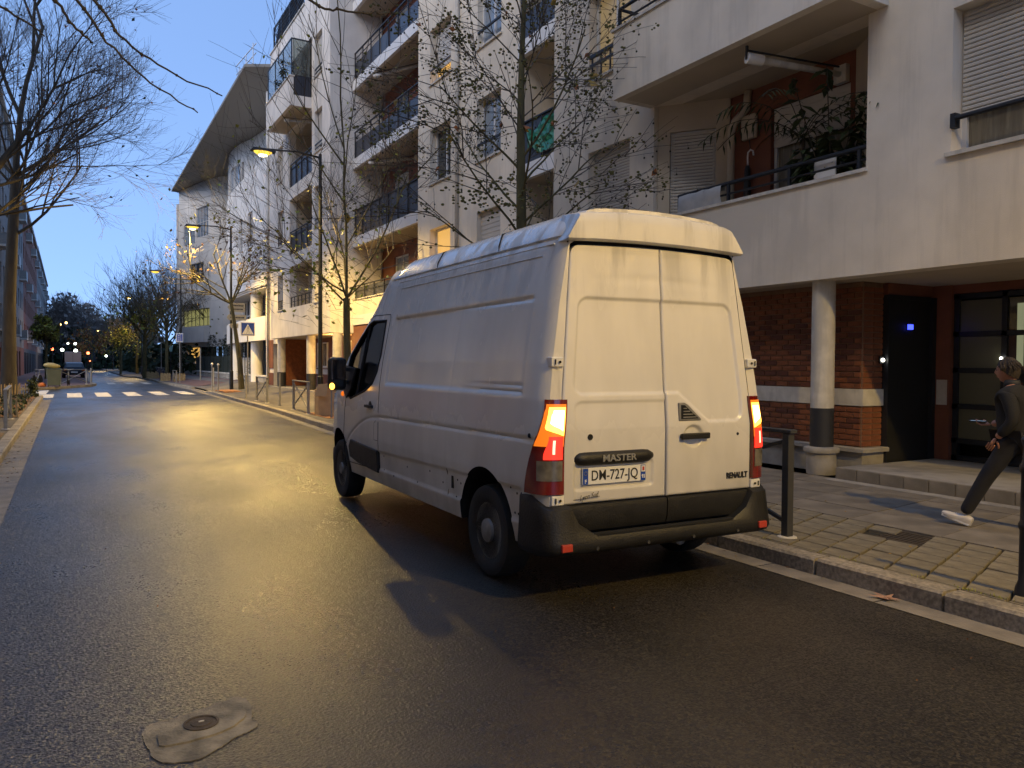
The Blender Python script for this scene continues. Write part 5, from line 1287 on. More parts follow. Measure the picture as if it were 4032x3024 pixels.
for hx in HUBS:
    for s_ in (-1,1):
        k0 = len(cut.v); cut.lathe([(.45,s_*.6),(.45,s_*1.3)], (0,0,0), 48, 'y')
        cut.v[k0:] = [(hx+p[0], p[1], .36+p[2]*1.03) for p in cut.v[k0:]]
WIN = [(3.44,2.02),(3.415,1.66),(3.46,1.5),(3.57,1.37),(3.8,1.29),(4.3,1.19),(4.44,1.24),(4.52,1.45),(4.45,1.66),(4.2,1.86),(3.97,2.0),(3.86,2.03)]
cut.ext([(x,-1.2,z) for x,z in WIN], (0,2.4,0))
k0 = len(cut.v); dp = [(.834,.40),(.834,1.34),(.724,2.39),(.67,2.425),(.3,2.438),(-.3,2.438),(-.67,2.425),(-.724,2.39),(-.834,1.34),(-.834,.40)]
cut.add([(.0,y,z) for y,z in dp]+[(.15+.10*max(0,min(1,(z-1.15)/1.2)),y,z) for y,z in dp], [tuple(range(9,-1,-1)), tuple(range(10,20))]+[(i,(i+1)%10,(i+1)%10+10,i+10) for i in range(10)])
cut.cur = 0
co = cut.build('cutter', 'gap', van, world=False)
bpy.context.view_layer.update()
md = body.modifiers.new('cut', 'BOOLEAN'); md.object = co; md.operation = 'DIFFERENCE'; md.solver = 'EXACT'
try: md.material_mode = 'TRANSFER'
except Exception: pass
dg = bpy.context.evaluated_depsgraph_get(); me = bpy.data.meshes.new_from_object(body.evaluated_get(dg))
body.modifiers.clear(); body.data = me; me.set_sharp_from_angle(angle=R_(40)); bpy.data.objects.remove(co)
def hw(X, z): return itp(WZ, z)*kw(X)
def vb(): return B()
def surf(X, z, off=0.0, s_=1): return (X+tilt(X,z), s_*(hw(X,z)-groove(X,z)+off), z)
# panel gaps on the side
def seam(pts, name='panel_gap', s_=1, r=.0055):
    P = []
    for (x0,z0),(x1,z1) in zip(pts, pts[1:]):
        k = max(2, int(math.hypot(x1-x0,z1-z0)/.05))
        for i in range(k): t = i/k; P.append(surf(x0+(x1-x0)*t, z0+(z1-z0)*t, -.002, s_))
    P.append(surf(*pts[-1], -.002, s_)); q = vb(); q.tube(P, r, 5); return q.build(name, 'gap', van, world=False)
for s_ in (1,-1):
    seam([(3.335,.50),(3.335,1.2),(3.33,1.7),(3.33,2.04),(3.36,2.08),(3.86,2.09),(4.0,2.06)], s_=s_)
    seam([(4.56,.40),(4.56,.75),(4.52,1.05),(4.47,1.24)], s_=s_)
    seam([(3.335,.5),(4.5,.47)], s_=s_)
    seam([(1.62,1.0),(1.62,.4)], s_=s_, r=.0035)
    seam([(3.41,1.0),(3.47,.97),(3.47,.80),(3.35,.80)], s_=s_, r=.0035)
    # window: frame and glass
    q = vb(); n = len(WIN); P = [surf(x,z,.0,s_) for x,z in WIN]; q.tube(P+[P[0]], .012, 5); q.build('window_seal', 'gap', van, world=False)
    q = vb(); P = [surf(x,z,-.02,s_) for x,z in WIN]; q.add(P, [tuple(range(n))]); q.build('side_window', MT.setdefault('tint', GL('tinted_glass', (.45,.5,.42), .02, 1.0)), van, world=False)
    q = vb(); q.bar(surf(4.12,1.22,-.015,s_), surf(3.98,1.98,-.015,s_), .03); q.build('window_divider', 'gap', van, world=False)
    # cab door handle
    q = vb(); y = hw(3.62,1.14)
    q.box(3.5,3.72,s_*y-.002,s_*(y+.03),1.12,1.15); q.lathe([(.001,.0),(.05,.002),(.055,.0)], (3.6,s_*y,1.14), 14, 'y'); q.build('door_handle', 'plastic', van, world=False, bevel=.008)
    # black moulding on the cab door
    q = vb(); pts = [(3.345,.70),(3.6,.71),(4.25,.74),(4.33,.66),(4.3,.54),(4.0,.50),(3.345,.47)]
    q.v = [surf(x,z,.02,s_) for x,z in pts]+[surf(x,z,-.02,s_) for x,z in pts]; n = len(pts)
    q.f = [tuple(range(n)), tuple(range(2*n-1,n-1,-1))]+[(i,(i+1)%n,(i+1)%n+n,i+n) for i in range(n)]; q.mi = [0]*len(q.f)
    q.build('side_moulding', 'plastic', van, world=False, bevel=.012)
    # rivet holes left by missing moulding, fuel side notch
    q = vb()
    for (x,z) in [(3.2,.66),(3.2,.52),(2.9,.5),(2.55,.63),(2.3,.52),(2.0,.66),(1.72,.6),(1.42,.66),(1.45,.52),(1.36,.64),(.52,.73),(.43,.70),(.38,.66),(.47,.56),(.42,.56)]:
        c_ = surf(x,z,.0,s_); q.lathe([(.001,.002),(.009,.0025),(.009,-.01)], c_, 8, 'y') if s_ > 0 else q.lathe([(.001,-.002),(.009,-.0025),(.009,.01)], c_, 8, 'y')
    q.box(1.50,1.545,s_*(hw(1.5,.6)-.012)-.004,s_*(hw(1.5,.6)-.012)+.004,.58,.68)
    q.build('fixing_holes', 'gap', van, world=False)
    q = vb(); c_ = surf(.26,1.11,.002,s_); q.lathe([(.001,.001*s_),(.016,.001*s_),(.018,-.01*s_)], c_, 10, 'y'); q.build('side_plug', 'gap', van, world=False)
    # wheel arch liners, wheels
for hx in HUBS:
    for s_ in (1,-1):
        q = vb(); wy = .965; t_ = s_
        q.lathe([(.19,-.2),(.30,-.215),(.330,-.20),(.342,-.16),(.342,-.05),(.330,-.008),(.30,.0),(.235,-.005),(.21,-.02)], (0,0,0), 40, 'y')
        q.v = [(hx+p[0], s_*(wy+p[1]), .345+p[2]) for p in q.v]; wheel = q.build('wheel', 'tyre', van, world=False, smooth=True, autos=40)
        q = vb(); dish = [(.212,-.02),(.205,-.05),(.19,-.065),(.15,-.06),(.125,-.03),(.09,-.025),(.085,.0),(.05,.012),(.001,.014)] if hx < 2 else [(.212,-.02),(.205,-.04),(.19,-.045),(.15,-.03),(.1,-.02),(.07,-.02),(.065,-.005),(.001,-.002)]
        q.lathe(dish, (0,0,0), 32, 'y'); q.v = [(hx+p[0], s_*(wy+p[1]), .345+p[2]) for p in q.v]; q.build('rim', 'rim', wheel, world=False, smooth=True, autos=35)
        q = vb()
        for i in range(10):
            a = i*.6283; q.ball((.155*math.cos(a),.03-.0,.155*math.sin(a)), .016, 6, 1)
        for i in range(5):
            a = i*1.2566; q.lathe([(.011,-.03),(.011,.002),(.001,.002)], (.065*math.cos(a)*1.6,0,.065*math.sin(a)*1.6), 6, 'y')
        q.v = [(hx+p[0], s_*(wy+p[1]-.085 if abs(p[1]) > .01 and p[1] > .005 else wy+p[1]-.03), .345+p[2]) for p in q.v]; q.build('wheel_nuts', 'gap', wheel, world=False)
    q = vb(); q.box(hx-.43,hx+.43,-.62,.62,.36,.80); q.build('arch_liner', 'gap', van, world=False)
    q = vb(); q.tube([(hx,-.8,.345),(hx,.8,.345)], .05, 8); q.build('axle', 'gap', van, world=False)
q = vb(); q.box(.35,5.3,-.72,.72,.27,.37); q.build('underfloor', 'gap', van, world=False)
q = vb(); q.tube([(.3,-.35,.28),(1.3,-.35,.28)], .05, 8); q.box(1.4,2.0,-.6,-.2,.2,.3); q.build('exhaust', 'rim', van, world=False)
# roof cap seams
for X0_, X1_ in ((1.16,1.32),(2.38,2.5)):
    q = vb(); q.tube([(X0_,.757,2.456),(X0_+.03,.742,2.5),(X1_-.03,.66,2.612),(X1_,.55,2.652),(X1_,0,2.678)], .006, 5); q.build('roof_seam', 'gap', van, world=False)
q = vb(); q.tube([(.3,.777,2.40),(3.3,.777,2.40)], .006, 5); q.tube([(.42,.80,2.33),(3.2,.80,2.33)], .004, 5); q.build('roof_gutter', 'white2', van, world=False)
# rear edge of the raised roof (overhanging cap)
q = vb(); n = 24; vs = []
for i in range(n+1):
    t = -1+2*i/n; yb = .775*t; yt = .675*t; arch = .022*(1-t*t)
    zb_ = 2.408+arch*1.0; zt_ = 2.60+arch*1.6-(.01 if abs(t) > .99 else 0)
    vs += [(.30,yb*.98,zb_+.005),(.145,yb*.985,zb_),(.13,yb,zb_+.012),(.130,yb*.99,zb_+.03),(.138,yb*.35+yt*.65,zb_*.35+zt_*.65),(.146,yt,zt_-.012),(.165,yt*.99,zt_+.004),(.40,yt*.97,zt_+.03)]
k = 8
q.add(vs, [(i*k+j,(i+1)*k+j,(i+1)*k+j+1,i*k+j+1) for i in range(n) for j in range(k-1)]+[tuple(range(k)), tuple(n*k+j for j in range(k-1,-1,-1))])
q.build('roof_cap_edge', 'van', van, world=False, smooth=True, autos=45)
q = vb(); q.box(.2,.205,-.74,.74,2.40,2.455); q.build('cap_gap', 'gap', van, world=False)
# ---- rear doors
def ydoor(z): return .83 if z < 1.34 else .83-(z-1.34)/1.06*.11
def rearx(z): return .085+tilt(.1,z)
def rr_(a, b_, c, d, y, z, r):
    # signed inside distance to rounded rect [a,b]x[c,d]
    cx, cz = (a+b_)/2, (c+d)/2; qx, qz = abs(y-cx)-(b_-a)/2+r, abs(z-cz)-(d-c)/2+r
    return -(math.hypot(max(qx,0),max(qz,0))+min(max(qx,qz),0)-r)
GY = -.03
def dent(y, z, left):
    d = 0.0
    if left:
        yo = ydoor(z)-.085
        s0 = rr_(-.4, yo, 1.385, 2.035, y, z, .075); d += .014*sm(-.008,.012,s0)
        s1 = rr_(-.6, .735, .3, 1.335, y, z, .06); d += .008*sm(-.008,.01,s1)
        s2 = rr_(.085,.745,.745,.93,y,z,.03); d += .012*sm(-.006,.01,s2)
    else:
        yo = -(ydoor(z)-.085)
        s0 = rr_(yo, .4, 1.175, 2.035, y, z, .075)
        # sloping lower edge: from the gap at 1.385 down to 1.175 near y=-.42
        ln = 1.385-max(0,min(1,(GY-.12-y)/.27))**1.0*.21
        s0 = min(s0, (z-ln)*.8); d += .014*sm(-.008,.012,s0)
        r = math.hypot((y+.275)/1.15, z-1.075)
        d += .022*sm(.085,.06,r)
    d += .004*math.exp(-((z-(2.17-.02*abs(y)))/.03)**2)*sm(.7,.1,abs(y))
    return d
for left in (True, False):
    q = vb(); NU, NV = 90, 190; s_ = 1 if left else -1; yi = GY+(.0045 if left else -.0045)
    z0, z1 = .66, 2.385
    vs = []; 
    for j in range(NV+1):
        z = z0+(z1-z0)*j/NV; yo = s_*ydoor(z)
        for i in range(NU+1):
            y = yi+(yo-yi)*i/NU; ztop = z+(.022*(1-(y/.72)**2))*sm(1.9,2.4,z)
            e = min(i/NU*abs(yo-yi), (1-i/NU)*abs(yo-yi), (z-z0), (z1-z)); edge = .008*(1-sm(0,.01,e))
            # rounded top outer corner
            cr = .07; dy_, dz_ = abs(yo)-abs(y), z1-z
            if dy_ < cr and dz_ < cr:
                rr = math.hypot(cr-dy_, cr-dz_)
                if rr > cr: f_ = cr/rr; y = s_*(abs(yo)-cr+(cr-dy_)*f_); ztop = z1-cr+(cr-dz_)*f_+(.022*(1-(y/.72)**2))
            vs.append((rearx(ztop)-.0+dent(y,z,left)+edge, y, ztop))
    k = NU+1; fs = [(j*k+i, j*k+i+1, (j+1)*k+i+1, (j+1)*k+i) for j in range(NV) for i in range(NU)]
    q.add(vs, fs)
    # rim going inwards
    ring = [i for i in range(k)]+[j*k+NU for j in range(1,NV+1)]+[NV*k+i for i in range(NU-1,-1,-1)]+[j*k for j in range(NV-1,0,-1)]
    base = len(q.v); q.v += [(vs[i][0]+.035, vs[i][1], vs[i][2]) for i in ring]; L = len(ring)
    q.f += [(ring[i], ring[(i+1)%L], base+(i+1)%L, base+i) for i in range(L)]; q.mi = [0]*len(q.f)
    door = q.build('rear_door', 'van', van, world=False, smooth=True, autos=50)
    # black lower cladding
    q = vb(); yo = s_*.80; n = 14; vs = []
    prof = [(.10,.655),(.075,.648),(.068,.62),(.075,.52),(.09,.475),(.12,.468)]
    for i in range(n+1):
        y = yi+(yo-yi)*i/n; rise = .05*sm(.68,.80,abs(y))
        vs += [(x, y, z+(rise if z < .55 else 0)) for x,z in prof]
    k = len(prof); q.add(vs, [(i*k+j,(i+1)*k+j,(i+1)*k+j+1,i*k+j+1) for i in range(n) for j in range(k-1)]+[tuple(range(k)), tuple(n*k+j for j in range(k-1,-1,-1))])
    q.build('door_cladding', 'plastic', door, world=False, smooth=True, autos=35)
    if left:
        q = vb(); q.lathe([(.001,-.004),(.02,-.004),(.021,.004)], (rearx(1.1)+.007,.615,1.10), 16, 'x'); q.build('lock_plug', 'gap', door, world=False)
        # bar over the plate
        q = vb(); vs = []; n = 16
        for i in range(n+1):
            t = i/n; y = .09+(.745-.09)*t; e = min(t,1-t)*n/1.2; w_ = min(1, .45+.55*min(1,e))
            for a in range(7): an = math.pi*a/6; vs.append((rearx(1)+.016-.045*math.sin(an)*w_, y, .955+.047*math.cos(an)*w_))
        q.add(vs, [(i*7+j,(i+1)*7+j,(i+1)*7+j+1,i*7+j+1) for i in range(n) for j in range(6)]+[tuple(range(7)), tuple(n*7+j for j in range(6,-1,-1))]); bar_ = q.build('plate_bar', 'plastic', door, world=False, smooth=True)
        RM = lambda x, y, z: Matrix.Translation((x,y,z)) @ Matrix(((0,0,-1,0),(-1,0,0,0),(0,1,0,0),(0,0,0,1)))
        text_mesh('model_lettering', 'MASTER', .062, M('badge_grey', (.4,.4,.38), .3, .5), bar_ if False else door, RM(rearx(1)-.0325,.40,.955), .003, .0012, 1.25)
        PX = rearx(.84)+.006
        q = vb(); q.bev(-.262,.262,-.056,.056,-.004,.004,.002); q.v = [(PX-p[2], .415-p[0]*-1*-1, .838+p[1]) for p in q.v]; plt = q.build('number_plate', 'signw', door, world=False)
        for (y0,y1,z0_,z1_,mm) in ((.674,.633,.784,.892,'blue'),(.197,.156,.784,.892,'blue')):
            q = vb(); q.box(PX-.0062,PX-.0045,min(y0,y1),max(y0,y1),z0_,z1_); q.build('plate_band', mm, door, world=False)
        q = vb(); q.box(PX-.008,PX-.0064,.16,.193,.845,.888); q.build('region_emblem', 'signw', door, world=False)
        q = vb(); q.box(PX-.009,PX-.0082,.168,.185,.853,.88); q.build('region_mark', 'reflector', door, world=False)
        text_mesh('plate_number', 'DM-727-JQ', .098, 'black', door, RM(PX-.006,.415,.838), .001, .0004, .84)
        text_mesh('country_letter', 'F', .036, 'signw', door, RM(PX-.008,.654,.803), .0008, .001)
        text_mesh('department_number', '93', .036, 'signw', door, RM(PX-.008,.176,.812), .0008, .001, .8)
        q = vb()
        for i in range(12): a = i*.5236; q.ball((PX-.007,.654+.012*math.cos(a),.858+.012*math.sin(a)), .0022, 5)
        q.build('star_ring', 'yellow', door, world=False)
        text_mesh('dealer_script', 'Lyon Sud', .05, 'black', door, RM(rearx(.7)-.002,.63,.705) @ Matrix.Rotation(R_(8),4,'Z'), .0008, -.0004, .8, .5)
        q = vb(); q.bar((rearx(.7)-.001,.75,.688),(rearx(.7)-.001,.54,.70),.003); q.build('script_underline', 'black', door, world=False)
    else:
        q = vb(); q.lathe([(.001,-.003),(.011,-.003),(.012,.004)], (rearx(1.08),-.70,1.075), 12, 'x'); q.build('lock_plug', 'gap', door, world=False)
        q = vb(); q.box(rearx(1.07)-.035,rearx(1.07)-.012,-.405,-.145,1.055,1.098); q.box(rearx(1.07)-.02,rearx(1.07)+.01,-.40,-.36,1.06,1.093); q.box(rearx(1.07)-.02,rearx(1.07)+.01,-.19,-.15,1.06,1.093); q.build('door_handle', 'plastic', door, world=False, bevel=.008)
        tri = [(-.135,1.315),(-.138,1.185),(-.345,1.185),(-.34,1.20),(-.22,1.30),(-.185,1.318)]
        q = vb(); q.ext([(rearx(1.25)-.012,y,z) for y,z in tri], (.03,0,0)); q.build('corner_vent', 'postm', door, world=False, bevel=.006)
        q = vb(); tri2 = [(-.152,1.30),(-.155,1.20),(-.315,1.20),(-.185,1.298)]; q.ext([(rearx(1.25)-.014,y,z) for y,z in tri2], (.004,0,0)); q.build('vent_inset', 'gap', door, world=False)
        for i in range(4):
            q = vb(); z = 1.212+i*.021; q.bar((rearx(1.25)-.016,-.17-.0*i,z),(rearx(1.25)-.016,-.29+i*.03,z),.007); q.build('vent_louvre', 'rim', door, world=False)
        text_mesh('maker_lettering', 'RENAULT', .06, 'black', door, Matrix.Translation((rearx(.76)-.003,-.695,.765)) @ Matrix(((0,0,-1,0),(-1,0,0,0),(0,1,0,0),(0,0,0,1))), .003, .002, .80)
# fixed rear frame between the doors and the body skin, door gap
q = vb(); q.box(.128,.145,-.82,.82,.46,1.3); q.build('rear_frame', 'gap', van, world=False)
# hinges
for (y,z) in ((.862,1.60),(.875,.695),(-.862,1.60),(-.875,.695)):
    x = rearx(z); q = vb(); q.box(x-.014,x+.06,y-.048,y+.048,z-.033,z+.033); h = q.build('hinge', 'white2', van, world=False, bevel=.008)
    q = vb(); q.lathe([(.001,-.025),(.009,-.025),(.009,-.02)], (x,y-.012 if y > 0 else y+.012,z), 10, 'x'); s2 = 1 if y > 0 else -1; q.box(x-.024,x-.02,y+s2*.022-.004,y+s2*.022+.004,z-.018,z+.018); q.build('hinge_slot', 'gap', h, world=False)
# tail lamps wrapped round the corners
LC = [(.078,.836),(.082,.885),(.095,.93),(.122,.965),(.165,.988),(.215,1.0),(.27,1.006)]
def lampP(s, z, off, sgn):
    t = s*(len(LC)-1); i = min(int(t), len(LC)-2); f_ = t-i; x = LC[i][0]+(LC[i+1][0]-LC[i][0])*f_; y = LC[i][1]+(LC[i+1][1]-LC[i][1])*f_
    dx, dy_ = LC[i+1][0]-LC[i][0], LC[i+1][1]-LC[i][1]; l = math.hypot(dx,dy_); nx, ny = -dy_/l, dx/l
    tp = .035*sm(1.0,1.36,z); return (x+nx*off+tilt(.1,z), sgn*(y+ny*off-tp*.9), z)
def sout(z): return .5+.5*sm(1.36,.72,z)*1.0
def lamp_patch(sgn, s0, s1, z0, z1, off, name, mat, parent, ns=8, nz_=10, th=.02, fz=None):
    q = vb(); vs = []
    for j in range(nz_+1):
        z = z0+(z1-z0)*j/nz_; a, c = (s0(z) if callable(s0) else s0), (s1(z) if callable(s1) else s1)
        for i in range(ns+1): vs.append(lampP(a+(c-a)*i/ns, z, off, sgn))
    k = ns+1; n0 = len(vs); 
    vs2 = []
    for j in range(nz_+1):
        z = z0+(z1-z0)*j/nz_; a, c = (s0(z) if callable(s0) else s0), (s1(z) if callable(s1) else s1)
        for i in range(ns+1): vs2.append(lampP(a+(c-a)*i/ns, z, off-th, sgn))
    q.add(vs+vs2, [(j*k+i,j*k+i+1,(j+1)*k+i+1,(j+1)*k+i) for j in range(nz_) for i in range(ns)]+
      [(i,i+1,n0+i+1,n0+i) for i in range(ns)]+[(nz_*k+i,nz_*k+i+1,n0+nz_*k+i+1,n0+nz_*k+i) for i in range(ns)]+
      [(j*k,(j+1)*k,n0+(j+1)*k,n0+j*k) for j in range(nz_)]+[(j*k+ns,(j+1)*k+ns,n0+(j+1)*k+ns,n0+j*k+ns) for j in range(nz_)])
    return q.build(name, mat, parent, world=False, smooth=True, autos=45)
for sgn in (1,-1):
    tl = lamp_patch(sgn, 0, sout, .735, 1.355, .016, 'tail_lamp', 'redlens', van, 12, 30, .05)
    lamp_patch(sgn, .03, lambda z: sout(z)*.95, 1.05, 1.325, .0185, 'amber_surround', 'amberedge', tl, 8, 10, .004)
    lamp_patch(sgn, .05, lambda z: .05+(sout(z)*.80-.05)*sm(1.115,1.17,z)+.0, 1.12, 1.305, .021, 'turn_signal', 'amberlit', tl, 8, 14, .004)
    lamp_patch(sgn, lambda z: .08, lambda z: .08+(sout(z)*.62-.08)*sm(1.15,1.2,z), 1.15, 1.285, .0225, 'bulb_glow', 'hot', tl, 6, 8, .002)
    lamp_patch(sgn, lambda z: .05, lambda z: .36+.12*sm(1.1,.98,z), .965, 1.115, .021, 'stop_light', 'redlit', tl, 5, 8, .004)
    lamp_patch(sgn, lambda z: .22, lambda z: .28, 1.0, 1.09, .0225, 'lamp_filament', 'redhot', tl, 2, 6, .002)
    lamp_patch(sgn, .05, lambda z: .62, .825, .955, .021, 'reversing_lens', 'clear', tl, 6, 8, .004)
# rear bumper
q = vb(); prof = [(.16,.655),(.06,.66),(.025,.64),(.012,.56),(.0,.47),(-.01,.43),(-.015,.385),(.0,.355),(.04,.335),(.16,.33)]
path = [(0.36,1.012,1),(.22,1.012,1),(.10,1.0,1),(.04,.975,1),(.01,.93,1),(0,.88,1),(0,.80,1),(0,.74,.45),(0,.6,.0),(0,.3,0),(0,0,0)]
path = path+[(x,-y,k_) for x,y,k_ in reversed(path[:-1])]
vs = []
for (px_,py_,k_) in path:
    for (dx,z) in prof:
        zz = z if z < .45 else .45+(z-.45)*k_ ; inw = dx
        if abs(py_) >= 1.0 and px_ > .05: vs.append((px_, (1 if py_ > 0 else -1)*(abs(py_)-inw*.35), zz+(.06 if (zz > .6 and px_ > .2) else 0)))
        else: vs.append((px_+inw, py_*(1-.12*inw if abs(py_) > .9 else 1), zz))
k = len(prof); n = len(path)
q.add(vs, [(i*k+j,(i+1)*k+j,(i+1)*k+j+1,i*k+j+1) for i in range(n-1) for j in range(k-1)]+[tuple(range(k)), tuple((n-1)*k+j for j in range(k-1,-1,-1))]+[(i*k,i*k+k-1,(i+1)*k+k-1,(i+1)*k) for i in range(n-1)])
bp_ = q.build('rear_bumper', 'plastic', van, world=False, smooth=True, autos=40)
for s_ in (1,-1):
    q = vb(); q.box(-.028,.0,s_*.86-.04,s_*.86+.04,.375,.425); q.build('reflector', 'reflector', bp_, world=False, bevel=.006)
for y in (.62,.2,-.2,-.62):
    q = vb(); q.lathe([(.001,-.018),(.012,-.018),(.014,-.008)], (0,y,.375), 10, 'x'); q.build('parking_sensor', 'postd', bp_, world=False)
q = vb(); q.box(.03,.075,-.79,.79,.445,.462); q.build('bumper_step', 'gap', bp_, world=False)
# windscreen and front details
q = vb(); vs = []; NU, NV = 20, 14
for j in range(NV+1):
    X = 4.06+(4.86-4.06)*j/NV; P = station(X); top = [p for p in P[NZ+4:]]
    for i in range(NU+1):
        t = -1+2*i/NU; idx = min(int((1-abs(t))*(len(top)-1)), len(top)-2); f_ = (1-abs(t))*(len(top)-1)-idx
        a, c = top[idx], top[idx+1]; vs.append((X, (1 if t > 0 else -1)*(a[1]+(c[1]-a[1])*f_) if t else 0, a[2]+(c[2]-a[2])*f_+.006))
k = NU+1; q.add(vs, [(j*k+i,j*k+i+1,(j+1)*k+i+1,(j+1)*k+i) for j in range(NV) for i in range(NU)]); q.build('windscreen', 'navy', van, world=False, smooth=True)
q = vb(); vs = []; prof = [(5.3,.62),(5.5,.6),(5.66,.55),(5.68,.42),(5.62,.3),(5.3,.28)]; n = 16
for i in range(n+1):
    t = -1+2*i/n; y = .95*t; back = .5*abs(t)**4
    vs += [(x-back, y, z) for x,z in prof]
k = len(prof); q.add(vs, [(i*k+j,(i+1)*k+j,(i+1)*k+j+1,i*k+j+1) for i in range(n) for j in range(k-1)]+[tuple(range(k)), tuple(n*k+j for j in range(k-1,-1,-1))]); q.build('front_bumper', 'plastic', van, world=False, smooth=True, autos=40)
for s_ in (1,-1):
    q = vb(); q.v = []; 
    pts = [(5.12,1.22),(5.32,1.12),(5.42,.95),(5.36,.88),(5.2,.98),(5.02,1.12)]; n = len(pts)
    q.v = [(x, s_*(hw(x,z)+.004), z) for x,z in pts]+[(x, s_*(hw(x,z)-.05), z) for x,z in pts]; q.f = [tuple(range(n)), tuple(range(2*n-1,n-1,-1))]+[(i,(i+1)%n,(i+1)%n+n,i+n) for i in range(n)]; q.mi = [0]*len(q.f); q.build('headlamp', 'clear', van, world=False)
    # door mirror
    q = vb(); q.box(4.30,4.43,s_*1.13-.10,s_*1.13+.10,1.28,1.645); mr = q.build('door_mirror', 'plastic', van, world=False, bevel=.045)
    q = vb(); q.box(4.36,4.42,min(s_*.93,s_*1.04),max(s_*.93,s_*1.04),1.49,1.53); q.box(4.36,4.42,min(s_*.93,s_*1.04),max(s_*.93,s_*1.04),1.35,1.39)
    q.ext([(4.16,s_*.965,1.52),(4.62,s_*.95,1.56),(4.62,s_*.98,1.32),(4.40,s_*1.0,1.19),(4.22,s_*1.0,1.30)], (0,s_*.02,0)); q.build('mirror_arms', 'plastic', mr, world=False)
    q = vb(); q.box(4.292,4.302,s_*1.13-.08,s_*1.13+.08,1.40,1.62); q.build('mirror_glass', M('mirror_glass', (.25,.2,.18), .05, .9), mr, world=False)
    q = vb(); q.ball((4.31,s_*1.20,1.325), .03, 10, 1.3); q.build('mirror_indicator', 'amberlit', mr, world=False, smooth=True)
    q = vb(); c_ = surf(4.62,1.23,.004,s_); q.ball(c_, .025, 8, 1.2); q.build('side_repeater', 'amberedge', van, world=False, smooth=True)
for s_ in (1,-1): point('headlight', (5.75,.72*s_,.85), 25, (1,.82,.55), .06, van, spot=70, rot=(R_(90),0,R_(-90)))
# cab interior seen through the window: seat with headrest and wheel
q = vb(); q.box(3.42,3.62,.3,.78,1.05,1.62); q.box(3.44,3.56,.42,.66,1.64,1.82); q.build('seat', 'gap', van, world=False, bevel=.03)
# red lanyard at the A pillar
q = vb(); q.tube([(4.30,.86,1.82),(4.34,.87,1.72),(4.36,.88,1.62)], .02, 6); q.build('red_cloth', 'redlens', van, world=False)
# ================================================================ trees
def branch(bld, p, d, L, r0, r1, rg, wob=.12, up=0.0, n=5, sides=5):
    pts = [Vector(p)]; d = Vector(d).normalized(); rs = [r0]
    for i in range(n):
        d = (d+Vector((rg.uniform(-wob,wob),rg.uniform(-wob,wob),rg.uniform(-wob,wob)+up))).normalized()
        pts.append(pts[-1]+d*(L/n)); rs.append(r0+(r1-r0)*(i+1)/n)
    bld.tube(pts, rs, sides, cap=False); return pts, d
def perp(d, rg):
    d = Vector(d).normalized(); a = d.orthogonal().normalized(); c = d.cross(a); t = rg.uniform(0,6.283); return a*math.cos(t)+c*math.sin(t)
def leaf_at(bld, p, rg, s):
    d = Vector((rg.uniform(-1,1),rg.uniform(-1,1),rg.uniform(-1.2,.3))).normalized(); sd_ = perp(d, rg)*s*.32
    m = p+d*s*.5; f_ = perp(d, rg)*s*.12
    bld.add([p, m+sd_+f_, p+d*s, m-sd_+f_], [(0,1,2,3)])
def finish_tree(t, trunk, twigs, leaves, tm='bark', wm='twig'):
    trunk.build('trunk', tm, t, world=False, smooth=True)
    twigs.build('twigs', wm, t, world=False, kind='stuff')
    for nm, mt, lb in leaves:
        if lb.v: lb.build(nm, mt, t, world=False, kind='stuff')
def recurse(trunk, twigs, leavesL, p, d, L, r, lv, rg, spread, up, nchild, leafp, ls, tiplist=None, minr=.004):
    big = r > .018
    pts, dd = branch(trunk if big else twigs, p, d, L, r, max(minr*.75, r*.45), rg, .10, up, 5 if big else 4, 6 if big else 3)
    if tiplist is not None and lv <= 1: tiplist.extend(pts[1:])
    if leavesL and lv <= 1:
        for q in pts[1:]:
            if rg.random() < leafp: leaf_at(rg.choice(leavesL), q, rg, rg.uniform(.7,1.2)*ls)
    if lv == 0: return
    for i in range(nchild[min(lv, len(nchild)-1)]):
        t = rg.uniform(.25,1.0); k = min(int(t*(len(pts)-1)), len(pts)-2); q = pts[k].lerp(pts[k+1], t*(len(pts)-1)-k)
        dirn = ((pts[k+1]-pts[k]).normalized()+perp(pts[k+1]-pts[k], rg)*spread+Vector((0,0,up))).normalized()
        recurse(trunk, twigs, leavesL, q, dirn, L*rg.uniform(.5,.8), r*rg.uniform(.4,.6), lv-1, rg, spread, up, nchild, leafp, ls, tiplist, minr)
# --- tree behind the van cab: vase shaped, bare with some yellow leaves
t = thing('street_tree', 'young bare tree with a few yellow green leaves behind the van cab', 'tree', (7.0,21.9,.13)); rg = random.Random(11)
trk, twg, l1 = B(), B(), B()
pts = [(0,0,0),(0,0,1.2),(-.03,0,2.4),(-.02,.05,3.3)]; trk.tube(pts, [.13,.11,.1,.095], 10, cap=False)
main = [((.02,.03,1),5.2,.045),((-.45,-.3,1),3.3,.03),((.5,-.25,1),3.9,.034),((-.75,.3,.75),2.9,.027),((.8,.3,.7),2.6,.027),((-1,-.5,.35),2.9,.026),((.2,.7,.9),2.8,.03)]
for i,(d,L,r) in enumerate(main):
    z = 3.3 if i < 3 else 2.9+.2*i*.5; recurse(trk, twg, [l1], Vector((-.02,.05,min(z,3.3))) if i < 3 else Vector((-.02,.03,2.7+.15*i)), d, L, r, 3, rg, .75, .05, [0,5,5,6], .05, .12)
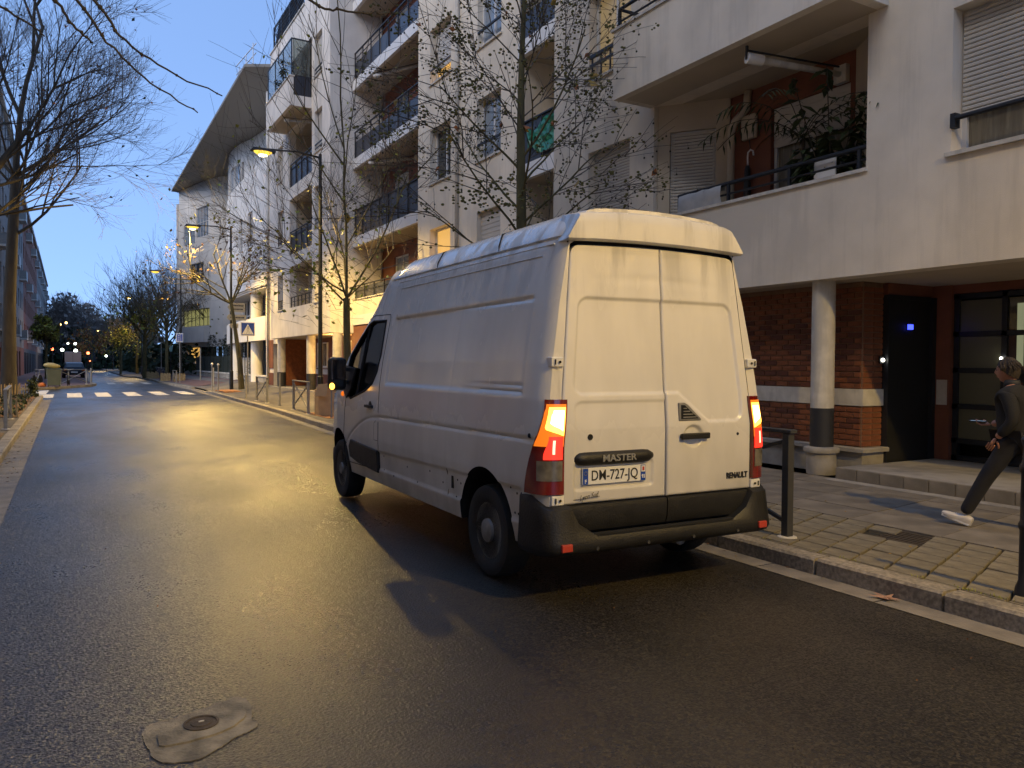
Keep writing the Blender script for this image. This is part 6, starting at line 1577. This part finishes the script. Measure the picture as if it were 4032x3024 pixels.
for i in range(210):   # lower left boughs carry most of the leaves
    q = Vector((-1.1+rg.gauss(0,.9), -.5+rg.gauss(0,.8), 4.1+rg.gauss(0,.6))); leaf_at(l1, q, rg, .14)
    twg.tube([q, q+Vector((rg.uniform(-.2,.3),rg.uniform(-.2,.2),rg.uniform(-.3,.1))), q+Vector((.5,.2,-.3))], .004, 3, cap=False)
for i in range(7):
    q = Vector((-.75+i*.16,-.3,3.55-.11*i)); leaf_at(l1, q, rg, .17)
twg.tube([(-.1,0,3.0),(-.4,-.2,2.95),(-.75,-.3,3.5)], .008, 3, cap=False)
finish_tree(t, trk, twg, [('leaves','leafg',l1)], 'bark2')
# --- plane tree with hanging seed balls behind the van roof
t = thing('plane_tree', 'plane tree hung with dark seed balls rising behind the van roof', 'tree', (6.75,11.6,.13)); rg = random.Random(5)
trk, twg, lf1, lf2, bl, ms = B(), B(), B(), B(), B(), B()
trk.tube([(0,0,0),(0,0,1.5),(.02,0,3),(0,.02,4.2),(-.03,0,5.4),(-.02,0,6.6),(.03,0,7.6),(.05,0,9.5)], [.13,.115,.1,.085,.07,.05,.035,.01], 10, cap=False)
tips = []
for i in range(26):
    z = 2.7+i*.225; a = i*2.4+rg.uniform(-.4,.4); L = (2.1 if z < 5 else 1.7-.16*(z-5)); d = Vector((math.cos(a)*.85, math.sin(a)*.75, .62 if z < 4.5 else .8))
    recurse(trk, twg, None, (0,0,z), d, max(.7,L)*rg.uniform(.8,1.1), .022 if z < 5 else .016, 2, rg, .6, -.015, [0,5,6], 0, .1, tips)
for q in tips:
    if rg.random() < .42:
        L = rg.uniform(.05,.1); c_ = q+Vector((rg.uniform(-.02,.02),rg.uniform(-.02,.02),-L)); twg.tube([q,c_], .0018, 3, cap=False); bl.ball(c_, .016, 6)
    if rg.random() < .2:
        for e in range(4): ms.ball(q+Vector((rg.gauss(0,.05),rg.gauss(0,.05),rg.gauss(0,.04))), rg.uniform(.015,.03), 5, .7)
    if rg.random() < .012: leaf_at(lf1, q, rg, .17)
    if rg.random() < .008: leaf_at(lf2, q, rg, .15)
for e in range(160):
    q = Vector((-.75+rg.gauss(0,.4),-.3+rg.gauss(0,.3),4.15+rg.gauss(0,.12))); ms.ball(q, rg.uniform(.015,.035), 5, .7)
finish_tree(t, trk, twg, [('seed_balls','ball',bl),('seed_clusters','moss',ms),('leaves','leafy',lf1),('leaves','leafo',lf2)], 'bark2')
# --- tree by the direction signs: brown clinging leaves
t = thing('street_tree', 'slender tree with clinging brown leaves in front of the modern building', 'tree', (7.51,40.37,.15)); rg = random.Random(21)
trk, twg, l1, l2 = B(), B(), B(), B()
trk.tube([(0,0,0),(-.1,0,1.5),(-.35,0,3.4),(-.5,0,4.4)], [.15,.12,.09,.08], 8, cap=False)
for d,L,r in (((-.9,-.3,.35),2.6,.05),((.7,.2,.8),1.6,.05),((-.2,.2,1),2.6,.05),((-1,.4,.7),2.6,.045),((.2,-.5,.9),2.4,.04),((.6,.3,1.2),2.4,.04)):
    recurse(trk, twg, [l1,l1,l2], (-.5,0,4.3), d, L, r, 3, rg, .8, .03, [0,4,4,5], .13, .17)
finish_tree(t, trk, twg, [('leaves','leafb',l1),('golden_leaves','leafy',l2)], 'bark2')
# --- big tree on the left with a dense bare crown
t = thing('big_tree', 'big bare tree with a wide mesh of twigs over the left sidewalk', 'tree', (-2.1,38.4,.13)); rg = random.Random(3)
trk, twg, l1, l2 = B(), B(), B(), B()
trk.tube([(0,0,0),(0,0,1),(.05,0,4),(.2,0,7),(.3,0,9)], [.34,.28,.23,.2,.17], 12, cap=False)
for i in range(11):
    z = 6.6+i*.5; a = i*2.4; d = Vector((math.cos(a)+.25, math.sin(a)*.9-.1, .8)); recurse(trk, twg, [l1,l1,l2], (.2+.01*i,0,min(z,9)), d, rg.uniform(3.8,5.0), rg.uniform(.05,.085), 4, rg, .62, .07, [0,7,4,3,4], .008, .13, None, .0042)
recurse(trk, twg, [l1], (.3,0,9), (.15,0,1), 6.5, .14, 4, rg, .6, .08, [0,7,4,4,4], .01, .2, None, .0042)
finish_tree(t, trk, twg, [('leaves','leafd',l1),('orange_leaves','leafo',l2)])
# --- second tree, out of the frame on the left, its limbs reach in
t = thing('leaning_tree', 'thick limbed tree at the left edge whose boughs sweep into the picture', 'tree', (-5.3,27.5,.13)); rg = random.Random(8)
trk, twg, l1, l2 = B(), B(), B(), B()
trk.tube([(0,0,0),(.1,0,2.2),(.5,0,3.6)], [.3,.26,.22], 10, cap=False)
trk.tube([(.5,0,3.5),(1.5,0,4.6),(2.4,.1,5.6),(3.4,.2,6.9),(4.3,.3,8.4)], [.2,.17,.14,.11,.07], 9, cap=False)
for (p,d,L,r) in [((2.2,.1,5.4),(1,.1,.35),4.2,.07),((3.0,.2,6.4),(1,.1,.45),3.8,.06),((3.6,.2,7.2),(.9,.0,.9),3.6,.06),((4.2,.3,8.2),(.5,0,1),3.6,.06),((2.6,.1,5.9),(.3,.2,1),4.6,.08),((1.2,0,4.3),(.1,.3,1),5.0,.1),((.5,0,3.6),(-.6,.3,1),4,.1)]:
    recurse(trk, twg, [l1,l1,l1,l2], p, d, L*.82, r*.85, 4, rg, .6, .015, [0,7,4,4,5], .012, .12, None, .0045)
for e in range(26):
    q = Vector((2.5+rg.gauss(0,.25), .1, 6.1+rg.gauss(0,.3))); leaf_at(l2, q, rg, .3)
finish_tree(t, trk, twg, [('leaves','leafd',l1),('orange_leaves','leafo',l2)])
# --- overhanging twigs of a tree standing just outside the frame on the left
t = thing('roadside_tree', 'tree standing left of the camera whose thin boughs hang over the sky at the top', 'tree', (-2.2,5.2,.13)); rg = random.Random(2)
trk, twg, l1 = B(), B(), B()
trk.tube([(0,0,0),(0,0,2),(.1,.1,4),(.3,.2,5.4),(.5,.3,7.2)], [.17,.14,.12,.1,.06], 10, cap=False)
def w2(x, y, z): return (x+2.2, y-5.2, z-.13)
def bough(pts, r0, r1):
    P = [Vector(w2(*p)) for p in pts]; out = []
    n = len(P)
    for i in range(n-1):
        a, b_, c, d = P[max(i-1,0)], P[i], P[i+1], P[min(i+2,n-1)]
        for j in range(6):
            u = j/6; out.append(.5*((2*b_)+(c-a)*u+(2*a-5*b_+4*c-d)*u*u+(3*b_-a-3*c+d)*u**3)+Vector((rg.gauss(0,.006),rg.gauss(0,.006),rg.gauss(0,.006))))
    out.append(P[-1]); m = len(out); trk.tube(out, [r0+(r1-r0)*i/(m-1) for i in range(m)], 6, cap=False)
    for i in range(3,m-1,4): trk.ball(out[i]+Vector((0,0,.0)), (r0+(r1-r0)*i/(m-1))*1.6, 5)
    return out
hub = (-1.95,5.35,4.9)
bough([hub,(-.9,6.0,5.0),(-.2,6.4,4.5),(.19,6.5,4.21),(.36,6.5,3.99),(.67,6.5,3.8),(1.07,6.5,3.67)], .02,.005)
bough([hub,(-1.0,5.9,4.8),(-.3,6.3,4.4),(.09,6.5,4.18),(.27,6.5,3.92),(.57,6.5,3.68),(.89,6.5,3.51)], .018,.005)
bough([hub,(-1.1,6.0,4.75),(-.4,6.4,4.35),(-.08,6.5,4.17),(.05,6.5,4.0),(.14,6.5,3.93),(.18,6.5,3.9)], .018,.006)
bough([hub,(-1.2,6.1,4.5),(-.6,6.4,4.15),(-.38,6.5,4.04),(-.22,6.5,3.95),(-.12,6.5,3.88)], .014,.005)
bough([(-1.8,5.4,5.3),(-.2,5.9,5.6),(1.0,6.3,4.95),(1.76,6.5,4.57),(2.03,6.5,4.545),(2.36,6.5,4.6),(2.5,6.5,4.63)], .018,.005)
recurse(trk, twg, [l1], (.5,.3,7.0), (-.2,.1,1), 2.5, .06, 3, rg, .6, .1, [0,3,3,4], .02, .1)
finish_tree(t, trk, twg, [('leaves','leafd',l1)])
# --- leafy / bare trees further down the street
def crown_tree(label, x, y, h, r, cz, mats, n, seed, group, twn=5, ls=.35, trr=.14, asp=1.0, lv=3):
    t = thing('street_tree', label, 'tree', (x,y,.12), group=group); rg = random.Random(seed); trk, twg = B(), B(); lbs = [B() for _ in mats]
    trk.tube([(0,0,0),(0,0,h*.3),(.05,0,h*.55)], [trr,trr*.8,trr*.5], 8, cap=False)
    for i in range(9):
        a = i*2.4; recurse(trk, twg, None, (.02,0,h*(.3+.03*i)), (math.cos(a)*.8, math.sin(a)*.6, .9), r*1.25, trr*.35, lv, rg, .6, .07, [0,3,3,twn], 0, .1, None, .012)
    if mats:
        cl = [(rg.gauss(0,.45)*r, rg.gauss(0,.45)*r, cz+rg.gauss(0,.4)*r*asp) for _ in range(16)]
        for i in range(n):
            c_ = rg.choice(cl); q = Vector((c_[0]+rg.gauss(0,.2)*r, c_[1]+rg.gauss(0,.2)*r, c_[2]+rg.gauss(0,.2)*r)); leaf_at(rg.choice(lbs), q, rg, ls*rg.uniform(.5,1.1))
    trk.build('trunk', 'bark2', t, world=False, smooth=True); twg.build('twigs', 'twig', t, world=False, kind='stuff')
    for nm,lb in zip(mats,lbs): lb.build('crown', nm, t, world=False, kind='stuff')
GR = 'trees down the street'
crown_tree('bushy olive green tree left of the road beyond the bin', -1.5, 75, 6.6, .8, 4.2, ['moss','leafg','leafg','moss'], 3000, 31, GR, asp=1.7, ls=.3)
crown_tree('bare tree with sparse yellow foliage on the right before the park', 5.85, 75, 8.6, 2.4, 5.4, ['leafg','leafy'], 420, 32, GR, 6, .4, .2)
crown_tree('thin bare tree left of the lamp pole by the modern building', 6.7, 66, 8.0, 1.9, 5, [], 0, 33, GR, 6)
crown_tree('bright yellow green little tree among the far right trees', 5.2, 98, 6.2, 1.6, 4.0, ['leafg','moss'], 900, 34, GR, 3, .3)
crown_tree('orange lit tree at the middle of the far street', 3.0, 125, 6.5, 2.0, 4.2, ['leafy','leafo'], 900, 35, GR, 3, .4)
for i,(x,y,h,r) in enumerate([(8.5,84,10.5,3.4),(11,92,12,4),(7.3,104,10,3),(10,118,13,4.5),(7,130,11,3.5),(12,74.5,9.5,3)]):
    crown_tree(['tall bare tree behind the far lit lamp','wide bare tree at the right of the far group','bare tree left in the far right group','tallest bare tree in the far right group','small bare tree at the back of the far right group','bare tree beside the modern building'][i], x, y, h, r, h*.6, ['moss'], 200, 40+i, GR, 6, .35, .2)
# far wood closing the street, a mass of bare crowns
t = thing('far_wood', 'dark mass of bare crowns closing the end of the street', 'wood', (2,185,0)); t['kind'] = 'stuff'; rg = random.Random(77)
trk, lb = B(), B()
for i in range(26):
    x = rg.uniform(-9,12); y = rg.uniform(-12,18); h = (15.5 if -4 < x < 3.5 else 11.5)*rg.uniform(.85,1.05) if x > -6 else 12
    trk.tube([(x,y,0),(x,y,h*.6)], [.25,.12], 5, cap=False)
    for j in range(300):
        a, e = rg.uniform(0,6.283), rg.random(); rr = 2.8*math.sqrt(e); z = h-3.2*e*rg.uniform(.6,1.2)-rg.random()**1.5*h*.55
        p = Vector((x+rr*math.cos(a), y+rr*math.sin(a)*.7, z)); d = Vector((math.cos(a)*.5,math.sin(a)*.4,1)); 
        lb.tube([p-d*.9, p, p+d*.7], [.05,.03,.012], 3, cap=False)
        if j%2: leaf_at(lb, p, rg, 1.1)
un = B()
for i in range(5000): leaf_at(un, Vector((rg.uniform(-14,14), rg.uniform(-14,14), rg.random()**1.3*8)), rg, 1.3)
un.build('understorey', 'hedge', t, world=False, kind='stuff')
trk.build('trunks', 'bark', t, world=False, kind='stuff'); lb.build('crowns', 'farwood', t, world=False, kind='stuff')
t = thing('far_undergrowth', 'dark hedge and undergrowth behind the parked scooters on the right', 'hedge', (8,90,0)); t['kind'] = 'stuff'; lb = B()
for i in range(5200):
    y = rg.uniform(-16,60); lb_ = Vector((rg.uniform(-.6,3)+.0*y, y, rg.random()**.7*3.2)); leaf_at(lb, lb_, rg, rg.uniform(.4,.9))
lb.build('foliage', 'hedge', t, world=False, kind='stuff')
# distant white tower block glimpsed between the trees
t = thing('distant_building', 'slim pale building glimpsed between the far trees', 'building', (3.9,175,0))
bb = B(); bb.box(-.6,.9,-2,2,0,7.8); bb.box(-.9,-.6,-2.1,2.0,0,9.5); bb.build('wall', 'greycol', t, world=False)
# greenery and litter by the kerbs
t = thing('left_planting', 'low green plants and dead leaves inside the stake fences on the left', 'plants', (-1.8,30,.14)); t['kind'] = 'stuff'; lb = B(); l2 = B(); rg = random.Random(9)
for i in range(900):
    q = Vector((rg.uniform(-.7,.6), rg.uniform(-6,7.5), rg.random()*.15)); leaf_at(lb, q, rg, rg.uniform(.06,.16))
for i in range(200): q = Vector((rg.uniform(.45,.7), 7.4+rg.gauss(0,.15), rg.random()*.7)); leaf_at(lb, q, rg, .15)
for i in range(500): q = Vector((rg.uniform(-.7,.65), rg.uniform(-6,7.5), .012)); leaf_at(l2, q, rg, .09)
lb.build('plants', 'leafd', t, world=False, kind='stuff'); l2.build('dead_leaves', 'leafo', t, world=False, kind='stuff')
t = thing('gutter_leaves', 'scattered small leaves and litter in both gutters', 'leaves', (0,0,0)); t['kind'] = 'stuff'; lb = B(); l2 = B()
def flat_leaf(bld, x, y, z, s, rg):
    a = rg.uniform(0,6.283); c_, s_ = math.cos(a), math.sin(a)
    P = [(-.5,0),(-.1,.3),(.5,.05),(.0,-.28)]; bld.add([(x+(u*c_-v*s_)*s, y+(u*s_+v*c_)*s, z+rg.uniform(0,.012)) for u,v in P], [(0,1,2,3)])
for i in range(240):
    y = 8+rg.random()*29; flat_leaf(lb if rg.random() < .5 else l2, -.88+rg.random()**2*.3, y, .008, rg.uniform(.03,.07), rg)
for i in range(70):
    y = 1.5+rg.random()*25; flat_leaf(lb if rg.random() < .4 else l2, lerp_poly(KR,y)-rg.random()**2*.2, y, .008, rg.uniform(.02,.05), rg)
for i in range(60): flat_leaf(lb, rg.uniform(5.1,8.4), rg.uniform(1.5,8), .138, rg.uniform(.015,.04), rg)
for i in range(45): flat_leaf(l2, rg.uniform(-.3,4.6), 2.3+rg.random()**1.5*22, .006, rg.uniform(.008,.022), rg)
lb.build('brown_leaves', 'leafy', t, world=False, kind='stuff'); l2.build('dark_leaves', 'leafb', t, world=False, kind='stuff')
t = thing('kerb_weeds', 'tiny weeds growing between kerb stones and paving blocks', 'weeds', (5.1,3,.13)); t['kind'] = 'stuff'; lb = B()
for cy, n in ((.85,14),(-.05,26),(-.25,22),(1.1,8),(.3,8),(2.2,10),(1.6,6)):
    for i in range(n):
        q = Vector((rg.gauss(.0,.012), cy+rg.gauss(0,.05), 0)); leafquad(lb, q, (rg.gauss(0,.4),rg.gauss(0,.4),1), rg.uniform(.015,.045), .006, .6)
lb.build('weeds', 'leafg', t, world=False, kind='stuff')
t = thing('fallen_leaf', 'large pink brown plane leaf lying in the gutter below the kerb', 'leaf', (4.83,3.35,.012))
bb = B(); P = []
for i in range(10):
    a = i*.6283; r = (.085 if i%2 == 0 else .035)*(1.25 if i in (0,4) else 1); P.append((r*math.cos(a)*.9, r*math.sin(a)*1.3, .004+(.012 if i%2 == 0 else .0)))
bb.add([(0,0,.014)]+P, [(0,i+1,(i+1)%10+1) for i in range(10)]); bb.tube([(0,0,.01),(-.02,-.12,.012)], .002, 4); bb.build('leaf', M('pinkish_leaf', (.35,.2,.13), .7), t, world=False)

# ================================================================ the person walking past
MT['cloth'] = M('black_cloth', (.010,.010,.011), .85, var=.25, vs=9, bump=.4, bs=60); MT['trouser'] = M('dark_trousers', (.016,.016,.02), .85, var=.25, vs=9, bump=.3, bs=60)
MT['skin'] = M('skin', (.42,.2,.13), .5); MT['hair'] = M('greying_hair', (.035,.026,.02), .8, var=.6, vs=22, bump=.8, bs=60); MT['shoe'] = M('white_shoe', (.6,.57,.54), .6, var=.1, vs=12); MT['phone'] = EM('phone_glow', (.5,.75,1), .06, (.2,.2,.25))
per = thing('person', 'person in dark jacket and trousers with white shoes striding past the entrance', 'person', (7.25,3.95,.135), R_(100))
# local frame: +x is the walking direction, +y left side
def skin_mesh(name, nodes, edges, mat, parent, sub=2, root=0):
    me = bpy.data.meshes.new(name); me.from_pydata([n[0] for n in nodes], edges, []); o = bpy.data.objects.new(name, me); COL.objects.link(o)
    md = o.modifiers.new('skin', 'SKIN'); md.use_smooth_shade = True
    sv = me.skin_vertices[0].data
    for i,n in enumerate(nodes):
        r = n[1]; sv[i].radius = r if isinstance(r, tuple) else (r, r)
    sv[root].use_root = True
    sd_ = o.modifiers.new('sub', 'SUBSURF'); sd_.levels = sub; sd_.render_levels = sub
    dg = bpy.context.evaluated_depsgraph_get(); m2 = bpy.data.meshes.new_from_object(o.evaluated_get(dg)); bpy.data.objects.remove(o)
    m2.materials.clear(); m2.materials.append(MT[mat] if isinstance(mat, str) else mat)
    o = bpy.data.objects.new(name, m2); COL.objects.link(o); o.parent = parent; return o
# the body (continuous): pelvis, spine, neck, head, arms, legs; clothes are slightly larger shells over it
# front (left) leg reaches forward on the heel, rear (right) leg pushes off
HIP = (0,0,.88)
J = [((0,0,.90),(.13,.15)),((-.0,0,1.05),(.12,.14)),((.02,0,1.25),(.12,.17)),((.03,0,1.36),(.05,.09)),((.05,0,1.45),.052),((.07,0,1.52),.055),
 ((.02,.10,.86),.09),((.22,.11,.52),.068),((.42,.12,.14),.045),  # left leg 6,7,8
 ((-.02,-.10,.86),.09),((-.14,-.11,.50),.068),((-.50,-.12,.20),.045), # right leg 9,10,11
 ((.02,.19,1.34),.05),((-.06,.24,1.10),.045),((.10,.23,.92),.035), #12-14 left arm slightly back then forearm fwd
 ((.02,-.19,1.34),.05),((.10,-.24,1.10),.045),((.30,-.20,1.02),.035)] #15-17 right arm holds phone forward
E_ = [(0,1),(1,2),(2,3),(3,4),(4,5),(0,6),(6,7),(7,8),(0,9),(9,10),(10,11),(3,12),(12,13),(13,14),(3,15),(15,16),(16,17)]
bodyo = skin_mesh('body', J, E_, 'skin', per)
def scl(n, k): return (n[0], tuple(r*k for r in n[1]) if isinstance(n[1], tuple) else n[1]*k)
tr = [scl(J[i], 1.16) for i in (0,6,7,8,9,10,11)]; tr[3] = ((.42,.12,.115),.062); tr[6] = ((-.50,-.12,.19),.06)
skin_mesh('trousers', tr, [(0,1),(1,2),(2,3),(0,4),(4,5),(5,6)], 'trouser', per)
jk = [((0,0,.80),(.18,.21)),((0,0,1.0),(.18,.20)),((.02,0,1.25),(.175,.20)),((.03,0,1.38),(.11,.16)),((.045,0,1.44),(.075,.085)),
 ((.02,.20,1.35),.08),((-.06,.255,1.10),.065),((.08,.235,.94),.052),((.02,-.20,1.35),.08),((.10,-.255,1.10),.065),((.27,-.205,1.03),.052)]
skin_mesh('jacket', jk, [(0,1),(1,2),(2,3),(3,4),(3,5),(5,6),(6,7),(3,8),(8,9),(9,10)], 'cloth', per)
# head with face
def head(parent, c, rz=0):
    bb = B(); n = 24; m = 18; vs = []
    for j in range(m+1):
        ph = math.pi*j/m; 
        for i in range(n):
            a = 2*math.pi*i/n; x = math.sin(ph)*math.cos(a); y = math.sin(ph)*math.sin(a); z = -math.cos(ph)
            X = x*.095; Y_ = y*.076; Z = z*.12
            if z < 0: k = 1+z*.28*(1 if x < .2 else .7); Y_ *= k; X *= (1+z*.12)
            if x > 0:
                g = lambda y0,z0,sy,sz: math.exp(-((y-y0)/sy)**2-((z-z0)/sz)**2)
                X += .026*g(0,-.12,.16,.2)*(x > .3)+.010*g(0,-.48,.28,.10)+.008*g(0,-.55,.25,.06)+.012*g(0,-.82,.3,.14)-.011*g(.33,.08,.2,.13)-.011*g(-.33,.08,.2,.13)+.006*g(.3,.25,.3,.08)+.006*g(-.3,.25,.3,.08)
            vs.append((c[0]+X, c[1]+Y_, c[2]+Z))
    fs = [(j*n+i,j*n+(i+1)%n,(j+1)*n+(i+1)%n,(j+1)*n+i) for j in range(m) for i in range(n)]
    bb.add(vs, fs); bb.build('head', 'skin', parent, world=False, smooth=True, merge=True)
    for s_ in (-1,1):
        q = B(); q.ball((c[0]+.078,c[1]+s_*.030,c[2]+.008), .0115, 10); q.build('eye', 'black', parent, world=False, smooth=True)
        q = B(); q.ball((0,0,0), .03, 10, 1.1); q.v = [(c[0]-.005+p[0]*.65, c[1]+s_*(.075+p[1]*.3), c[2]-.005+p[2]) for p in q.v]; q.build('ear', 'skin', parent, world=False, smooth=True)
    q = B(); q.tube([(c[0]+.088,c[1]-.022,c[2]-.058),(c[0]+.093,c[1],c[2]-.057),(c[0]+.088,c[1]+.022,c[2]-.058)], .005, 6); q.build('lips', M('lips', (.3,.1,.08), .5), parent, world=False, smooth=True)
    # hair: cap with uneven locks, collar length
    q = B(); rg = random.Random(6); vs = []; m2 = 14
    for j in range(m2+1):
        ph = math.pi*(.0+.72*j/m2)
        for i in range(n*2):
            a = 2*math.pi*i/(n*2); back = (1-math.cos(a))/2; lim = .30+.68*back**.55
            p2 = ph*lim; x = math.sin(p2)*math.cos(a); y = math.sin(p2)*math.sin(a); z = math.cos(p2); w_ = 1.10+.035*math.sin(a*11+j*.9)+rg.uniform(-.012,.012)
            vs.append((c[0]-.006+x*.098*w_, c[1]+y*.082*w_, c[2]+.004+z*.122*w_))
    k = n*2; fs = [(j*k+i,j*k+(i+1)%k,(j+1)*k+(i+1)%k,(j+1)*k+i) for j in range(m2) for i in range(k)]
    q.add(vs, fs)
    for i in range(170):   # loose locks
        a = rg.uniform(.9,5.38); e_ = rg.uniform(.1,1.25); x0, y0, z0 = math.sin(e_)*math.cos(a), math.sin(e_)*math.sin(a), math.cos(e_)
        p = Vector((c[0]-.006+x0*.107, c[1]+y0*.089, c[2]+.004+z0*.132)); d_ = Vector((x0*.5-.3, y0*.6, -.75)).normalized()
        q.tube([p, p+d_*.03+Vector((x0,y0,0))*.01, p+d_*.065+Vector((0,0,-.004))], [.006,.005,.001], 4)
    q.build('hair', 'hair', parent, world=False, smooth=True, merge=True)
head(per, (.095,0,1.575))
# collar
q = B(); q.lathe([(.075,1.42),(.07,1.47),(.062,1.49),(.068,1.47),(.07,1.42)], (.05,0,0), 18); q.build('collar', 'greycol', per, world=False, smooth=True)
# hands with five fingers
def hand(parent, wrist, d, curl, side, palm_n):
    d = Vector(d).normalized(); nrm = Vector(palm_n).normalized(); lat = d.cross(nrm).normalized()*side; W = Vector(wrist)
    nodes = [(tuple(W),(.024,.017)),(tuple(W+d*.04),(.034,.016)),(tuple(W+d*.085),(.038,.014))]; 
    skin_mesh('palm', nodes, [(0,1),(1,2)], 'skin', parent, 2)
    for i,(off,L,r) in enumerate([(.028,.068,.0085),(.010,.077,.009),(-.009,.071,.0085),(-.027,.055,.0075)]):
        p = W+d*.085+lat*off; dd = d.copy(); ns = [(tuple(p-d*.02),r)]
        ns.append((tuple(p),r))
        for s_ in range(3):
            dd = (dd+nrm*curl).normalized(); p = p+dd*L/3*(1.2-.2*s_); ns.append((tuple(p), r*(1-.08*s_)))
        skin_mesh('finger', ns, [(j,j+1) for j in range(len(ns)-1)], 'skin', parent, 1)
    p = W+d*.03+lat*.03; dd = (d*.6+lat*.8+nrm*.3).normalized(); ns = [(tuple(p-dd*.01),.012)]
    for s_ in range(3): ns.append((tuple(p),.0105-.001*s_)); p = p+dd*.026; dd = (dd+d*.35+nrm*.3).normalized()
    ns.append((tuple(p),.008)); skin_mesh('thumb', ns, [(j,j+1) for j in range(len(ns)-1)], 'skin', parent, 1)
hand(per, (.30,-.20,1.02), (1,.15,.0), .55, 1, (0,.2,1))
hand(per, (.11,.225,.92), (.5,-.05,-.85), .35, 1, (.3,-.9,-.1))
per.scale = (.9,.9,.9); per.location = (7.31,3.82,.135)
ph = thing('phone', 'phone with a pale blue glow in the hand of the walking person', 'phone', (0,0,0))
ph.location = per.matrix_basis @ Vector((0,0,0)); ph.rotation_euler = per.rotation_euler; ph.scale = per.scale; ph.location = per.location
bpy.context.view_layer.update()
q = B(); q.box(.34,.49,-.215,-.145,1.045,1.054); q.build('case', 'black', ph, world=False, bevel=.003)
q = B(); q.box(.345,.485,-.21,-.15,1.0545,1.0555); q.build('screen', 'phone', ph, world=False)
# shoes
def shoe(parent, c, pitch, yaw=0):
    # sole outline and height profile along the foot
    q = B(); st = [(-.09,.032,.075),(-.06,.038,.085),(-.01,.038,.08),(.05,.040,.062),(.11,.048,.05),(.16,.045,.042),(.195,.03,.03)]; n = 12; vs = []
    for (x,w_,h) in st:
        for i in range(n):
            a = 2*math.pi*i/n; yy = math.cos(a)*w_; zz = h*.5+math.sin(a)*h*.5; zz = max(zz,.0) if math.sin(a) > -.5 else 0.0; vs.append((x,yy,zz))
    q.add(vs, [(i*n+j,i*n+(j+1)%n,(i+1)*n+(j+1)%n,(i+1)*n+j) for i in range(len(st)-1) for j in range(n)]+[tuple(range(n)), tuple((len(st)-1)*n+j for j in range(n-1,-1,-1))])
    mt = Matrix.Translation(c) @ Matrix.Rotation(pitch,4,'Y') @ Matrix.Translation((.02,0,0))
    q.v = [tuple(mt @ Vector(p)) for p in q.v]; s = q.build('shoe', 'shoe', parent, world=False, smooth=True, autos=50)
    q = B(); q.box(-.085,.19,-.036,.036,-.018,.004); q.v = [tuple(mt @ Vector(p)) for p in q.v]; q.build('sole', 'white', parent, world=False, bevel=.006)
    q = B()
    for i in range(4): q.bar((.03+i*.022,-.018,.066-i*.005),(.03+i*.022,.018,.066-i*.005),.006)
    q.v = [tuple(mt @ Vector(p)) for p in q.v]; q.build('laces', 'coping', parent, world=False)
shoe(per, (.42,.12,.035), R_(-16)); shoe(per, (-.52,-.12,.105), R_(42))
